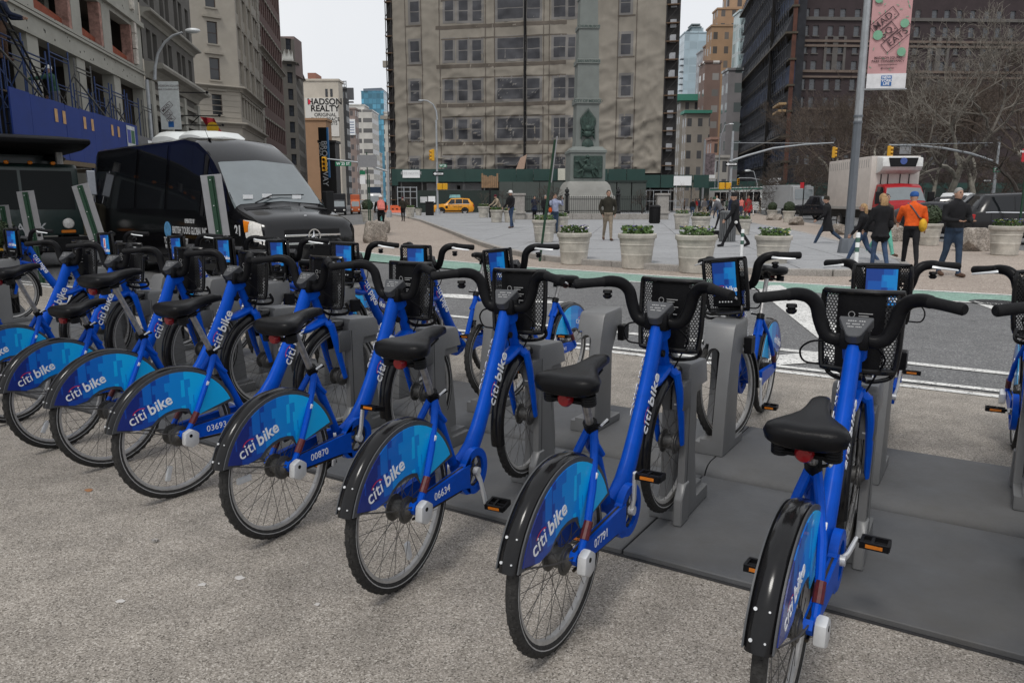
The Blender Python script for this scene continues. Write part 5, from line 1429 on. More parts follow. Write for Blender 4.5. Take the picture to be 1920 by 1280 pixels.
# ---- traffic signals
def signal_head(parent, x, y, z, s=1., rz=0., name='signal_head'):
    xf = Matrix.Translation((x, y, z)) @ Matrix.Rotation(rz, 4, 'Z')
    mb = MB(); mb.box(-.16 * s, .16 * s, -.13 * s, .13 * s, -.5 * s, .5 * s, xf=xf); h = mb.part(name, m_sigyel, parent, bevel=.03 * s)
    for k in range(3):
        mb = MB(); mb.lathe([(0, .0), (.11 * s, 0), (.12 * s, -.16 * s), (.125 * s, -.16 * s), (.125 * s, .01), (0, .01)], 12, 'y', (0, -.131 * s, (.3 - .3 * k) * s), xf=xf); mb.part('visor', m_sigyel, h)
        mb = MB(); mb.lathe([(0, -.004), (.1 * s, -.004)], 12, 'y', (0, -.131 * s, (.3 - .3 * k) * s), xf=xf); mb.part('lens', m_lens, h)
def street_sign(parent, s_, x, y, z, w, h, mat=None):
    mb = MB(); mb.box(x - w / 2, x + w / 2, y - .01, y + .01, z - h / 2, z + h / 2); b = mb.part('street_sign', mat or m_signgreen, parent)
    letter(s_, h * .9, m_white, parent, (x, y - .013, z), (1, 0, 0), (0, 0, 1), 'CENTER', bold=h * .02)
def one_way(parent, x, y, z, w, h):
    mb = MB(); mb.box(x - w / 2, x + w / 2, y - .01, y + .01, z - h / 2, z + h / 2); b = mb.part('one_way_sign', m_vtrim, parent)
    mb = MB(); mb.prism([(x - w * .46, z), (x - w * .26, z + h * .4), (x - w * .26, z + h * .2), (x + w * .46, z + h * .2), (x + w * .46, z - h * .2), (x - w * .26, z - h * .2), (x - w * .26, z - h * .4)], y - .016, y - .011, 'y'); mb.part('arrow', m_white, b)
    letter('ONE WAY', h * .3, m_vtrim, b, (x + w * .1, y - .018, z), (1, 0, 0), (0, 0, 1), 'CENTER', bold=.004)
def pole_thing(label, u, Y, vtop, r=.11, cat='traffic signal', name='traffic_signal'):
    q = AT(u, 375, Y); t = thing(name, label, cat, (q.x, Y, 0)); zt_ = AT(u, vtop, Y).z
    mb = MB(); mb.tube([(0, 0, 0), (0, 0, zt_)], [r, r * .75], 10); mb.loft([[(x, y, z) for x, y in ngon(k_)] for z, k_ in ((0, r * 2.6), (.6, r * 2.), (.65, r))]); mb.part('pole', m_galv, t)
    R_ = lambda uu, vv: (AT(uu, vv, Y).x - q.x, AT(uu, vv, Y).z)
    return t, R_
t, R_ = pole_thing('traffic signal pole with a long arm and the W 25 ST sign', 729, 70, 285)
a, b = R_(605, 297), R_(729, 322)
mb = MB(); mb.tube([(b[0], 0, b[1]), ((a[0] + b[0]) * .45, 0, a[1] - .35), (a[0], 0, a[1])], [.09, .07, .05], 8); mb.part('arm', m_galv, t)
c = R_(609, 308); signal_head(t, c[0], -.1, c[1], 1.25)
c = R_(644, 307.5); street_sign(t, 'W 25 ST', c[0], -.12, c[1], 1.42, .37)
t, R_ = pole_thing('street lamp and signal pole beside the taxi', 820.5, 80, 225, .12)
mb = MB(); P_ = [(820, 225), (818, 208), (812, 196), (801, 189), (792, 188)]
mb.tube([(R_(*p)[0], 0, R_(*p)[1]) for p in P_], [.09, .08, .07, .06, .05], 8); c = R_(789, 189); mb.ball((c[0], 0, c[1]), (.28, .12, .1), 10, 6); mb.part('lamp_arm', m_galv, t)
c = R_(815, 291); signal_head(t, c[0] - .2, -.1, c[1], 1.15, rad(-70))
c = R_(822, 326); one_way(t, c[0], -.2, c[1], 1.1, .42)
c = R_(829, 311); street_sign(t, 'W 25', c[0] + .1, -.16, c[1], .75, .32)
for uu in (825, 835):
    c = R_(uu, 350); mb = MB(); mb.box(c[0] - .26, c[0] + .26, -.4, -.05, c[1] - .32, c[1] + .32); mb.part('walk_signal', m_sigyel, t, bevel=.04)
t, R_ = pole_thing('signal pole with a long arched arm in front of the dark scaffolding', 1368, 58, 246, .11)
P_ = [(1368, 303), (1400, 292), (1450, 278), (1510, 271), (1563, 268)]
mb = MB(); mb.tube([(R_(*p)[0], 0, R_(*p)[1]) for p in P_], [.08, .075, .07, .06, .05], 8); a = R_(1370, 268); b = R_(1560, 269); mb.tube([(a[0], 0, a[1]), (b[0], 0, b[1])], .02, 6); mb.part('arm', m_galv, t)
c = R_(1563, 286); signal_head(t, c[0], 0, c[1], .8, rad(75))
c = R_(1370, 308); one_way(t, c[0], -.16, c[1], .85, .32)
for uu in (1352, 1364):
    c = R_(uu, 349); mb = MB(); mb.box(c[0] - .2, c[0] + .2, -.35, -.05, c[1] - .25, c[1] + .25); mb.part('walk_signal', m_sigyel, t, bevel=.04)
t, R_ = pole_thing('signal pole at right whose arm arches over the box truck', 1861, 50, 266, .11)
P_ = [(1861, 302), (1820, 288), (1770, 278), (1720, 273), (1667, 272)]
mb = MB(); mb.tube([(R_(*p)[0], 0, R_(*p)[1]) for p in P_], [.08, .075, .07, .06, .05], 8); a = R_(1667, 272); b = R_(1861, 268); mb.tube([(a[0], 0, a[1] + .02), (b[0], 0, b[1])], .02, 6); mb.part('arm', m_galv, t)
c = R_(1667, 286); signal_head(t, c[0], 0, c[1], .8, rad(60))
c = R_(1698, 281); mb = MB(); mb.box(c[0] - .36, c[0] + .36, .02, .05, c[1] - .26, c[1] + .26); mb.part('sign_plate', m_signback, t)
c = R_(1867, 319); street_sign(t, 'E 25', c[0], -.15, c[1], .5, .24)
c = R_(1848, 339); one_way(t, c[0], -.15, c[1], .5, .18)
# second, smaller signal far off on the right
t, R_ = pole_thing('small far signal arm over the right-hand avenue', 1450, 110, 335, .1)
P_ = [(1450, 346), (1430, 338), (1408, 334), (1385, 334)]
mb = MB(); mb.tube([(R_(*p)[0], 0, R_(*p)[1]) for p in P_], .07, 6); mb.part('arm', m_galv, t); c = R_(1384, 341); signal_head(t, c[0], 0, c[1], .9)
# street lamps in the right-hand street
for lab, u, vt, Y, hu in (('slim street lamp beside the green hoarding sign at right', 1418, 330, 95, 1402), ('slim street lamp in front of the brown tower', 1345, 243, 110, 1371)):
    q = AT(u, 375, Y); t = thing('street_lamp', lab, 'street lamp', (q.x, Y, 0)); z1 = AT(u, vt + 15, Y).z; h = AT(hu, vt - 10, Y)
    mb = MB(); mb.tube([(0, 0, 0), (0, 0, z1)], [.12, .08], 8); mb.part('pole', m_galv, t)
    mb = MB(); mb.tube([(0, 0, z1), ((h.x - q.x) * .4, 0, h.z - .1), (h.x - q.x, 0, h.z)], .05, 6); mb.part('arm', m_galv, t)
    mb = MB(); mb.ball((h.x - q.x, 0, h.z), (.4, .15, .12), 10, 6); mb.part('lamp_head', MATS['lamp_head'], t)

# ---- red parking signs
m_redsign = M('sign_red', (.42, .012, .02), .45)
p = AT(1918, 375, 26); t = thing('parking_sign', 'red no-standing sign cut by the right edge', 'sign', (p.x, 26, 0))
zc = AT(1918, 292, 26).z
mb = MB(); mb.box(-.03, .03, 0, .04, 0, zc + .25); mb.part('post', m_postgreen, t); mb = MB(); mb.box(-.22, .42, -.02, -.005, zc - .20, zc + .22); mb.part('plate', m_redsign, t)
for i, s_ in enumerate(('NO STANDING', 'ANYTIME')): letter(s_, .115, m_white, t, (.10, -.024, zc + .13 - i * .14), (1, 0, 0), (0, 0, 1), 'CENTER', bold=.003)
p = G(1503, 421); t = thing('parking_sign', 'small red parking sign on a thin post left of the long-coated woman', 'sign', tuple(p))
mb = MB(); mb.box(-.03, .03, 0, .04, 0, 2.65); mb.part('post', m_vtrim, t); mb = MB(); mb.box(-.26, -.02, -.02, -.005, 2.28, 2.65); mb.part('plate', m_redsign, t)
# ---- bins, flexible posts, barriers
t = thing('litter_bin', 'black round litter bin in front of the iron fence', 'litter bin', tuple(G(1227, 419, PZ)))
mb = MB(); mb.lathe([(0, 0), (.30, 0), (.31, .05), (.33, .95), (.36, .97), (.36, 1.02), (.28, 1.10), (.2, 1.12), (0, 1.12)], 24); mb.part('drum', m_vtrim, t)
mb = MB()
for k in range(20): mb.box(-.015, .015, .325, .345, .06, .94, xf=Matrix.Rotation(k * math.pi / 10, 4, 'Z'))
mb.part('slats', m_vtrim, t)
t = thing('litter_bin', 'grey slatted litter bin behind the woman in black', 'litter bin', tuple(G(1363, 453, PZ)))
mb = MB(); mb.lathe([(0, .02), (.25, .02), (.25, .98), (.0, .98)], 20); mb.part('liner', m_vtrim, t)
m_slat = M('grey_slat', (.13, .135, .14), .5, .2)
for k in range(22):
    mb = MB(); mb.box(-.028, .028, .262, .278, 0, 1.0, xf=Matrix.Rotation(k * 2 * math.pi / 22, 4, 'Z')); mb.part('slat', m_slat, t)
mb = MB(); mb.lathe([(.25, .98), (.29, .98), (.29, 1.03), (.2, 1.06), (.2, 1.02)], 22); mb.part('lid', m_slat, t)
t = thing('tub', 'low black tub beside the grey slatted litter bin', 'tub', tuple(G(1342, 446, PZ)))
mb = MB(); mb.loft([[(x, y, z) for x, y in ((-a, -b), (a, -b), (a, b), (-a, b))] for z, a, b in ((0, .24, .2), (.24, .29, .25), (.25, .31, .27), (.27, .31, .27), (.27, .27, .23), (.1, .24, .2))], cap=True); mb.part('shell', m_vtrim, t)
t = thing('litter_bin', 'black square litter bin left of the street lamp by the taxi', 'litter bin', tuple(G(806, 404, PZ)))
mb = MB(); mb.box(-.36, .36, -.36, .36, 0, 1.2); mb.box(-.4, .4, -.4, .4, 1.2, 1.28); mb.part('drum', m_vtrim, t, bevel=.05)
for u, v, h, lab in ((1602, 528, .92, 'white flexible post with a green band near the pink-bannered lamp post'), (1389, 501, .86, 'white flexible post with a green band beside the woman in black'), (1412, 404, .9, 'thin white flexible post far off in front of the white minivan')):
    t = thing('flexible_post', lab, 'bollard', tuple(G(u, v)))
    mb = MB(); mb.lathe([(0, 0), (.10, 0), (.10, .02), (.05, .05), (0, .05)], 16); mb.part('foot', m_vtrim, t)
    mb = MB(); mb.lathe([(0, .04), (.038, .04), (.038, h), (.03, h + .02), (0, h + .02)], 14); mb.part('tube', m_white, t)
    for z in (h * .62, h * .82):
        mb = MB(); mb.lathe([(.0385, z), (.0395, z), (.0395, z + .09), (.0385, z + .09)], 14); mb.part('band', M('band_green', (.06, .13, .10), .5), t)
m_orb = M('barrier_orange', (.62, .10, .025), .5, 0, .1, 3)
for i, (u, lab) in enumerate(((717, 'orange plastic barrier at the left of its row'), (733, 'orange plastic barrier in the middle of its row'), (749, 'orange plastic barrier behind the walker on the gravel'))):
    p = G(u, 401); t = thing('road_barrier', lab, 'barrier', tuple(p), 0, 'orange barriers')
    w = .52
    mb = MB(); mb.loft([[(-w, -b, z), (w, -b, z), (w, b, z), (-w, b, z)] for z, b in ((0, .28), (.2, .27), (.35, .16), (.95, .11))]); mb.part('block', m_orb, t, bevel=.03)
    for x in (-.25, .25):
        mb = MB(); mb.box(x - .1, x + .1, -.20, -.10, .5, .62); mb.part('slot', m_vtrim, t)
# wrapped shrub: upright slats on a planter
p = G(919, 408, PZ); Zk = p.y / FPX
t = thing('wrapped_crate', 'bundle of upright brown slats standing behind the planters', 'crate', tuple(p))
m_wood = M('slat_wood', (.26, .16, .09), .8, 0, .25, 6)
for k in range(9):
    mb = MB(); h = 76 + (4 if k in (0, 8) else random.uniform(-3, 2)); x = (-15.5 + k * 3.45) * Zk; mb.box(x, x + 3.0 * Zk, -.05, .05, 54 * Zk, h * Zk); mb.part('slat', m_wood, t)
mb = MB(); mb.box(-.08, .08, -.04, .12, 0, 55 * Zk); mb.box(-15 * Zk, 15 * Zk, .06, .12, 62 * Zk, 65 * Zk); mb.part('prop', m_vtrim, t)

# ================================================================== monument with its railing
Ym = 64.
mq = AT(1096, 375, Ym); zm = lambda v: AT(1096, v, Ym).z; sx = Ym * CS / FPX
mn = thing('obelisk_monument', 'grey granite obelisk on a tall pedestal with bronze reliefs', 'monument', (mq.x, Ym, PZ), rad(4))
m_gr = M('monument_granite', (.165, .182, .172), .75, 0, .10, 1.2, bump=.15, bscale=12, dirt=.12)
m_gr2 = M('monument_granite_pale', (.27, .268, .25), .8, 0, .12, 1.0, bump=.15, bscale=12, dirt=.15)
m_brz = M('bronze_patina', (.035, .062, .052), .6, .3, .5, 5, bump=.8, bscale=14)
def sq(z, h): return [(-h, -h, z), (h, -h, z), (h, h, z), (-h, h, z)]
W_ = lambda px: px * sx / 2
mb = MB(); mb.loft([sq(zm(a), W_(b)) for a, b in ((418, 98), (372, 98), (370, 90), (360, 84), (352, 80), (346, 72), (344, 66))]); mb.part('plinth', m_gr2, mn, smooth=20)
mb = MB(); mb.loft([sq(zm(a), W_(b)) for a, b in ((344, 64), (293, 64), (291, 68), (287, 68), (284, 60), (280, 54))]); mb.part('pedestal', m_gr, mn, smooth=20)
pts = ((280, 44), (266, 42), (202, 41), (200, 46), (191, 46), (190, 40), (127, 38), (126, 42), (118, 42), (117, 37), (62, 35), (61, 38.5), (54, 38.5), (53, 33), (5, 31), (4, 34), (-3, 34), (-4, 29), (-90, 24), (-92, 2))
mb = MB(); mb.loft([sq(zm(a), W_(b)) for a, b in pts]); mb.part('shaft', m_gr, mn, smooth=20)
for v, s_ in ((196, 'CITY OF MEXICO'), (122, 'SAN ANTONIO'), (57.5, 'CHURUBUSCO'), (0.5, 'CONTRERAS')):
    letter(s_, .30 if v > 150 else .26, m_brz, mn, (0, -W_(46 if v > 150 else 42 if v > 100 else 38.5 if v > 30 else 34) - .012, zm(v)), (1, 0, 0), (0, 0, 1), 'CENTER', bold=.004)
mb = MB(); mb.box(-W_(53), W_(53), -W_(64) - .10, -W_(64) + .02, zm(338), zm(297)); rf = mb.part('relief_panel', m_brz, mn, bevel=.05)
rm = MB(); zc = zm(318); y_ = -W_(64) - .16       # horseman in relief
rm.ball((0, y_, zc - .05), (.62, .14, .30), 14, 8); rm.tube([(-.45, y_, zc + .1), (-.72, y_, zc + .42), (-.85, y_ - .03, zc + .5)], [.2, .13, .1], 8); rm.ball((-.92, y_, zc + .42), (.2, .09, .1), 8, 6)
for a, b in (((-.45, -.2), (-.85, -.42)), ((-.35, -.25), (-.5, -.75)), ((.45, -.2), (.72, -.7)), ((.35, -.25), (.5, -.8))): rm.tube([(a[0], y_, zc + a[1]), ((a[0] + b[0]) / 2 - .05, y_, zc + (a[1] + b[1]) / 2), (b[0], y_, zc + b[1])], [.11, .08, .05], 6)
rm.tube([(.02, y_, zc + .15), (-.05, y_ - .03, zc + .6)], [.2, .16], 8); rm.ball((-.07, y_ - .02, zc + .82), (.12, .1, .14), 8, 6); rm.tube([(-.05, y_ - .05, zc + .6), (-.35, y_ - .05, zc + .45)], .07, 6); rm.tube([(.5, y_, zc), (.8, y_, zc - .2), (.85, y_, zc - .5)], [.1, .07, .03], 6)
rm.part('horseman_relief', m_brz, rf)
tm = MB(); y_ = -W_(43) - .10                      # trophy of flags, helmet and shield on the shaft
rb = random.Random(2)
zs, zt_ = zm(288), zm(208)
tm.ball((0, y_, zs + .45), (.48, .2, .55), 14, 10)
tm.ball((0, y_ - .05, zs + 1.35), (.36, .2, .3), 12, 8); tm.ball((0, y_ - .1, zs + 1.75), (.28, .2, .26), 12, 8)
for k in range(15):
    a = (k - 7) / 7; L = 1.5 - abs(a) * .75; tm.tube([(a * .12, y_, zs + 1.4), (a * .55, y_ + .02 * (k % 3), zs + 1.9 + L * .35), (a * .62, y_, zs + 1.85 + L)], [.13, .10, .015], 6)
for s in (-1, 1):
    for k in range(3): tm.tube([(s * .15, y_, zs + 1.2 + k * .18), (s * .5, y_, zs + 1.3 + k * .25), (s * .55, y_, zs + .95 + k * .25)], [.1, .13, .04], 6)
tm.part('trophy_relief', m_brz, mn)
# railing on a low granite wall round the monument
Yf = 57.; fq = lambda u: AT(u, 375, Yf).x
rl = thing('iron_railing', 'black iron railing with urn-topped posts on a low granite wall round the obelisk', 'railing', (0, Yf, PZ))
m_iron = M('railing_iron', (.014, .015, .016), .5, .3, .2, 10)
x0, x1 = fq(968), fq(1250)
for k in range(8):
    a = x0 + (x1 - x0) * k / 8; mb = MB(); mb.box(a + .006, a + (x1 - x0) / 8 - .006, -.22, .22, 0, .42); mb.part('wall_stone', m_granite, rl, bevel=.02)
for u in (968, 1063, 1159, 1247):
    x = fq(u) if u not in (968, 1247) else fq(u) + (.2 if u == 968 else -.2)
    big = u in (968, 1247)
    if big:
        mb = MB(); mb.box(x - .42, x + .42, -.4, .4, .0, 1.75); mb.box(x - .5, x + .5, -.48, .48, 1.75, 1.9); mb.box(x - .5, x + .5, -.48, .48, .425, .6); mb.part('gate_pier', m_granite, rl, bevel=.02)
    else:
        mb = MB(); mb.lathe([(0, .42), (.2, .42), (.2, .6), (.13, .66), (.13, 1.7), (.19, 1.75), (.19, 1.85), (.1, 1.92), (.17, 2.05), (.14, 2.18), (.04, 2.25), (.05, 2.32), (0, 2.36)], 14, 'z', (x, 0, 0)); mb.part('urn_post', m_iron, rl)
segs = [(fq(968) + .65, fq(1063) - .2), (fq(1063) + .2, fq(1159) - .2), (fq(1159) + .2, fq(1247) - .65)]
for a, b in segs:
    for z in (.62, 1.45):
        mb = MB(); mb.box(a, b, -.025, .025, z, z + .05); mb.part('rail', m_iron, rl)
    n = int((b - a) / .15)
    for k in range(n + 1):
        x = a + (b - a) * k / n; mb = MB(); mb.cyl((x, 0, .44), (x, 0, 1.62), .014, n=5); mb.tube([(x, 0, 1.6), (x, 0, 1.64), (x, 0, 1.75)], [.014, .03, .003], 5); mb.part('picket', m_iron, rl)
# ================================================================== buildings
def grid_mat(name, wall, glass, px, pz, fx_, fz, rough=.75, grough=.15, ox=0., oz=0., gvar=.5):
    """far facades whose single windows are too small to tell apart"""
    m, n, l, b = node_mat(name)
    tc = n.new('ShaderNodeTexCoord'); sp = n.new('ShaderNodeSeparateXYZ'); l.new(tc.outputs['Object'], sp.inputs['Vector'])
    sn = n.new('ShaderNodeSeparateXYZ'); l.new(tc.outputs['Normal'], sn.inputs['Vector'])
    def mth(op, a, bb=None, c=None):
        x = n.new('ShaderNodeMath'); x.operation = op
        for i, q in enumerate((a, bb, c)):
            if q is None: continue
            if isinstance(q, (int, float)): x.inputs[i].default_value = q
            else: l.new(q, x.inputs[i])
        return x.outputs['Value']
    side = mth('GREATER_THAN', mth('ABSOLUTE', sn.outputs['X']), .6); roof = mth('LESS_THAN', mth('ABSOLUTE', sn.outputs['Z']), .6)
    co = mth('ADD', mth('MULTIPLY', sp.outputs['Y'], side), mth('MULTIPLY', sp.outputs['X'], mth('SUBTRACT', 1., side)))
    u = mth('ADD', mth('DIVIDE', co, px), 500 + ox); v = mth('ADD', mth('DIVIDE', sp.outputs['Z'], pz), 500 + oz)
    iu = mth('LESS_THAN', mth('FRACT', u), fx_); iv = mth('LESS_THAN', mth('FRACT', v), fz)
    w = mth('MULTIPLY', mth('MULTIPLY', iu, iv), roof)
    cb = n.new('ShaderNodeCombineXYZ'); l.new(mth('FLOOR', u), cb.inputs[0]); l.new(mth('FLOOR', v), cb.inputs[1])
    wn_ = n.new('ShaderNodeTexWhiteNoise'); l.new(cb.outputs['Vector'], wn_.inputs['Vector'])
    g = ramp(n, [(0, tuple(c * (1 - gvar) for c in glass)), (.7, glass), (1, tuple(min(1, c * (1 + gvar * 1.5)) for c in glass))]); l.new(wn_.outputs['Value'], g.inputs['Fac'])
    ns = n.new('ShaderNodeTexNoise'); ns.inputs['Scale'].default_value = .35; ns.inputs['Detail'].default_value = 6; l.new(tc.outputs['Object'], ns.inputs['Vector'])
    wc = ramp(n, [(.3, tuple(c * .86 for c in wall)), (.7, tuple(min(1, c * 1.12) for c in wall))]); l.new(ns.outputs['Fac'], wc.inputs['Fac'])
    mx = n.new('ShaderNodeMix'); mx.data_type = 'RGBA'; l.new(w, mx.inputs['Factor']); l.new(wc.outputs['Color'], mx.inputs[6]); l.new(g.outputs['Color'], mx.inputs[7])
    l.new(mx.outputs[2], b.inputs['Base Color'])
    r = n.new('ShaderNodeMapRange'); r.inputs['To Min'].default_value = rough; r.inputs['To Max'].default_value = grough; l.new(w, r.inputs['Value']); l.new(r.outputs['Result'], b.inputs['Roughness'])
    return m

def wall_open(W, H, ops, depth=.3, thick=.4):
    mb = MB(); xs = sorted({0., W} | {round(o[k], 4) for o in ops for k in (0, 1)}); zs = sorted({0., H} | {round(o[k], 4) for o in ops for k in (2, 3)})
    for i in range(len(xs) - 1):
        col = [o for o in ops if o[0] - 1e-4 <= xs[i] and xs[i + 1] <= o[1] + 1e-4]
        run = None
        for j in range(len(zs) - 1):
            hole = any(o[2] - 1e-4 <= zs[j] and zs[j + 1] <= o[3] + 1e-4 for o in col)
            if not hole and run is None: run = zs[j]
            if (hole or j == len(zs) - 2) and run is not None:
                top = zs[j] if hole else zs[j + 1]
                mb.add([(xs[i], run, 0), (xs[i + 1], run, 0), (xs[i + 1], top, 0), (xs[i], top, 0)], [(0, 1, 2, 3)]); run = None
    for o in ops:
        a, b, c, d = o
        q = [(a, c), (b, c), (b, d), (a, d)]
        for k in range(4):
            p0, p1 = q[k], q[(k + 1) % 4]; mb.add([(*p0, 0), (*p0, -depth), (*p1, -depth), (*p1, 0)], [(0, 1, 2, 3)])
    return mb
_WM = {}
m_wglass = glassy('window_glass', (.018, .020, .024), 1.6, .06)
m_wglass2 = glassy('window_glass_pale', (.05, .055, .065), 1.7, .08)
def win_meshes(w, h, fm, gm, style='sash', fw=.07):
    k = (round(w, 2), round(h, 2), fm.name, gm.name, style)
    if k not in _WM:
        f = MB(); 
        for a, b, c, d in ((0, fw, 0, h), (w - fw, w, 0, h), (fw, w - fw, 0, fw), (fw, w - fw, h - fw, h)): f.box(a, b, c, d, 0, .06)
        if style == 'sash': f.box(fw, w - fw, h * .5 - fw * .4, h * .5 + fw * .4, 0, .05)
        if style == 'cross': f.box(fw, w - fw, h * .6 - fw * .4, h * .6 + fw * .4, 0, .05); f.box(w / 2 - fw * .4, w / 2 + fw * .4, fw, h - fw, 0, .05)
        g = MB(); g.add([(fw * .5, fw * .5, .02), (w - fw * .5, fw * .5, .02), (w - fw * .5, h - fw * .5, .02), (fw * .5, h - fw * .5, .02)], [(0, 1, 2, 3)])
        _WM[k] = (f.mesh('window', fm, smooth=0), g.mesh('pane', gm, smooth=0, fix=False))
    return _WM[k]
def facade(parent, o, xd, W, H, ops, wm, fm, gm=None, depth=.3, style='sash', sill=None, lintel=None, glaze=True, wall='wall'):
    mt = frame_mtx(o, xd, (0, 0, 1))
    wo = link(wall, wall_open(W, H, ops, depth).mesh(wall, wm, smooth=0, fix=False), parent, mtx=mt)
    if glaze:
        for a, b, c, d in ops:
            f, g = win_meshes(b - a, d - c, fm, gm or m_wglass, style)
            x = link('window', f, parent, mtx=mt @ Matrix.Translation((a, c, -depth + .02))); link('pane', g, x)
    for kind, mat_ in (('sill', sill), ('lintel', lintel)):
        if mat_:
            for a, b, c, d in ops:
                mb = MB(); z = (c - .16, c) if kind == 'sill' else (d, d + .28)
                e = .12; mb.box(a - e, b + e, z[0], z[1], .0, .14); mb.add([(a - e, z[1], 0), (b + e, z[1], 0), (b + e, z[1] + .001, .14), (a - e, z[1] + .001, .14)], [(0, 1, 2, 3)])
                link(kind, mb.mesh(kind, mat_, smooth=0), parent, mtx=mt)
    return mt
def slab(parent, mt, name, a0, a1, b0, b1, c0, c1, mat, bevel=0):
    mb = MB(); mb.box(a0, a1, b0, b1, c0, c1); return link(name, mb.mesh(name, mat, bevel=bevel, smooth=0), parent, mtx=mt)
def cornice(parent, mt, a0, a1, z, mat, s=1., name='cornice'):
    mb = MB(); P = [(0, z - .5 * s), (.12 * s, z - .5 * s), (.2 * s, z - .3 * s), (.42 * s, z - .14 * s), (.75 * s, z - .1 * s), (.8 * s, z), (.75 * s, z + .12 * s), (0, z + .2 * s)]
    mb.add([(a, p[1], p[0]) for a in (a0, a1) for p in P], [tuple(range(8)), tuple(range(15, 7, -1))] + [(i, (i + 1) % 8, 8 + (i + 1) % 8, 8 + i) for i in range(8)])
    return link(name, mb.mesh(name, mat, smooth=0), parent, mtx=mt)

AZ = math.atan((700 - 960) / 1449.); LD = Vector((math.sin(AZ), math.cos(AZ), 0)); LN = Vector((LD.y, -LD.x, 0))
LP = lambda s, off=0., z=0.: Vector((-12.7, 0, z)) + LD * s + LN * off
m_lime = M('old_limestone', (.32, .315, .28), .85, 0, .14, .7, bump=.3, bscale=9, dirt=.25)
m_dkstone = M('sooty_stone', (.105, .10, .092), .85, 0, .16, .8, bump=.3, bscale=8, dirt=.2)
m_beige = M('beige_stone', (.33, .30, .255), .8, 0, .10, .5, bump=.2, bscale=6, dirt=.18)
m_beige2 = M('beige_trim', (.29, .265, .225), .8, 0, .12, .6, dirt=.25)
m_brick = M('red_brick', (.115, .062, .052), .85, 0, .25, 2.5, bump=.4, bscale=12)
m_brickedge = M('torn_brick', (.30, .17, .14), .9, 0, .5, 4, bump=.9, bscale=9)
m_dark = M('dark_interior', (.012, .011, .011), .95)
m_orangenet = M('orange_netting', (.22, .05, .022), .8, 0, .2, 4)
m_sashbr = M('brown_sash', (.05, .028, .022), .6)
m_scafblue = M('scaffold_blue', (.014, .036, .12), .5, .2, .2, 8)
m_scafgrey = M('scaffold_grey', (.10, .10, .10), .6, .4, .3, 8)
m_ply = M('blue_plywood', (.006, .030, .19), .6, 0, .12, .9, bump=.05)
m_plyo = M('raw_plywood', (.50, .30, .14), .7, 0, .2, 6)

# ---- L1: stripped building behind blue hoarding
S0, S1 = 6., 45.6
l1 = thing('stripped_building', 'pale stone building stripped to its frame, its window holes open', 'building', tuple(LP(S0)))
l1.location = (0, 0, 0)
ops = []
for k in range(8):
    a = 31.4 - 5 + (k - 3) * 4.93; ops.append((a - S0, a + 3.93 - S0, .3, 7.65))
ub = []
for a, b in ((11.5, 15.4), (16.5, 20.4), (21.4, 25.3), (26.4, 30.2), (31.3, 35.2), (36.3, 39.2), (40.4, 44.0)):
    ub.append((a - S0, b - S0, 8.75, 10.75)); ops.append((a - S0, b - S0, 8.75, 10.75)); ops.append((a - S0, b - S0, 12.0, 15.))
ops = [o for o in ops if 0 < o[0] and o[1] < S1 - S0]
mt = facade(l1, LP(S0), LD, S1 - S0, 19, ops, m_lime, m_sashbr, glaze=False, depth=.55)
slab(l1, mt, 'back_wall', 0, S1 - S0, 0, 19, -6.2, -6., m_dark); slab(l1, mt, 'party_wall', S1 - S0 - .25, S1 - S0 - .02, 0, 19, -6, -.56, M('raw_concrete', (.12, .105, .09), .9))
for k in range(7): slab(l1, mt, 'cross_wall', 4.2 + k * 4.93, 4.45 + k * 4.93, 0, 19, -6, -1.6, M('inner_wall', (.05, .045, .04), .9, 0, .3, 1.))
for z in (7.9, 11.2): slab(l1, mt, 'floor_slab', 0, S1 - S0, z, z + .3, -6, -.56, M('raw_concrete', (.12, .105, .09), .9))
for a, b, c, d in ub:
    mb = MB(); mb.add([(a, c, -.3), (b, c, -.3), (b, c + .35, -.3), (a, c + .6, -.3)], [(0, 1, 2, 3)]); link('safety_net', mb.mesh('safety_net', m_orangenet, smooth=0, fix=False), l1, mtx=mt)
    mb = MB(); mb.box(b - .32, b + .002, c, d, -.5, -.02); link('torn_jamb', mb.mesh('torn_jamb', m_brickedge, smooth=0), l1, mtx=mt)
    mb = MB(); mb.box(a + 1.6, a + 2.1, c, d, -2.4, -2.0); link('column', mb.mesh('column', m_lime, smooth=0), l1, mtx=mt)
for z, h, o_ in ((7.65, .12, .10), (8.42, .10, .12), (8.60, .08, .06), (10.95, .25, .2)): slab(l1, mt, 'string_course', 0, S1 - S0, z, z + h, 0, o_, m_lime)
rb = random.Random(11); mb = MB()              # broken anchor holes left in the stone
for k in range(260):
    a = rb.uniform(0, S1 - S0 - .2); z = rb.choice((rb.uniform(7.75, 8.4), rb.uniform(8.45, 8.75), rb.uniform(10.8, 11.9))); s_ = rb.uniform(.03, .09); mb.box(a, a + s_, z, z + s_ * 1.1, .001, .006)
o_ = link('anchor_holes', mb.mesh('anchor_holes', m_dark, smooth=0), l1, mtx=mt); o_['kind'] = 'stuff'
# torn stone at the right-hand end
for z0 in (8.8, 9.6, 10.4, 11.6):
    mb = MB(); mb.box(37.9, 38.3, z0, z0 + .75, .0, .16); link('torn_stone', mb.mesh('torn_stone', M('torn_plaster', (.5, .47, .42), .95, 0, .35, 5, bump=1., bscale=14), smooth=0), l1, mtx=mt)
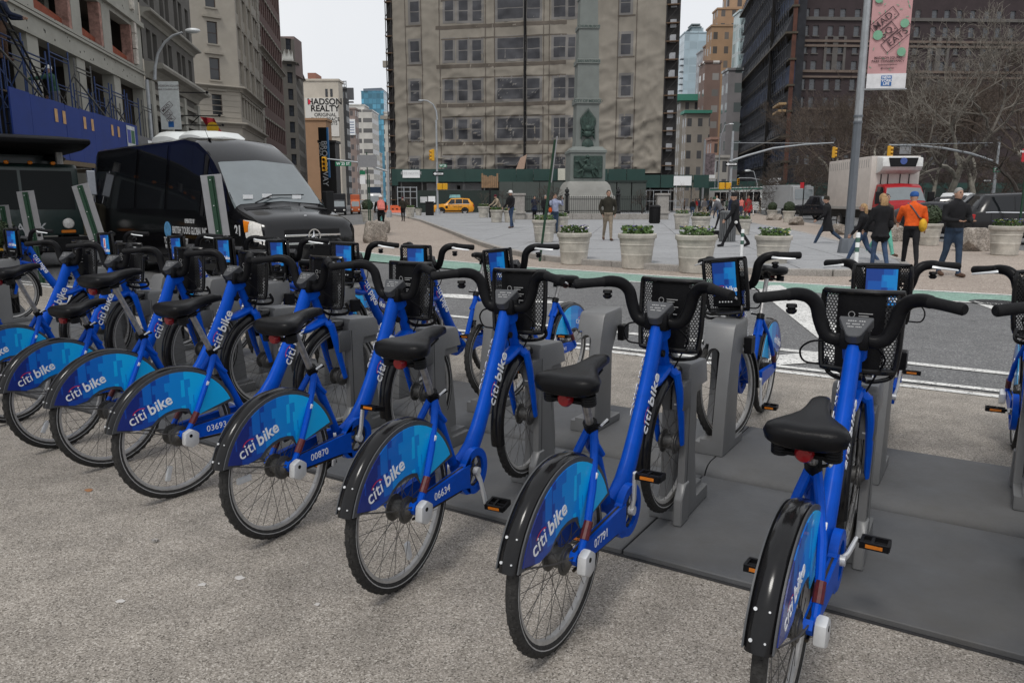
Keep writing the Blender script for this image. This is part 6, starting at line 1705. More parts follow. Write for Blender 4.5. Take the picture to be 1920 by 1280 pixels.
# sidewalk shed with blue plywood parapet
SO = 3.3
sh_ = thing('sidewalk_shed', 'blue plywood sidewalk shed along the stripped building', 'sidewalk shed', (0, 0, 0))
ms = frame_mtx(LP(0, SO), LD, (0, 0, 1))
rb = random.Random(3); a = 8.
while a < 31:
    w = 1.22; zt_ = 4.42 + rb.uniform(-.02, .02)
    if not (18.05 < a < 19.4): slab(sh_, ms, 'plywood_panel', a + .006, a + w - .006, 2.75, zt_, 0, .03 + rb.uniform(0, .012), m_ply)
    a += w
for a0 in (23.0, 23.6, 25.3, 26.0, 28.0, 28.7): slab(sh_, ms, 'plywood_patch', a0, a0 + .22, 3.82, 4.2, .046, .052, m_plyo)
slab(sh_, ms, 'deck', 8, 31.2, 2.6, 2.74, -3.2, .04, M('deck_boards', (.13, .095, .06), .85))
for a0 in range(8, 32, 3):
    slab(sh_, ms, 'post', a0, a0 + .1, 0, 2.6, -.1, 0, m_scafblue); slab(sh_, ms, 'post', a0, a0 + .1, 0, 2.6, -3.1, -3., m_scafblue)
slab(sh_, ms, 'notice_board', 29.75, 30.75, 2.9, 4.35, .05, .06, M('notice_print', (.5, .52, .54), .6, 0, .3, 5))
for k, c_ in enumerate(((.05, .07, .3), (.04, .12, .06))): slab(sh_, ms, 'notice_block', 29.8 + k * .47, 30.22 + k * .47, 3.7, 4.2, .061, .064, M('notice%d' % k, c_, .6))
slab(sh_, ms, 'notice_block', 29.8, 30.2, 2.95, 3.25, .061, .064, M('notice_o', (.55, .17, .05), .6))
slab(sh_, ms, 'grey_panel', 31.2, 36., 2.4, 4.1, -.02, .02, M('grey_board', (.13, .13, .14), .7)); slab(sh_, ms, 'notice_board', 32.6, 33.9, 2.8, 4.0, .03, .036, m_white)
# scaffold frames standing on the deck
def scaffold(parent, a, z, w=1.5, h=1.9, blue=True, c=-1.6, d=1.3):
    m = m_scafblue if blue else m_scafgrey; mb = MB(); r = .026
    for cc in (c, c + d):
        for x in (a, a + w): mb.tube([(x, z, cc), (x, z + h + .25, cc)], r, 6)
        mb.tube([(a, z + h, cc), (a + w, z + h, cc)], r, 6); mb.tube([(a, z + h - .12, cc), (a + w, z + h - .12, cc)], r * .8, 6)
        mb.tube([(a + .35, z, cc), (a + .35, z + h - .12, cc)], r * .8, 6)
        for k in range(3): mb.tube([(a, z + .4 + .4 * k, cc), (a + .35, z + .4 + .4 * k, cc)], r * .7, 6)
    for k, (p, q) in enumerate((((a, z + .3), (a, z + h - .2)), ((a + w, z + h - .2), (a + w, z + .3)))): mb.tube([(p[0], p[1], c), (q[0], q[1], c + d)], r * .7, 6)
    return link('scaffold_frame', mb.mesh('scaffold_frame', m, smooth=60), parent, mtx=ms)
sc_ = thing('scaffolding', 'blue and grey scaffold frames on the shed deck in front of the window holes', 'scaffolding', (0, 0, 0))
for k, (a, z, h, bl) in enumerate(((18.8, 2.75, 2.6, True), (20.6, 2.75, 3.1, True), (22.2, 2.75, 2.9, True), (24.0, 2.75, 3.2, True), (26.0, 2.75, 3.1, False), (27.8, 2.75, 2.8, True), (29.6, 2.75, 2.8, True), (31.4, 2.75, 2.7, True), (33.4, 2.75, 2.7, False), (16.5, 2.75, 3.0, True), (18.2, 5.3, 1.9, True))):
    scaffold(sc_, a, z, 1.5, h, bl)
for a in (16, 19, 22, 25, 28): slab(sc_, ms, 'plank', a, a + 2.9, 4.55 if a < 24 else 4.6, 4.6 if a < 24 else 4.65, -1.6, -.9, MATS['deck_boards'])
for a, b, z0, z1 in ((19.3, 23.5, 5.6, 4.0), (25, 29.5, 5.4, 3.8), (28.5, 33, 5.0, 3.2)):
    mb = MB(); mb.tube([(a, z0, .0), (b, z1, .0)], .03, 6); link('brace', mb.mesh('brace', m_scafgrey), sc_, mtx=ms)
ld_ = thing('ladder', 'dark blue ladder leaning against the scaffold by the upper worker', 'ladder', (0, 0, 0))
for dx in (0, .42):
    mb = MB(); mb.tube([(20.2 + dx, 6.7, -.2), (22.0 + dx, 4.5, .15)], .03, 6); link('rail', mb.mesh('rail', m_vtrim), ld_, mtx=ms)
for k in range(7):
    t_ = k / 7 + .05; mb = MB(); mb.tube([(20.2 + 1.8 * t_, 6.7 - 2.2 * t_, -.2 + .35 * t_), (20.62 + 1.8 * t_, 6.7 - 2.2 * t_, -.2 + .35 * t_)], .022, 6); link('rung', mb.mesh('rung', m_vtrim), ld_, mtx=ms)

# ---- L2: sooty building with cornices
l2 = thing('stone_building', 'sooty grey building with two strong cornices between scaffold and beige corner house', 'building', (0, 0, 0))
W2 = 12.9; ops = []
for z0, z1 in ((9.55, 11.2), (12.6, 14.6), (15.6, 17.6), (18.6, 20.6)):
    for a in (.9, 2.2, 4.4, 5.7, 8.0, 9.3, 11.2): ops.append((a, a + .95, z0, z1))
for a in (.8, 4.6, 8.6): ops.append((a, a + 2.8, 1.2, 6.2))
mt = facade(l2, LP(45.62, .05), LD, W2, 24, ops, m_dkstone, m_vtrim, m_wglass, .35)
m_cor = M('cornice_stone', (.26, .25, .22), .8, 0, .15, .8, dirt=.3)
cornice(l2, mt, 0, W2, 9.0, m_cor, 1.3); cornice(l2, mt, 0, W2, 12.0, m_cor, .75)
for a in (.1, 4.0, 7.8, 11.9): slab(l2, mt, 'pilaster', a, a + .6, 0, 8.2, 0, .3, m_lime); 
for z in (6.4, 7.0, 7.6): slab(l2, mt, 'string_course', 0, W2, z, z + .25, 0, .2, m_cor)
for a, z in ((2.5, 7.9), (6.0, 6.9), (7.0, 6.4), (9.0, 5.7), (4.0, 5.3)):
    mb = MB(); mb.tube([(a, z, .2), (a + .4, z + .05, 2.6)], .035, 6); mb.ball((a + .4, z + .08, 2.7), .09, 8, 6); link('flagpole', mb.mesh('flagpole', m_vtrim), l2, mtx=mt)
# ---- red flag
fq_ = AT(396, 235, 55); fl = thing('flag', 'red flag with a yellow disc above the van roof', 'flag', (fq_.x, 55, 0))
mb = MB(); P_ = [AT(375, 219, 55), AT(401, 222, 55), AT(417, 249, 55), AT(392, 246, 55)]
n = 8; vs = []
for j in range(n + 1):
    for i in range(n + 1):
        p = P_[0].lerp(P_[1], i / n).lerp(P_[3].lerp(P_[2], i / n), j / n); vs.append((p.x - fq_.x, .12 * math.sin(i * 1.1 + j * .5), p.z))
mb.add(vs, [(j * 9 + i, j * 9 + i + 1, j * 9 + i + 10, j * 9 + i + 9) for j in range(n) for i in range(n)]); mb.part('cloth', M('flag_red', (.42, .02, .03), .7), fl)
c_ = AT(401, 241, 55); mb = MB(); mb.lathe([(0, 0), (.42, 0), (.42, .02), (0, .02)], 20, 'y', (c_.x - fq_.x, -.22, c_.z)); mb.part('disc', M('flag_yellow', (.70, .42, .02), .7), fl)
mb = MB(); a = AT(374, 219, 55); mb.tube([(a.x - fq_.x, 0, a.z + .05), (a.x - fq_.x - 2.5, 1.5, a.z - 1.4)], .03, 6); mb.part('staff', m_vtrim, fl)

# ---- L3: beige corner house
l3 = thing('corner_building', 'tall beige stone corner building with small pediments over its windows', 'building', (0, 0, 0))
A_, B_, C_2, D_ = Vector((-42, 83.6, 0)), Vector((-34.3, 85.0, 0)), Vector((-30.3, 88.3, 0)), Vector((-33.3, 105.0, 0))
H3 = 62
def rows3(f0, f1): return [5.2 + k * 3.95 for k in range(f0, f1)]
mt = facade(l3, A_, (B_ - A_), (B_ - A_).length, H3, [], m_beige, m_sashbr, wall='wall')
Wc = (C_2 - B_).length; ops = [(Wc / 2 - .55, Wc / 2 + .55, 10.75, 12.9)] + [(Wc / 2 - .55, Wc / 2 + .55, 14.4 + k * 3.72, 16.7 + k * 3.72) for k in range(9)] + [(Wc / 2 - 1.2, Wc / 2 + 1.2, .3, 6)]
mt = facade(l3, B_, (C_2 - B_), Wc, H3, ops, m_beige, m_sashbr, m_wglass, .3, sill=m_beige2)
for k, o_ in enumerate(ops[:-1]):
    slab(l3, mt, 'pediment', o_[0] - .45, o_[1] + .45, o_[3] + .35, o_[3] + .55, 0, .3, m_beige2)
    mb = MB(); mb.prism([(o_[0] - .1, o_[3] + .552), (o_[1] + .1, o_[3] + .552), ((o_[0] + o_[1]) / 2 + .25, o_[3] + .98), ((o_[0] + o_[1]) / 2 - .25, o_[3] + .98)], .02, .2, 'z'); link('crest', mb.mesh('crest', m_beige2, smooth=0), l3, mtx=mt)
for z in (9.9, 13.75): cornice(l3, mt, -.3, Wc + .3, z, m_beige2, .9)
for k in range(5): slab(l3, mt, 'rustic_band', 0, Wc, 10.5 + k * .6, 10.56 + k * .6, 0, .03, m_beige2)
Wd = (D_ - C_2).length; ops = []
for k in range(10):
    for a in (.9, 3.0, 5.1, 7.2, 9.3, 11.4, 13.5, 15.3): ops.append((a, a + 1.35, (10.75 if k == 0 else 10.7 + k * 3.72), (12.9 if k == 0 else 12.98 + k * 3.72)))
mt3 = facade(l3, C_2, (D_ - C_2), Wd, H3, ops, m_beige, m_sashbr, m_wglass, .3, lintel=m_beige2)
for z in (9.9, 13.75): cornice(l3, mt3, -.3, Wd + .2, z, m_beige2, .9)
for a in (2.45, 6.65, 10.85): slab(l3, mt3, 'pier', a, a + .35, 14.2, H3, 0, .2, m_beige)
E0 = D_ + Vector((-6, -1, 0)); mt = facade(l3, D_, (E0 - D_), 6, H3, [], m_beige, m_sashbr)

# ---- L4: brick with pale quoins
l4 = thing('brick_building', 'tall dark red brick building with a pale quoined corner', 'building', (0, 0, 0))
a4, b4 = Vector((-33.7, 106.2, 0)), Vector((-37.9, 131.5, 0)); x4 = (b4 - a4); W4 = x4.length; H4 = 58; ops = []
for k in range(12):
    for j in range(11): ops.append((2.6 + j * 2.05, 3.75 + j * 2.05, 6.2 + k * 4.1, 8.6 + k * 4.1))
mt = facade(l4, a4, x4, W4, H4, ops, m_brick, m_vtrim, m_wglass, .25, lintel=M('buff_lintel', (.25, .23, .19), .8))
for k in range(72): slab(l4, mt, 'quoin', 0, 1.9 if k % 2 else 2.2, k * .8 + .03, k * .8 + .77, 0, .14, m_beige2)
for k in range(3): cornice(l4, mt, 0, W4, 5.3 + k * 16.4, m_beige2, .8)
mt = facade(l4, a4 + Vector((-7, -1.2, 0)), Vector((7, 1.2, 0)), 7.1, H4, [], m_beige2, m_vtrim)

# ---- L5: grey-brown chamfered block with a crown
l5 = thing('loft_building', 'grey-brown chamfered loft building with a white crown ornament', 'building', (0, 0, 0))
Y5 = 142.; a5 = AT(542, 375, Y5); b5 = AT(566, 375, Y5 + 1.5); c5 = AT(579, 375, Y5 + 22)
for v in (a5, b5, c5): v.z = 0
z5 = AT(560, 115, Y5).z; z5t = AT(560, 64, Y5).z; m_l5 = M('loft_stone', (.135, .125, .11), .85, 0, .12, .5, dirt=.15)
ops = [((b5 - a5).length - 1.55, (b5 - a5).length - .55, 5. + k * 2.86, 6.9 + k * 2.86) for k in range(9)]
mt = facade(l5, a5, b5 - a5, (b5 - a5).length, z5, ops, m_l5, m_vtrim, m_wglass2, .3)
cornice(l5, mt, 0, (b5 - a5).length, z5, m_l5, .7)
W5 = (c5 - b5).length; ops = [(1. + j * 2.4, 2.3 + j * 2.4, 5. + k * 2.86, 6.9 + k * 2.86) for k in range(9) for j in range(int(W5 / 2.4) - 1)]
mt = facade(l5, b5, c5 - b5, W5, z5, ops, m_l5, m_vtrim, m_wglass2, .3)
cornice(l5, mt, 0, W5, z5, m_l5, .7)
mb = MB()
for k in range(9):
    x = a5.x + (b5.x - a5.x) * (k / 9 + .05); mb.prism([(x, z5), (x + .32, z5), (x + .16, z5 + 1.2 + .8 * math.sin(k * .9) ** 2)], Y5 - .3, Y5 - .1, 'y')
mb.part('crown_ornament', M('white_terracotta', (.5, .5, .47), .7), l5)
mb = MB(); mb.box(a5.x - 3, b5.x - .1, Y5 + 2, Y5 + 7, z5 - 2, z5t); mb.part('roof_block', M('roof_brick', (.20, .15, .14), .85, 0, .1, .6), l5)

# ---- far buildings of the left street
def tower(name, label, u0, u1, vt, Y, dep, mat, roof=None, extra=None):
    a, b = AT(u0, max(0, vt), Y), AT(u1, max(0, vt), Y); zt_ = AT((u0 + u1) / 2, vt, Y).z; w = b.x - a.x
    t = thing(name, label, 'building', ((a.x + b.x) / 2, Y, 0))
    mb = MB(); mb.box(-w / 2, w / 2, 0, dep, 0, zt_); mb.part('walls', mat, t, smooth=0)
    mb = MB(); mb.box(-w / 2 - .25, w / 2 + .25, -.25, dep + .2, zt_, zt_ + max(.5, w * .03)); mb.part('parapet', roof or mat, t, smooth=0)
    return t, w, zt_
m_cream = M('cream_render', (.52, .47, .40), .85, 0, .12, .25, dirt=.2)
t, w, z = tower('office_building', 'cream building carrying the HADSON REALTY wall sign', 568, 634, 152, 205, 5, m_cream)
k = 205 * CS / FPX
mb = MB(); mb.box(-w * .36, -w * .36 + 15 * k, -.0, 6, z, z + 14 * k); mb.part('stair_tower', M('terracotta', (.30, .14, .10), .85), t)
for x in (.12, .26):
    mb = MB(); mb.box(w * x, w * x + 4.5 * k, -.05, 0.0, z - 28 * k, z - 14 * k); mb.part('window', m_wglass, t)
mb = MB(); mb.box(-w / 2 + .3, w / 2 - .2, -.25, -.05, z - 98 * k, z - 30 * k); sg = mb.part('wall_sign', M('sign_white', (.62, .60, .56), .7, 0, .06, .4), t)
for i, (s_, sz, zz_) in enumerate((('HADSON', 2.15, 37), ('REALTY', 2.15, 49), ('ORIGINAL', 1.25, 60), ('SMALL SPACE', 1.25, 68), ('SPECIALISTS', 1.15, 75), ('Spiro', 1.4, 85))):
    letter(s_, sz, m_vtrim, t, (.9, -.3, z - zz_ * k), (1, 0, 0), (0, 0, 1), 'CENTER', bold=.05 if i < 2 else .01)
mb = MB(); mb.box(-w * .37, -w * .31, -.32, -.27, z - 41 * k, z - 33 * k); mb.part('red_mark', m_redp, t)
tower('office_building', 'plain orange-brown building below the wall sign', 562, 611, 226, 175, 5, M('orange_render', (.32, .19, .11), .85, 0, .08, .4))
t, w, z = tower('office_building', 'black shopfront building with a tall BROADWAY sign', 598, 628, 268, 160, 4, M('black_cladding', (.018, .016, .016), .6))
q = AT(614, 240, 158); mb = MB(); mb.box(-.9, .75, -3.2, -3.0, 8, q.z); vs_ = mb.part('vertical_sign', m_vtrim, t)
mb = MB(); mb.box(.75, 1.05, -3.2, -2.6, 6, q.z); mb.part('sign_edge', M('sign_blue', (.02, .17, .42), .5), t)
letter('BROADWAY', 1.55, m_print, t, (.15, -3.24, q.z - 2.6), (0, 0, -1), (1, 0, 0), 'LEFT', bold=.02)
letter('PLAZA', .9, m_print, t, (-.55, -3.24, q.z - 2.9), (0, 0, -1), (1, 0, 0), 'LEFT')
t, w, z = tower('slim_tower', 'slim black tower with a rooftop billboard frame', 633, 648, 168, 230, 4, grid_mat('dark_tower', (.03, .03, .032), (.06, .065, .07), 1.2, 3.4, .5, .5))
k = 230 * CS / FPX; mb = MB()
for i in range(5): mb.tube([(-w / 2 + w * i / 4, 1, z), (-w / 2 + w * i / 4, 1, z + 16 * k)], .12, 5)
for i in range(4): mb.tube([(-w / 2, 1, z + 5 * i * k), (w / 2, 1, z + 5 * i * k)], .1, 5)
mb.part('mast_frame', m_scafgrey, t)
mb = MB(); mb.box(w / 2 + .3, w / 2 + 14 * k, 0, .6, z - 18 * k, z + 3 * k); mb.box(w / 2 + .3, w / 2 + 13 * k, -.3, .9, z - 23 * k, z - 21 * k); mb.part('billboard', M('billboard_back', (.075, .075, .08), .8, 0, .2, .6), t)
t, w, z = tower('office_building', 'brown office block with a white hanging sign', 646, 666, 205, 260, 5, grid_mat('brownish', (.24, .185, .165), (.10, .09, .09), 3, 3.6, .3, .45))
k = 260 * CS / FPX; mb = MB(); mb.box(-w * .42, w * .46, -.5, -.1, z - 46 * k, z - 18 * k); mb.part('wall_sign', m_white, t)
for i in range(5): mb = MB(); mb.box(-w * .34, w * .38, -.55, -.51, z - (24 + i * 4.6) * k, z - (22.4 + i * 4.6) * k); mb.part('sign_lettering', M('sign_blue_grey', (.2, .24, .34), .6), t)
tower('office_building', 'pale modern office block with horizontal window bands', 663, 697, 208, 290, 14, grid_mat('banded', (.52, .50, .46), (.16, .155, .15), 30, 3.7, .98, .42))
tower('office_building', 'pale slab rising behind the banded office block', 649, 682, 198, 300, 10, grid_mat('banded2', (.56, .55, .52), (.3, .31, .31), 2.4, 3.7, .6, .4))
for u0, u1, vt, Y, lab in ((668, 680, 268, 330, 'narrow cream house at the far end of the left street'), (680, 692, 292, 350, 'small brown house at the far end of the left street'), (690, 702, 262, 420, 'distant stone block below the blue glass tower'), (700, 712, 288, 440, 'distant grey block right of the blue glass tower')):
    tower('town_building', lab, u0, u1, vt, Y, 8, grid_mat('town%d' % u0, (.36 - .02 * (u0 % 7), .32 - .015 * (u0 % 5), .27), (.12, .12, .13), 2.2, 3.4, .45, .5))
t, w, z = tower('glass_tower', 'blue glass skyscraper with a slanted top in the left street', 677, 719, 172, 620, 22, grid_mat('blue_glass', (.055, .18, .26), (.07, .23, .33), 3.2, 4., .86, .80, .25, .08, gvar=.5))
k = 620 * CS / FPX; mb = MB(); mb.prism([(-w / 2 + 1, z), (w / 2 - 2, z), (w / 2 - 2, z + 8 * k), (-w / 2 + 1, z + 6.5 * k)], 4, 44, 'y'); mb.part('crown', M('tower_crown', (.13, .15, .18), .5), t)
for u0, u1, vt, Y, lab in ((728, 740, 106, 190, 'narrow white building close behind the shrouded block'), (719, 734, 212, 330, 'distant cream building right of the blue glass tower')):
    t, w, z = tower('town_building', lab, u0, u1, vt, Y, 6, grid_mat('white%d' % u0, (.50, .48, .44), (.16, .16, .17), 2.2, 3.6, .4, .5))
    mb = MB(); mb.box(-w / 2 - 1.2, w / 2, -1.2, 0, z - 2.6, z - 1.2); mb.part('cornice', m_beige2, t)

# ---- the shrouded block in the middle
cb = thing('shrouded_building', 'large block shrouded in tan netting printed with windows', 'building', (0, 0, 0))
YL, YR = 100., 93.
pL, pR = AT(745, 375, YL), AT(1237, 375, YR); pL.z = pR.z = 0
cxd = (pR - pL).normalized(); WC = (pR - pL).length; cn = Vector((cxd.y, -cxd.x, 0)); HC = 38.
mtc = frame_mtx(pL, cxd, (0, 0, 1))
def CF(u, v):
    d = ray(u, v); t = (pL - Vector((0, 0, CAMH))).dot(cn) / d.dot(cn); q = Vector((0, 0, CAMH)) + d * t
    return (q - pL).dot(cxd), q.z
Z0 = CF(900, 318)[1]
seams = [CF(u, 200)[0] for u in (793, 824, 908, 925, 985, 1030, 1050, 1120, 1156, 1208)]
def disp(a, b):
    v = 0.
    low = max(0., 1 - (b - Z0) / 16.)
    v += .26 * noise.noise(Vector((a * .16, b * .30 + a * .12, 3.)))
    w = abs(noise.noise(Vector((a * .42 + b * .16, b * .55 - a * .22, 7.)))); v += (.07 + .19 * low) * max(0, 1 - w * 4) ** 1.3
    w = abs(noise.noise(Vector((a * .30 - b * .22, b * .40 + a * .25, 21.)))); v += (.05 + .16 * low) * max(0, 1 - w * 4) ** 1.3
    ar = max(0, (a - CF(1120, 250)[0])) / 9.; ar = min(1, ar)
    s_ = min(abs(a - q) for q in seams); v += .15 * math.exp(-(s_ / .25) ** 2)
    fb = (b - Z0) % 5.1; sg = math.sin(math.pi * (((a - seams[-1]) / 6.) % 1.)); v += ar * (.25 + low) * .30 * (1 - min(1, abs(noise.noise(Vector((a * .10, b * .55 + 2.4 * sg, 1.)))) * 3.))
    return v
def tarp(mb, a0, a1, b0, b1, off=0., step=.25):
    n = max(1, int((a1 - a0) / step)); m = max(1, int((b1 - b0) / step)); vs = []
    for j in range(m + 1):
        for i in range(n + 1):
            a = a0 + (a1 - a0) * i / n; b = b0 + (b1 - b0) * j / m; vs.append((a, b, disp(a, b) + off))
    w = n + 1; mb.add(vs, [(j * w + i, j * w + i + 1, (j + 1) * w + i + 1, (j + 1) * w + i) for j in range(m) for i in range(n)]); return mb
m_tarp = M('tan_netting', (.235, .212, .178), .85, 0, .10, .6, bump=.25, bscale=3., dirt=.12, detail=8)
m_tarpdk = M('netting_print_dark', (.040, .041, .048), .7, 0, .35, .5); m_tarplt = M('netting_print_frame', (.17, .162, .155), .85, 0, .1, .6); m_tarpbr = M('netting_print_brown', (.10, .083, .068), .85, 0, .15, .6)
me = tarp(MB(), 0, WC, Z0 - .6, HC, 0).mesh('netting', m_tarp, smooth=60, fix=False); link('netting', me, cb, mtx=mtc)
rows_v = [(-68, -32), (5, 42), (79, 116), (153, 190), (226, 262), (297, 330)]
cols_u = [(770, 787)], [(834, 850), (860, 877), (886, 903)], [(933, 981), (989, 1012)], [(1039, 1060), (1066, 1078)], [(1165, 1182)]
for gi, gcols in enumerate(cols_u):
    for vt_, vb_ in rows_v:
        dv = [-0, -3, -8, -11, -18][gi] * (1 - max(0, vt_) / 375.)
        for (ua, ub_) in gcols:
            a0, z1 = CF(ua, vt_ + dv); a1, z0 = CF(ub_, vb_ + dv); z0 = max(z0, Z0 - .5)
            if z1 - z0 < .4: continue
            fr = .30
            w_ = link('window', tarp(MB(), a0 - fr, a1 + fr, max(Z0 - .55, z0 - fr), z1 + fr, .02).mesh('window', m_tarplt, smooth=60, fix=False), cb, mtx=mtc)
            h_ = (z1 - z0); p_ = tarp(MB(), a0, a1, z0, z0 + h_ * .5 - .06, .04); tarp(p_, a0, a1, z0 + h_ * .5 + .06, z1, .04)
            link('pane', p_.mesh('pane', m_tarpdk, smooth=60, fix=False), w_)
for k, (vt_, vb_) in enumerate(rows_v[1:]):       # printed floor bands, hood lines and pier lines
    b = CF(900, vb_ + 4)[1]; a0, a1 = CF(818, 100)[0], CF(1062, 100)[0]
    bo_ = tarp(MB(), a0, a1, b - .42, b, .03); link('printed_band', bo_.mesh('printed_band', m_tarpbr, smooth=60, fix=False), cb, mtx=mtc)
    for ga in ((CF(763, 100)[0], CF(793, 100)[0]), (CF(1157, 100)[0], CF(1190, 100)[0])):
        bo_ = tarp(MB(), ga[0], ga[1], b + .05, b + .22, .03); link('printed_band', bo_.mesh('printed_band', m_tarpbr, smooth=60, fix=False), cb, mtx=mtc)
    b2 = CF(900, vt_ - 6)[1]; bo_ = tarp(MB(), CF(828, 100)[0], CF(1062, 100)[0], b2, b2 + .16, .03); link('printed_band', bo_.mesh('printed_band', m_tarpbr, smooth=60, fix=False), cb, mtx=mtc)
for u in (763, 793, 826, 911, 928, 1019, 1030, 1157, 1191):
    a = CF(u, 150)[0]; bo_ = tarp(MB(), a - .05, a + .05, Z0 - .5, HC, .028, .25); link('printed_line', bo_.mesh('printed_line', m_tarpbr, smooth=60, fix=False), cb, mtx=mtc)
# dark strip laid on the netting as the slit's shade, scaffold poles, dark scaffold ends, loose board
a = CF(985, 150)[0]; bo_ = tarp(MB(), a - .16, a + .16, Z0 - .5, HC, .06, .3); link('slit_shade_strip', bo_.mesh('slit_shade_strip', m_dark, smooth=60, fix=False), cb, mtx=mtc)
mb = MB(); mb.tube([(a, Z0 - .5, .6), (a, HC, .6)], .09, 6); link('scaffold_pole', mb.mesh('scaffold_pole', m_vtrim), cb, mtx=mtc)
m_scafdk = M('scaffold_dark', (.022, .02, .02), .8, 0, .4, 1.)
for a0, a1, lab in ((-.9, -.02, 'l'), (WC + .02, WC + 1.6, 'r')):
    slab(cb, mtc, 'scaffold_end', a0, a1, 0, HC, -4, -.3, m_scafdk)
    for k in range(19):
        z = 1.5 + k * 2.; mb = MB(); mb.box(a0, a1, z, z + .12, -.3, .35); link('scaffold_deck', mb.mesh('scaffold_deck', M('plank_brown', (.10, .06, .035), .8), smooth=0), cb, mtx=mtc)
    mb = MB()
    for x in (a0 + .08, a1 - .08): mb.tube([(x, 0, .3), (x, HC, .3)], .06, 5)
    for k in range(18): mb.tube([(a0, 1.6 + k * 2., .3), (a1, 3.5 + k * 2., .3)], .045, 5)
    link('scaffold_poles', mb.mesh('scaffold_poles', m_scafdk), cb, mtx=mtc)
rb = random.Random(4)
for k in range(16):
    z = 3 + k * 2. + rb.uniform(-.3, .3); mb = MB(); mb.box(WC + .5, WC + 1.2, z + .3, z + 1.2, -.28, -.2); link('light_gap', mb.mesh('light_gap', M('scaffold_window', (.35, .36, .38), .4), smooth=0), cb, mtx=mtc)
a, z = CF(974, 308); mb = MB(); mb.prism([(a - .3, z - .8), (a + .8, z - .6), (a + 1.1, z + 1.1), (a + .3, z + .7)], .9, 1.0, 'z'); link('loose_board', mb.mesh('loose_board', M('pink_board', (.42, .29, .22), .8), smooth=0), cb, mtx=mtc)
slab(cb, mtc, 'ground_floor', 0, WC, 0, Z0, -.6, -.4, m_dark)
slab(cb, mtc, 'side_wall', WC - .3, WC - .1, 0, HC, -30, -.4, m_scafdk); slab(cb, mtc, 'side_wall', .1, .3, 0, HC, -30, -.4, m_scafdk)

# ---- green sidewalk shed and hoarding round the shrouded block
m_hgreen = M('hoarding_green', (.010, .045, .038), .6, 0, .15, .5, dirt=.10); m_hgreen2 = M('hoarding_dark', (.014, .026, .022), .7, 0, .15, .4); m_panelg = M('panel_grey_green', (.055, .066, .060), .7, 0, .12, .4)
def board(parent, name, u0, u1, v0, v1, Y, mat, th=.1, n=1):
    for k in range(n):
        a, b = AT(u0 + (u1 - u0) * k / n, v1, Y), AT(u0 + (u1 - u0) * (k + 1) / n, v0, Y); mb = MB(); g_ = .015 if n > 1 else 0
        mb.box(a.x + g_, b.x - g_, Y, Y + th, max(0, a.z), b.z); mb.part(name, mat, parent, smooth=0)
gs = thing('sidewalk_shed', 'dark green sidewalk shed along the foot of the shrouded block', 'sidewalk shed', (0, 0, 0))
board(gs, 'parapet_board', 744, 1000, 317, 341, 90, m_hgreen, .12, 8)
board(gs, 'parapet_board', 735, 746, 317, 348, 92, m_hgreen, .12, 1)
board(gs, 'parapet_board', 1000, 1210, 317, 339, 89, m_hgreen, .12, 6); board(gs, 'parapet_board', 1208, 1330, 328, 352, 90, m_hgreen, .12, 4)
mb = MB(); a, b = AT(744, 341, 90), AT(1330, 341, 90); mb.box(a.x, b.x, 90.15, 96, a.z, a.z + .2); mb.part('deck', m_vtrim, gs)
for k in range(15):
    u = 752 + k * 39; a = AT(u, 341, 90); mb = MB(); mb.box(a.x - .07, a.x + .07, 90.2, 90.34, 0, a.z); mb.part('post', m_scafgrey, gs)
board(gs, 'notice', 755, 787, 319, 333.5, 89.9, m_white, .05); letter('SITE NOTICE', .42, m_print, gs, (AT(771, 326, 89.88).x, 89.85, AT(771, 325, 89.88).z), (1, 0, 0), (0, 0, 1), 'CENTER')
board(gs, 'notice', 1046, 1060, 316, 338, 88.6, M('notice_cream', (.5, .49, .42), .7), .05)
board(gs, 'notice', 1263, 1297, 330, 348, 89.7, m_white, .05)
ho = thing('hoarding', 'dark green hoarding wall behind the taxi', 'hoarding', (0, 0, 0))
board(ho, 'hoarding_board', 780, 940, 357, 398, 89, m_hgreen2, .1, 6); board(ho, 'notice', 788, 801, 369, 380, 88.9, m_print, .05); board(ho, 'notice', 803, 816, 368, 380, 88.9, m_white, .05)
tr = thing('site_trailer', 'white site trailer showing above the green hoarding', 'trailer', (0, 0, 0))
board(tr, 'trailer_panel', 800, 903, 343, 358, 93, M('trailer_white', (.50, .50, .51), .5), 2.5, 4); board(tr, 'trailer_window', 857, 863, 348, 355, 92.9, m_dark, .05)
gp = thing('panel_fence', 'grey-green panel fence behind the obelisk railing', 'fence', (0, 0, 0))
board(gp, 'fence_panel', 936, 1062, 341, 396, 87, m_panelg, .12, 5); board(gp, 'fence_panel', 1128, 1212, 341, 396, 86, m_panelg, .12, 3)
board(gp, 'cap_rail', 1128, 1214, 338, 341.5, 85.9, m_hgreen2, .3)
mr = thing('mesh_fence', 'wire mesh fence between the panel fence and the crowd', 'fence', (0, 0, 0))
for k in range(6):
    a = AT(1212 + k * 14, 350, 84); mb = MB(); mb.box(a.x - .03, a.x + .03, 84, 84.06, 0, 2.6); mb.part('post', m_galv, mr)
for z in (.3, 1.4, 2.55):
    mb = MB(); mb.box(AT(1212, 350, 84).x, AT(1282, 350, 84).x, 84.01, 84.05, z, z + .05); mb.part('rail', m_galv, mr)
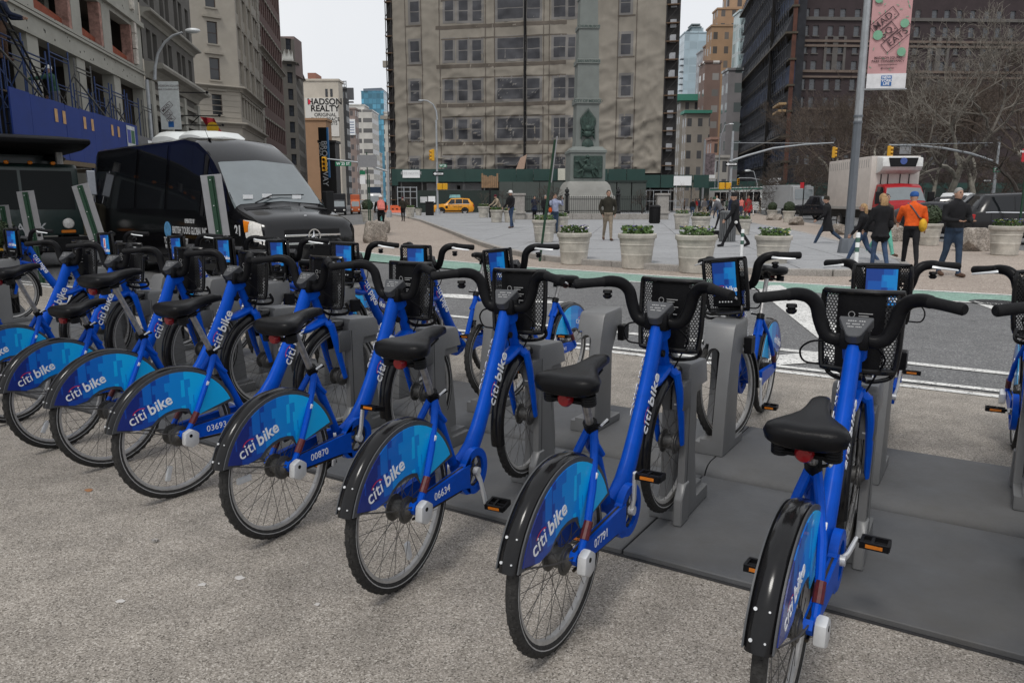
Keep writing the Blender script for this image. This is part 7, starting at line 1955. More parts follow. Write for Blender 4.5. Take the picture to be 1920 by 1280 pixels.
# gate frames at left under the shed
gt = thing('fence_gate', 'grey wire gate frames left of the green hoarding', 'gate', (0, 0, 0))
mb = MB()
for u in (745, 757, 769, 781):
    a = AT(u, 350, 88); mb.box(a.x - .05, a.x + .05, 88, 88.1, 0, a.z)
for v in (352, 360, 372): mb.box(AT(745, v, 88).x, AT(782, v, 88).x, 88.02, 88.08, AT(745, v, 88).z, AT(745, v, 88).z + .08)
mb.part('gate_frame', m_galv, gt)

# ---- right-hand street: far towers
t, w, z = tower('striped_tower', 'white residential tower with dark vertical window stripes', 1252, 1277, 134, 420, 10, grid_mat('striped', (.56, .57, .58), (.09, .10, .12), 2.6, 200, .5, 1.))
t, w, z = tower('glass_tower', 'pale blue glass tower with a stepped top and roof lantern', 1284, 1336, 62, 380, 14, grid_mat('pale_glass', (.30, .38, .42), (.33, .42, .47), 4., 3.6, .9, .8, .3, .1, gvar=.25))
k = 380 * CS / FPX
mb = MB(); mb.box(-w * .16, w * .24, 4, 20, z, z + 12 * k); mb.part('roof_house', M('roof_house', (.34, .41, .44), .4), t)
mb = MB(); mb.box(-w * .24, w * .16, 3, 14, z + 12 * k, z + 13.5 * k); mb.box(-w * .2, w * .12, 4, 12, z + 17 * k, z + 19 * k)
for x in (-.19, -.08, .03, .11): mb.box(w * x, w * x + .5, 5, 5.5, z + 13 * k, z + 17 * k)
mb.part('lantern', M('lantern_grey', (.16, .19, .20), .6), t)
for i in range(12): mb = MB(); mb.box(-w / 2 - 1.4, -w / 2, -.4, 3, z - (45 + i * 11) * k, z - (43.6 + i * 11) * k); mb.part('balcony', M('balcony_grey', (.2, .22, .24), .6), t)
t, w, z = tower('office_building', 'stone block with a green copper cornice', 1276, 1330, 188, 210, 5, grid_mat('stone_blk', (.25, .23, .20), (.10, .10, .105), 2.5, 3.6, .4, .5))
mb = MB(); mb.box(-w / 2 - 1.2, w / 2 + .5, -1.2, 8, z - .2, z + 1.4); mb.part('copper_cornice', M('copper_green', (.05, .22, .16), .6), t)
t, w, z = tower('office_building', 'lower stone block stepping out below the green cornice', 1287, 1332, 212, 190, 4, grid_mat('stone_blk2', (.28, .25, .215), (.11, .11, .115), 2.6, 3.8, .42, .5))
mb = MB(); mb.box(-w / 2 - .6, w / 2 + .3, -.6, 4, z - .1, z + .6); mb.part('copper_cornice', MATS['copper_green'], t)
tower('office_building', 'low brick house below the striped tower', 1254, 1278, 244, 240, 4, grid_mat('low_brick', (.21, .115, .10), (.08, .08, .085), 2.4, 3.4, .4, .5))
tower('office_building', 'dark brown brick office block in the right-hand street', 1322, 1352, 118, 200, 6, grid_mat('brown_blk', (.175, .115, .095), (.42, .40, .38), 3.8, 3.9, .42, .42, gvar=.7))
tower('office_building', 'tan brick setback tower in the right-hand street', 1335, 1384, 50, 230, 6, grid_mat('tan_blk', (.30, .185, .105), (.10, .085, .075), 3.2, 3.9, .38, .5))
tower('office_building', 'upper setback of the tan brick tower', 1346, 1400, 18, 255, 6, grid_mat('tan_blk2', (.33, .205, .12), (.10, .085, .075), 3.4, 3.9, .38, .5))
tower('office_building', 'top storeys of the tan brick tower with arched windows', 1364, 1402, -40, 270, 6, grid_mat('tan_blk3', (.35, .225, .135), (.09, .075, .07), 4.2, 5, .36, .55))
tower('glass_block', 'pale glass penthouse block behind the scaffolded building', 1388, 1424, 22, 215, 6, grid_mat('glass_pent', (.42, .48, .49), (.36, .46, .47), 3., 3.4, .85, .75, .35, .12, gvar=.25))
tower('office_building', 'grey narrow office house at the foot of the tan tower', 1366, 1392, 132, 178, 5, grid_mat('grey_nar', (.22, .21, .215), (.17, .20, .20), 3.4, 4.2, .45, .5))
t, w, z = tower('town_house', 'pale stone house in the right-hand street behind the signal pole', 1344, 1366, 296, 150, 5, grid_mat('pale_house', (.42, .40, .37), (.09, .09, .095), 1.7, 3.4, .5, .62))
tower('town_house', 'pink brick turret house in the right-hand street', 1334, 1346, 262, 156, 4, grid_mat('pink_house', (.33, .2, .16), (.1, .09, .09), 2., 3.6, .4, .5))
q = AT(1330, 300, 120); t = thing('street_banner', 'dark patterned banner hanging in the right-hand street', 'banner', (q.x, 120, 0))
a, b = AT(1321, 328, 120), AT(1341, 288, 120); mb = MB(); mb.box(a.x - q.x, b.x - q.x, 0, .1, a.z, b.z); mb.part('cloth', M('pattern_cloth', (.15, .12, .13), .8, 0, .7, 2.), t); a, b = AT(1321, 334, 120), AT(1341, 328, 120); mb = MB(); mb.box(a.x - q.x, b.x - q.x, 0, .1, a.z, b.z); mb.part('white_foot_strip', m_white, t)
mb = MB(); a = AT(1319, 334, 120); mb.tube([(a.x - q.x, .05, 0), (a.x - q.x, .05, AT(1319, 262, 120).z)], .16, 6); mb.part('pole', m_galv, t)

tower('slim_tower', 'thin grey office tower between the glass tower and the brown brick block', 1316, 1330, 96, 300, 8, grid_mat('thin_grey', (.30, .30, .31), (.16, .18, .20), 2.6, 3.8, .5, .55))
tower('slim_tower', 'warm brick tower stepping up left of the tan setback tower', 1328, 1348, 84, 245, 6, grid_mat('warm_brk', (.24, .15, .105), (.09, .08, .075), 2.8, 3.8, .42, .5))
tower('slim_tower', 'pale narrow tower left of the glass tower', 1274, 1288, 118, 400, 8, grid_mat('pale_nar', (.44, .46, .48), (.26, .31, .35), 2.6, 3.6, .55, .6))

# ---- dark scaffolded building and brick apartment block on the right
AZR = math.atan((1192 - 960) / 1449.); RD = Vector((math.sin(AZR), math.cos(AZR), 0))
c0 = AT(1475, 375, 128); c0.z = 0
sb = thing('scaffolded_building', 'tall building wrapped in dark blue-black scaffold netting', 'building', (0, 0, 0))
W_s = 62.; far = c0 + RD * W_s; HS = 46.
mts = frame_mtx(far, -RD, (0, 0, 1))
m_net = M('black_net', (.016, .017, .022), .85, 0, .5, .8, bump=.6, bscale=3.); m_netb = M('blue_net', (.020, .034, .075), .8, 0, .5, .6, bump=.6, bscale=3.)
slab(sb, mts, 'netting', 0, W_s, 0, HS, -1.2, 0, m_net)
for k in range(11):
    z = 4 + k * 4.; m = m_netb if k % 3 == 1 else m_net
    n_ = 30
    mb = MB(); P = [(0, z), (1.6 if k % 4 == 2 else .7, z - .2), (1.7 if k % 4 == 2 else .8, z + .1), (.5, z + 3.2), (0, z + 3.4)]
    mb.add([(a, p[1], p[0]) for a in (0, W_s) for p in P], [tuple(range(5)), tuple(range(9, 4, -1))] + [(i, (i + 1) % 5, 5 + (i + 1) % 5, 5 + i) for i in range(5)]); link('net_fold', mb.mesh('net_fold', m, smooth=0), sb, mtx=mts)
    mb = MB(); mb.box(0, W_s + .5, z - .45, z - .15, 0, 1.9 if k % 4 == 2 else 1.1); link('deck', mb.mesh('deck', M('deck_dark', (.06, .05, .035), .8, 0, .4, 1.), smooth=0), sb, mtx=mts)
pm_ = MB(); rb = random.Random(9)
for i in range(31):
    x = i * 2.0
    pm_.tube([(x, 0, 1.2), (x, HS, 1.2)], .07, 4)
for k in range(23):
    z = 2 + k * 2.; pm_.tube([(0, z, 1.25), (W_s, z, 1.25)], .05, 4)
for i in range(31):
    for k in range(11):
        if rb.random() < .8: pm_.tube([(i * 2., 2 + k * 4., 1.3), (i * 2. + 1.6, 4.6 + k * 4., 1.9)], .05, 4)
o_ = link('scaffold_poles', pm_.mesh('scaffold_poles', M('pole_dull', (.055, .06, .075), .6, .3, .3, 2.), smooth=0), sb, mtx=mts); o_['kind'] = 'stuff'
mb = MB(); mb.box(W_s - .3, W_s + .35, 0, HS, .2, .8); link('hoist_mast', mb.mesh('hoist_mast', M('rust_mast', (.085, .032, .02), .8, 0, .4, .6), smooth=0), sb, mtx=mts)
for z in (15.5, 16.6): mb = MB(); mb.box(W_s - 4.5, W_s + 1.2, z, z + .35, 1.2, 2.4); link('hoist_platform', mb.mesh('hoist_platform', M('plank_yellow', (.36, .24, .12), .8), smooth=0), sb, mtx=mts)

br = thing('apartment_building', 'dark red brick apartment block with pale string courses behind bare trees', 'building', (0, 0, 0))
e0 = c0 + Vector((.8, 2.5, 0)); exd = Vector((1, .05, 0)).normalized(); WB = 66.; HB = 54.
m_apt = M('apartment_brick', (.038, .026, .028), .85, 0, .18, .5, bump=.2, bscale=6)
m_aptb = M('buff_course', (.14, .105, .085), .8, 0, .15, .8); m_aptg = M('grey_surround', (.10, .092, .086), .8, 0, .2, .6)
kz = lambda v: AT(1600, v, e0.y).z; kx = lambda u: AT(u, 90, e0.y).x - e0.x
ops = []; hot = []
rows_ = [(v0, v1) for v0, v1 in ((-60, -42), (-28, -10), (16, 34), (48, 67), (82, 100), (114, 134), (148, 168), (182, 202), (218, 236), (254, 272), (290, 308))]
ucols = [1509, 1528, 1556, 1578, 1606, 1700, 1722, 1754, 1778, 1802, 1828, 1856, 1880, 1906, 1640, 1664]
for v0, v1 in rows_:
    for u in ucols:
        a = kx(u - 5.4); b = kx(u + 5.4); ops.append((a, b, kz(v1), kz(v0)))
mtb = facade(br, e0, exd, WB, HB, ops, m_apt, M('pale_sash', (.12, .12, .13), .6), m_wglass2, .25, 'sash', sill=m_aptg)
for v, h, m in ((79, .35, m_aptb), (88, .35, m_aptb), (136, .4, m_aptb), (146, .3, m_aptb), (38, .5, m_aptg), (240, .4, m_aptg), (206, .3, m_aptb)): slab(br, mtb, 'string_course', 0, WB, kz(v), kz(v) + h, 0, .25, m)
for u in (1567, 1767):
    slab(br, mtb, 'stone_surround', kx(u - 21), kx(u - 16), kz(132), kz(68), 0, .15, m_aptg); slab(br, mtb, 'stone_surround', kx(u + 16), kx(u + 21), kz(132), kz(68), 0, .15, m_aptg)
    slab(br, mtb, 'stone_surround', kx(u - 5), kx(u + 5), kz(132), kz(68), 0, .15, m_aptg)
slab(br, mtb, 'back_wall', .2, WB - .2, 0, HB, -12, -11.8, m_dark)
# ---- green shed and light building base far right
gs2 = thing('sidewalk_shed', 'green sidewalk shed at the foot of the apartment block', 'sidewalk shed', (0, 0, 0))
board(gs2, 'parapet_board', 1430, 1930, 343, 353, 118, m_hgreen, .12, 10)
board(gs2, 'notice', 1441, 1464, 334, 346, 117.5, m_white, .05); letter('BREADTIME', .7, m_vtrim, gs2, (AT(1452, 340, 117).x, 117.4, AT(1452, 340, 117).z), (1, 0, 0), (0, 0, 1), 'CENTER')
board(gs2, 'parapet_board', 1310, 1432, 340, 356, 128, m_hgreen, .12, 4)
for k in range(12):
    a = AT(1440 + k * 42, 353, 118.2); mb = MB(); mb.box(a.x - .1, a.x + .1, 118.2, 118.4, 0, a.z); mb.part('post', m_scafgrey, gs2)
board(gs2, 'back_board', 1310, 1930, 353, 392, 124, m_hgreen2, .1, 1)
# ================================================================== bare trees
m_bark1 = M('plane_bark', (.20, .185, .155), .85, 0, .45, 2.2, bump=.5, bscale=9)
m_bark2 = M('dark_bark', (.055, .045, .038), .9, 0, .35, 4, bump=.6, bscale=14)
m_twig = M('twig_bark', (.085, .064, .05), .9, 0, .3, 3)
def tree_meshes(seed, h, bark, up=.35, spread=.62, trunk_h=.28, depth=7, gnarl=.10, twig=None):
    rnd = random.Random(seed); tk = MB(); cr = MB()
    def seg(p, d, L, r, lv):
        q = p; r = max(r, .0105); pts = [p]; rr = [r]; n = 3 if lv < 4 else 2
        dd = d.copy()
        for k in range(n):
            dd = (dd + Vector((rnd.gauss(0, 1), rnd.gauss(0, 1), rnd.gauss(0, .6))) * gnarl).normalized()
            q = q + dd * L / n; pts.append(q); rr.append(r * (1 - .22 * (k + 1) / n))
        (tk if lv < 2 else cr).tube(pts, rr, 8 if lv < 1 else 6 if lv < 2 else 5 if lv < 4 else 3, cap=False)
        if lv >= depth: return
        nb = 3 if (lv in (0, 1) or rnd.random() < .45) else 2
        a0 = rnd.uniform(0, 6.28)
        for k in range(nb):
            ax = dd.orthogonal().normalized(); ax = Matrix.Rotation(a0 + k * 6.28 / nb + rnd.uniform(-.5, .5), 4, dd) @ ax
            sp_ = spread * rnd.uniform(.6, 1.3) * (.45 if k == 0 and lv > 0 else 1)
            nd = (dd * math.cos(sp_) + ax * math.sin(sp_)); nd = (nd + Vector((0, 0, up * rnd.uniform(.2, 1.)))).normalized()
            seg(q if k < 2 else pts[-2].lerp(q, .4), nd, L * rnd.uniform(.62, .86) * (1.05 if lv == 0 else 1), rr[-1] * rnd.uniform(.66, .86), lv + 1)
    seg(Vector((0, 0, -.1)), Vector((rnd.uniform(-.06, .06), rnd.uniform(-.06, .06), 1)).normalized(), h * trunk_h, h * .0150, 0)
    return tk.mesh('trunk', bark, smooth=60), cr.mesh('crown', twig or bark, smooth=0)
TV = [tree_meshes(1, 17, m_bark1, .22, .66, .24, depth=9, gnarl=.2, twig=M('limb_bark', (.15, .135, .115), .9, 0, .35, 2.)), tree_meshes(5, 16, m_bark1, .26, .62, .22, depth=9, gnarl=.19, twig=m_twig), tree_meshes(12, 13, m_bark2, .12, .80, .17, depth=9, gnarl=.2), tree_meshes(21, 15, m_bark1, .28, .62, .24, depth=9, gnarl=.19, twig=m_twig), tree_meshes(33, 11, m_bark2, .3, .66, .14, depth=9, gnarl=.15, twig=m_twig)]
for i, (u, Y, sc, vi, rz, lab) in enumerate((
        (1772, 56, 1.0, 0, .3, 'pale-barked bare plane tree right of the box truck'), (1626, 70, 1.05, 3, 1.4, 'bare plane tree behind the pink-bannered lamp post'),
        (1700, 78, 1.1, 1, 2.2, 'bare tree rising behind the red-cabbed truck'), (1892, 50, 1.0, 2, .9, 'dark gnarled bare tree at the right edge'),
        (1562, 84, 1.05, 3, 3.1, 'bare tree left of the pink-bannered lamp post'), (1838, 74, 1.15, 1, 4.0, 'bare tree between the pale plane tree and the gnarled tree'),
        (1470, 104, 1.1, 4, .2, 'low brown bare tree in front of the dark scaffolding'), (1520, 96, 1.15, 4, 2.0, 'low brown bare tree above the armoured truck'),
        (1935, 66, 1.2, 3, 5.2, 'bare tree crown reaching in from the right edge'), (1745, 92, 1.15, 3, .8, 'thin bare tree far behind the pale plane tree'),
        (1655, 98, 1.2, 1, 3.6, 'thin bare tree far behind the box truck'), (1800, 100, 1.2, 4, 1.1, 'dense bare tree far behind the white pickup'), (1590, 108, 1.3, 1, 5.5, 'thin bare tree furthest back beside the lamp post'), (1860, 90, 1.2, 4, 2.7, 'dense dark tree behind the right-hand signal pole'), (1715, 62, .95, 2, 4.4, 'dark spreading tree over the refrigeration unit'), (1910, 84, 1.25, 1, 1.9, 'tall hazy tree at the far right'), (1500, 78, .9, 2, 3.3, 'dark spreading tree behind the armoured truck'))):
    q = AT(u, 375, Y); t = thing('bare_tree', lab, 'tree', (q.x, Y, 0), rz, 'bare trees on the right'); t.scale = (sc,) * 3
    link('trunk', TV[vi][0], t); link('crown', TV[vi][1], t)
sm = tree_meshes(44, 4.6, m_bark2, .15, .75, .16, depth=6, gnarl=.16)
for u, Y, lab in ((1032, 50, 'small spreading bare tree by the railing, left of the obelisk'), (1205, 70, 'small bare tree in front of the wire fence'), (950, 72, 'small bare tree beside the bundle of slats'), (1385, 46, 'small bare tree behind the slatted litter bin')):
    q = AT(u, 375, Y); t = thing('bare_tree', lab, 'tree', (q.x, Y, PZ), u % 6, 'small bare trees on the plaza'); link('trunk', sm[0], t); link('crown', sm[1], t)
q = G(2, 520); t = thing('shrub', 'dark leafy shrub at the left edge', 'shrub', tuple(q)); link('clipped_bush', BU, t); t.scale = (1., 1., .9)

# ================================================================== people
SKIN = M('skin', (.42, .25, .18), .55, 0, .06, 12); SKIN2 = M('skin_dark', (.16, .085, .055), .55)
m_hairbl = M('blond_hair', (.33, .20, .09), .6, 0, .35, 30, bump=.4); m_hairbr = M('brown_hair', (.05, .03, .02), .6, 0, .3, 30); m_hairgr = M('grey_hair', (.24, .23, .22), .7, 0, .3, 30)
def cl(name, c, rough=.85): return M('cloth_' + name, c, rough, 0, .28, 7, bump=1., bscale=11, spec=.25)
K_ = {n: cl(n, c) for n, c in dict(black=(.012, .012, .014), navy=(.016, .022, .045), denim=(.045, .075, .14), denimlt=(.15, .23, .33), khaki=(.26, .215, .165), olive=(.030, .027, .020), orange=(.68, .10, .015), mint=(.12, .38, .30), grey=(.10, .10, .11), red=(.38, .015, .02), tan=(.33, .27, .20), green=(.03, .075, .05), white=(.60, .60, .59), pink=(.66, .20, .17), brown=(.085, .05, .035), blue=(.03, .10, .32), yellow=(.62, .36, .03), maroon=(.09, .012, .022), jeans=(.03, .05, .085), print=(.30, .33, .45)).items()}
PEOPLE = []
def person(label, loc, rz, h=1.72, top='black', bottom='jeans', hair=m_hairbr, shoe='black', skin=SKIN, legs=(14, 4, -14, 12), arms=((8, 8, 12), (-8, 8, 12)), bulk=1., lean=0., coat=0., hat=None, hairlong=0., head=0., res=.028, extras=None, name='person', group=None, seat=None, z0=None):
    v = lambda x, y, z: Vector((x, y, z)) * h
    root = thing(name, label, 'person', loc, rz, group)
    ln = rad(lean); R = Matrix.Rotation(-ln, 3, 'X'); pel = v(0, 0, .53)
    up = lambda p: pel + R @ (p - pel)
    mb = MB(); bones = []
    def limb(pts, rs, tag_, flat=1., side=None):
        mb.tube(pts, [r * h for r in rs], 10, flat=flat, side=side); bones.extend((pts[i], pts[i + 1], min(rs) * h, tag_) for i in range(len(pts) - 1))
    feet = []
    for s, (a, k) in ((-1, legs[0:2]), (1, legs[2:4])):
        a, k = rad(a), rad(k); hip = v(s * .052, 0, .525); kn = hip + v(0, math.sin(a), -math.cos(a)) * .245; an = kn + v(0, math.sin(a - k), -math.cos(a - k)) * .245
        limb([hip + v(0, 0, .02), hip, hip.lerp(kn, .5), kn, kn.lerp(an, .4), an], [.050, .054, .048, .037, .035, .027], 'bottom')
        ft = a - k; d = Vector((s * .12, math.cos(ft * .5), math.sin(min(0, ft * .5)) if ft < 0 else 0)).normalized()
        toe = an + d * .10 * h + v(0, 0, -.030); heel = an - d * .030 * h + v(0, 0, -.026)
        limb([heel, an + v(0, 0, -.022), toe - d * .03 * h, toe], [.024, .029, .027, .020], 'shoe'); feet += [heel.z - .024 * h, toe.z - .022 * h]
    T = [(.50, .085, .062), (.55, .090, .066), (.62, .083, .060), (.70, .094, .064), (.77, .104, .066), (.815, .098, .056), (.845, .055, .042)]
    rings = []
    for z, w, d in T:
        w *= bulk; d *= bulk
        rings.append([up(v(w * math.copysign(abs(math.cos(t)) ** .8, math.cos(t)), d * math.sin(t), z)) for t in [6.2832 * k / 14 for k in range(14)]])
    mb.loft(rings); bones.append((up(v(0, 0, .57)), up(v(0, 0, .80)), .08 * h, 'top'))
    bones.append((v(0, 0, .50), v(0, 0, .53), .08 * h, 'bottom' if not coat else 'top'))
    hands = []
    for s, (p, o_, e) in ((-1, arms[0]), (1, arms[1])):
        p, o_, e = rad(p), rad(o_), rad(e); sh = up(v(s * .104 * bulk, 0, .805)); d = Vector((s * math.sin(o_), math.cos(o_) * math.sin(p), -math.cos(o_) * math.cos(p)))
        el = sh + d * .175 * h; io = -rad(30) if rad(60) < e < rad(95) else (-o_ * .8 if e > rad(30) else o_ * .5); d2 = Vector((s * math.sin(io), math.cos(io) * math.sin(p + e), -math.cos(io) * math.cos(p + e))); wr = el + d2 * .15 * h; hd_ = wr + d2 * .05 * h
        limb([sh, sh.lerp(el, .5), el, wr], [.036 * bulk, .035 * bulk, .031 * bulk, .023 * bulk], 'top'); limb([wr - d2 * .005 * h, wr + d2 * .02 * h, hd_], [.016, .021, .018], 'skin', .6)
        hands.append((wr, hd_, d2, s))
    nb, nt = up(v(0, 0, .835)), up(v(0, .008, .885)); limb([nb, nt], [.034, .031], 'skin')
    hc = up(v(0, .014, .925)); hr = rad(head); HR = Matrix.Rotation(hr, 3, 'Z')
    hv = MB(); hv.ball((0, 0, 0), (.0435 * h, .054 * h, .064 * h), 16, 12); hv.ball((0, .022 * h, -.034 * h), (.030 * h, .030 * h, .028 * h), 12, 8)
    for c in hv.v: pass
    mb.add([hc + HR @ Vector(c) for c in hv.v], hv.f); bones.append((hc + v(0, 0, -.02), hc + v(0, 0, .02), .05 * h, 'skin'))
    if coat: # skirt of a long coat
        rings = []
        for z, w, d in ((.58, .086, .066), (.50, .098, .080), (.40, .108, .096), (.53 - coat, .118, .112)):
            rings.append([v(w * bulk * math.cos(t), d * bulk * math.sin(t), z) for t in [6.2832 * k / 14 for k in range(14)]])
        mb.loft(rings); bones.append((v(0, 0, .56), v(0, 0, .53 - coat * .85), .1 * h, 'top'))
    me = mb.mesh('body', None, smooth=0); tmp = bpy.data.objects.new('tmp_body', me); COL.objects.link(tmp)
    md = tmp.modifiers.new('r', 'REMESH'); md.mode = 'VOXEL'; md.voxel_size = res; md.use_smooth_shade = True
    ms_ = tmp.modifiers.new('s', 'SMOOTH'); ms_.iterations = 2; ms_.factor = .4
    dz = -min(feet) if z0 is None else z0
    PEOPLE.append((root, tmp, bones, dz, dict(top=K_[top], bottom=K_[bottom], shoe=K_[shoe], skin=skin), res))
    def kid(mb_, nm, mat, **kw):
        o = mb_.part(nm, mat, root, **kw); o.location = (0, 0, dz); return o
    # face
    if res < .035:
        f = MB(); f.mat(skin); n_ = hc + HR @ v(0, .058, -.004); f.ball(n_, (.007 * h, .011 * h, .013 * h), 8, 6)
        for s in (-1, 1): f.ball(hc + HR @ v(s * .043, -.004, -.004), (.006 * h, .012 * h, .018 * h), 8, 6)
        f.mat(m_vtrim)
        for s in (-1, 1): f.ball(hc + HR @ v(s * .017, .0505, .010), (.006 * h, .004 * h, .004 * h), 6, 4); f.box(*sum(([c - k, c + k] for c, k in zip(hc + HR @ v(s * .018, .051, .020), (.009 * h, .004 * h, .002 * h))), []))
        f.mat(M('lips', (.32, .13, .11), .5)); f.ball(hc + HR @ v(0, .050, -.036), (.013 * h, .005 * h, .004 * h), 8, 4)
        kid(f, 'face', None)
        for wr, hd_, d2, s in hands:           # fingers and thumb
            g = MB(); a = d2.orthogonal().normalized() if abs(d2.z) < .99 else Vector((0, 1, 0)); a = Vector((0, 1, 0)); a = (a - d2 * a.dot(d2)).normalized(); b = d2.cross(a)
            for q in range(4):
                p0 = hd_ + a * (.014 - .0095 * q) * h - d2 * .008 * h; L = (.040, .044, .041, .032)[q] * h
                g.tube([p0, p0 + d2 * L * .55 + b * s * .003 * h, p0 + d2 * L * .95 - b * s * .010 * h], [.0052 * h, .0048 * h, .0038 * h], 6)
            p0 = wr + d2 * .018 * h + a * .016 * h; g.tube([p0, p0 + (d2 + a * .8).normalized() * .02 * h, p0 + (d2 * 1.2 + a * .4).normalized() * .038 * h], [.0062 * h, .0055 * h, .0042 * h], 6)
            kid(g, 'fingers', skin)
    # hair and hats
    if hair:
        g = MB(); n1, n2 = 16, 10; vs = []; fs = []
        for i in range(n2 + 1):
            for j in range(n1):
                t = math.pi / 2 - (math.pi * .62) * i / n2; a = 6.2832 * j / n1; fr = max(0, math.sin(a)) # front
                tt = max(t, -.1 + fr * .75)
                vs.append(hc + HR @ Vector((.0475 * h * math.cos(tt) * math.cos(a), .0585 * h * math.cos(tt) * math.sin(a) - .004 * h, .068 * h * math.sin(tt) + .002 * h)))
        fs = [(i * n1 + j, i * n1 + (j + 1) % n1, (i + 1) * n1 + (j + 1) % n1, (i + 1) * n1 + j) for i in range(n2) for j in range(n1)]
        g.add(vs, fs)
        if hairlong:
            rings = []
            for k in range(6):
                t = k / 5; w = (.046 + .016 * t - .030 * max(0, t - .7)) * h; d = (.030 - .006 * t) * h; c = hc + HR @ Vector((0, -(.030 + .014 * math.sin(t * 3)) * h, (.02 - hairlong * t) * h))
                rings.append([c + HR @ Vector((w * math.cos(q), d * math.sin(q), 0)) for q in [6.2832 * m / 12 for m in range(12)]])
            g.loft(rings)
        kid(g, 'hair', hair, smooth=80, fix=False)
    if hat:
        g = MB(); kind, mat = hat
        if kind == 'helmet':
            g.lathe([(.075 * h, .012 * h), (.058 * h, .016 * h), (.057 * h, .035 * h), (.05 * h, .062 * h), (.03 * h, .078 * h), (0, .083 * h)], 18, 'z', hc); g.box(hc.x - .04 * h, hc.x + .04 * h, hc.y + .05 * h, hc.y + .095 * h, hc.z + .010 * h, hc.z + .016 * h)
        else:
            g.lathe([(.051 * h, .012 * h), (.054 * h, .02 * h), (.054 * h, .04 * h), (.046 * h, .064 * h), (.025 * h, .077 * h), (0, .080 * h)], 18, 'z', hc + v(0, -.004, 0))
            if kind == 'cap': g.box(hc.x - .035 * h, hc.x + .035 * h, hc.y + .04 * h, hc.y + .10 * h, hc.z + .016 * h, hc.z + .022 * h)
        kid(g, {'helmet': 'helmet', 'cap': 'cap', 'beanie': 'knitted_hat'}[kind], mat)
    if extras: extras(kid, h, hc, up, v, hands)
    return root
def bag_pack(mat, w=.09, hgt=.22, zc=.70):
    def f(kid, h, hc, up, v, hands):
        g = MB(); g.tube([up(v(0, -.11, zc - hgt / 2)), up(v(0, -.115, zc - hgt * .4)), up(v(0, -.11, zc)), up(v(0, -.10, zc + hgt * .4)), up(v(0, -.09, zc + hgt * .5))], [w * .7 * h, w * h, w * h, w * .9 * h, w * .5 * h], 12, flat=.6, side=(1, 0, 0)); kid(g, 'backpack', mat)
    return f
def shoulder_bag(mat, side=1, z=.52, big=.07, strap=True, y=-.02):
    def f(kid, h, hc, up, v, hands):
        g = MB(); c = up(v(side * .115, y, z)); g.ball(c, (big * .6 * h, big * 1.1 * h, big * h), 14, 10); kid(g, 'bag', mat)
        if strap: g = MB(); g.tube([c + v(0, 0, big * .8), up(v(side * .06, -.075, .66)), up(v(-side * .04, -.074, .80)), up(v(-side * .07, -.01, .845)), up(v(-side * .02, .074, .76)), up(v(side * .07, .075, .62)), c + v(0, .03, big * .7)], .009 * h, 6); kid(g, 'strap', K_['grey'])
    return f
def camera_in_hands(kid, h, hc, up, v, hands):
    c = (hands[0][1] + hands[1][1]) / 2; g = MB(); g.box(c.x - .06, c.x + .06, c.y - .02, c.y + .04, c.z - .03, c.z + .06); g.cyl(c + Vector((0, .03, .01)), c + Vector((0, .11, .01)), .036, n=12); kid(g, 'camera', m_vtrim, bevel=.008)
toward = rad(180)
HP = ((-10, 16, 42), (-10, 16, 42))       # hands in pockets
# nearest figures
person('grey-bearded man in a black jacket holding a camera, nearest the right edge', tuple(G(1780, 519)), toward + rad(8), 1.78, 'black', 'jeans', m_hairgr, 'brown', legs=(10, 4, -8, 14), arms=((10, 14, 75), (10, 14, 75)), bulk=1.14, extras=camera_in_hands)
person('walker in an orange hooded jacket with a yellow shoulder bag', tuple(G(1703, 503)), rad(-18), 1.74, 'orange', 'black', None, 'black', legs=(16, 6, -18, 16), arms=((22, 12, 55), (8, 14, 30)), bulk=1.13, lean=6, hat=('beanie', K_['blue']), extras=shoulder_bag(K_['yellow'], 1, .56, .09))
person('woman with long blond hair in a black coat, walking away left of the orange jacket', tuple(G(1645, 505)), rad(10), 1.68, 'black', 'denim', m_hairbl, 'black', legs=(8, 4, -8, 12), arms=((10, 10, 25), (0, 10, 20)), bulk=1.1, coat=.10, hairlong=.16, extras=shoulder_bag(K_['black'], 1, .58, .06, False))
person('girl with long fair hair and a dark round backpack beside the lamp post', tuple(G(1612, 497)), rad(60), 1.52, 'black', 'denim', m_hairbl, 'brown', legs=(26, 4, -22, 20), arms=((16, 10, 20), (-16, 10, 20)), bulk=1.12, hairlong=.17, extras=bag_pack(K_['black'], .10, .20, .66))
person('bearded man in mint trousers behind the two fair-haired walkers', tuple(G(1652, 480)), toward + rad(20), 1.76, 'brown', 'mint', m_hairbr, 'brown', legs=(22, 4, -18, 22), arms=((6, 10, 40), (6, 10, 40)), bulk=1.1, extras=shoulder_bag(K_['grey'], -1, .6, .05))
person('woman in a long black coat striding left of the lamp post', tuple(G(1548, 463)), rad(65), 1.74, 'black', 'jeans', m_hairbr, 'tan', legs=(28, 6, -26, 26), arms=((12, 12, 40), (-8, 12, 30)), bulk=1.1, coat=.20, lean=5, hat=('beanie', K_['olive']))
person('woman all in black with a knitted cap, walking left across the plaza', tuple(G(1376, 463, PZ)), rad(70), 1.68, 'black', 'black', None, 'black', legs=(26, 4, -24, 14), arms=((14, 10, 25), (-14, 10, 25)), bulk=1.15, lean=4, hat=('beanie', K_['black']), extras=shoulder_bag(K_['white'], -1, .47, .028, False))
person('man in a dark olive jacket and khaki trousers in the middle of the plaza', tuple(G(1139, 451, PZ)), toward + rad(6), 1.76, 'olive', 'khaki', m_hairbr, 'brown', legs=(10, 3, -10, 16), arms=HP, bulk=1.12)
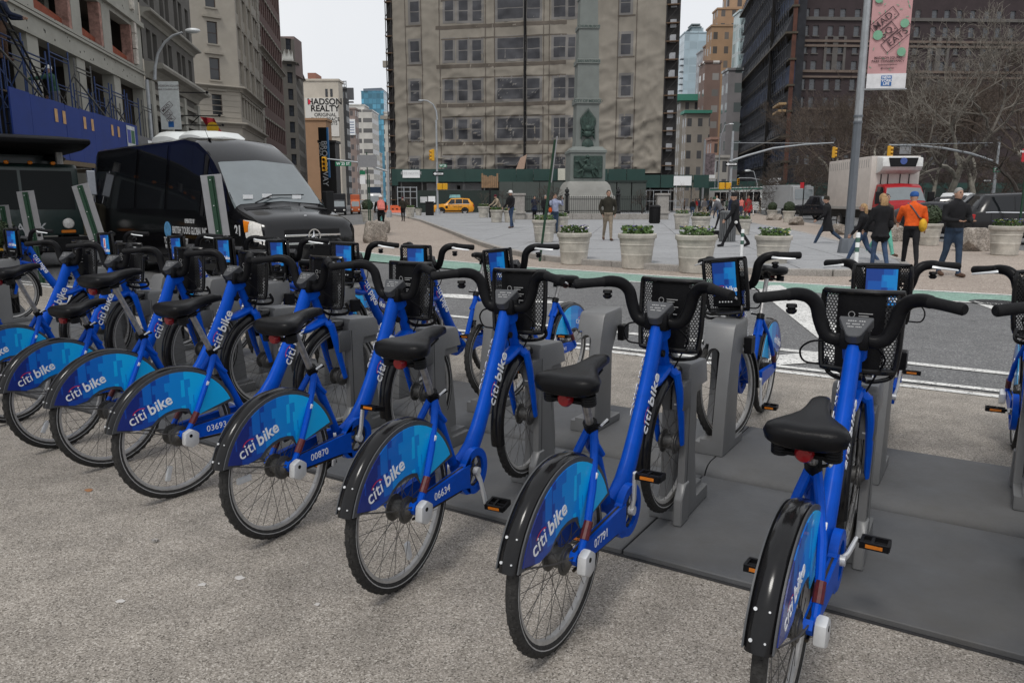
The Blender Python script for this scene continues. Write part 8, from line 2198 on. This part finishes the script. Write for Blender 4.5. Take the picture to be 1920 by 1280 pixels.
person('builder in a white helmet and blue jeans with a cloth over his arm', tuple(G(958, 428, PZ)), toward - rad(55), 1.86, 'black', 'denim', m_hairbr, 'brown', legs=(6, 3, -8, 8), arms=((6, 8, 40), (12, 10, 40)), bulk=1.2, hat=('helmet', M('helmet_white', (.70, .70, .68), .35)), res=.034, extras=shoulder_bag(K_['tan'], 1, .58, .07, False))
person('person in a red cap and cream jumper bending over a planter', tuple(G(936, 416, PZ)), toward - rad(60), 1.78, 'tan', 'khaki', None, 'brown', legs=(10, 4, -6, 8), arms=((30, 8, 30), (34, 8, 30)), bulk=1.05, lean=22, hat=('cap', K_['maroon']), res=.036)
person('person in a navy coat taking a photograph by the railing', tuple(G(1002, 414, PZ)), toward + rad(10), 1.66, 'navy', 'black', m_hairbr, 'black', arms=((60, 12, 100), (60, 12, 100)), legs=(2, 2, -2, 2), bulk=1.15, coat=.06, res=.036)
person('woman in a printed scarf with an orange bag raising a camera', tuple(G(1040, 438, PZ)), toward + rad(15), 1.66, 'print', 'jeans', m_hairbr, 'black', arms=((55, 16, 100), (55, 16, 100)), legs=(3, 2, -3, 2), bulk=1.08, res=.034, extras=shoulder_bag(K_['orange'], 1, .58, .07, False))
person('grey-haired person in black behind the leaning green post', tuple(G(1022, 418, PZ)), rad(-160), 1.70, 'black', 'black', m_hairgr, 'black', arms=((6, 10, 30), (6, 10, 30)), legs=(3, 2, -3, 2), bulk=1.15, res=.036)
person('walker in a grey hooded coat and black trousers on the left gravel', tuple(G(756, 415)), toward, 1.74, 'olive', 'black', None, 'black', legs=(8, 3, -10, 10), arms=((6, 14, 40), (6, 14, 70)), bulk=1.12, res=.036, hat=('beanie', K_['maroon']))
person('stooping person in a grey coat beside the slatted bin', tuple(G(1352, 430, PZ)), rad(60), 1.72, 'grey', 'black', None, 'black', legs=(20, 5, -20, 16), arms=((18, 10, 25), (10, 10, 25)), lean=35, bulk=1.25, res=.036, hat=('beanie', K_['green']))
person('fair-headed man in a dark jacket beyond the woman in black', tuple(G(1374, 426, PZ)), toward, 1.74, 'navy', 'jeans', M('fair_hair', (.42, .34, .24), .7), 'black', bulk=1.1, res=.04)
person('person in a bright red coat and blue jeans on the far side of the plaza', tuple(G(1400, 419, PZ)), toward + rad(20), 1.72, 'red', 'jeans', m_hairbr, 'black', coat=.08, bulk=1.12, res=.04)
person('person in a white jacket in the far crowd', tuple(G(1342, 410, PZ)), toward, 1.78, 'white', 'denim', m_hairbr, 'black', bulk=1.1, res=.045)
# far crowd
crowd = [(1298, 408, 'black', 'far walker in a black coat left of the white jacket'), (1310, 405, 'navy', 'far walker in navy at the left of the crowd'), (1320, 407, 'grey', 'far walker in grey near the twiggy shrub'), (1331, 409, 'black', 'far walker in black directly left of the white jacket'), (1364, 404, 'green', 'far walker in green behind the signal pole'),
         (1305, 400, 'red', 'far walker in red deep in the crowd'), (1316, 399, 'white', 'far walker in pale clothes deep in the crowd'), (1327, 400, 'denim', 'far walker in blue deep in the crowd'), (1340, 399, 'maroon', 'far walker in maroon deep in the crowd'), (1389, 407, 'pink', 'far walker in pink beside the red coat'), (1282, 402, 'brown', 'far walker in brown behind the tall bare shrub'),
         (1352, 400, 'black', 'far walker in black under the walk signals'), (1446, 403, 'navy', 'far pedestrian in navy in front of the taxis'), (1467, 402, 'red', 'far pedestrian in red beside the small dark bush'), (1424, 401, 'black', 'far pedestrian in black before the white minivan')]
for i, (u, v, c, lab) in enumerate(crowd):
    person(lab, tuple(G(u, v)), rad((i * 97) % 360), 1.66 + .03 * (i % 5), c, ('jeans', 'black', 'khaki')[i % 3], m_hairbr, 'black', legs=((14, 4, -14, 12), (4, 2, -4, 4))[i % 2], bulk=1.1, res=.06, group='people in the far crowd')
# two workers on the scaffold
def on_shed(a, z, c=-.6): return tuple(LP(a, SO + c, z))
person('worker in a dark hooded jacket standing high on the scaffold', on_shed(22.0, 5.35, -.7), rad(-60), 1.76, 'navy', 'brown', None, 'brown', legs=(4, 3, -4, 3), arms=((30, 10, 60), (30, 10, 50)), bulk=1.25, lean=10, hat=('beanie', K_['grey']))
person('worker in a white helmet and green top reaching along the blue parapet', on_shed(24.6, 3.86, -.45), rad(110), 1.76, 'green', 'grey', None, 'brown', legs=(8, 6, -8, 6), arms=((70, 20, 10), (10, 14, 20)), bulk=1.2, lean=8, hat=('helmet', MATS['helmet_white']))

# cyclist in the left street
cq = G(716, 441); crz = rad(14)
person('cyclist in black with a coral backpack and pale cap, riding away', (cq.x, cq.y, 0), crz, 1.70, 'black', 'black', None, 'black', legs=(58, 62, 30, 70), arms=((42, 8, 12), (42, 8, 12)), bulk=1.1, lean=16, hat=('cap', K_['white']), res=.034, z0=.10, extras=bag_pack(K_['pink'], .10, .26, .70))
cy = thing('bicycle', 'teal bicycle under the rider with the coral backpack', 'bicycle', (cq.x, cq.y, 0), crz)
m_teal = M('teal_enamel', (.08, .38, .36), .4)
mb = MB()
for a, b in (((-.45, .34), (-.02, .30)), ((-.02, .30), (-.16, .86)), ((-.16, .80), (-.45, .34)), ((-.02, .30), (.42, .78)), ((-.14, .74), (.42, .80)), ((.42, .84), (.56, .34))): mb.tube([(0, a[0], a[1]), (0, b[0], b[1])], .018, 8)
mb.part('frame', m_teal, cy)
for y in (-.45, .56):
    w = link('wheel', WM[1], cy, loc=(0, y, WR)); link('tyre', WM[0], w); link('spokes', WM[2], w); link('hub', WM[3], w)
mb = MB(); mb.tube([(-.28, .34, 1.0), (-.1, .42, 1.0), (.1, .42, 1.0), (.28, .34, 1.0)], .014, 8); mb.tube([(0, .42, .84), (0, .41, 1.0)], .014, 8); mb.part('handlebar', m_vtrim, cy)
link('saddle', SADDLE, cy, loc=(0, -.18, .93))
mb = MB(); mb.tube([(0, -.15, .82), (0, -.18, .91)], .014, 8); mb.part('seat_post', m_chrome, cy)

# turn every rough figure into one continuous surface and dress it
dg = bpy.context.evaluated_depsgraph_get()
from mathutils import geometry as _geo
for root, tmp, bones, dz, mats, res in PEOPLE:
    me = bpy.data.meshes.new_from_object(tmp.evaluated_get(dg)); me.name = 'body'
    me.materials.clear(); keys = ['top', 'bottom', 'shoe', 'skin']
    for k in keys: me.materials.append(mats[k])
    idx = []
    for p in me.polygons:
        c = p.center; best = None
        for a, b, r, tg in bones:
            ab = b - a; t = max(0., min(1., (c - a).dot(ab) / max(1e-9, ab.length_squared))); d = (c - a - ab * t).length - r
            if best is None or d < best[0]: best = (d, tg)
        idx.append(keys.index(best[1]))
    me.polygons.foreach_set('material_index', idx)
    me.polygons.foreach_set('use_smooth', [True] * len(me.polygons))
    link('body', me, root, loc=(0, 0, dz))
for root, tmp, *_ in PEOPLE: bpy.data.objects.remove(tmp)
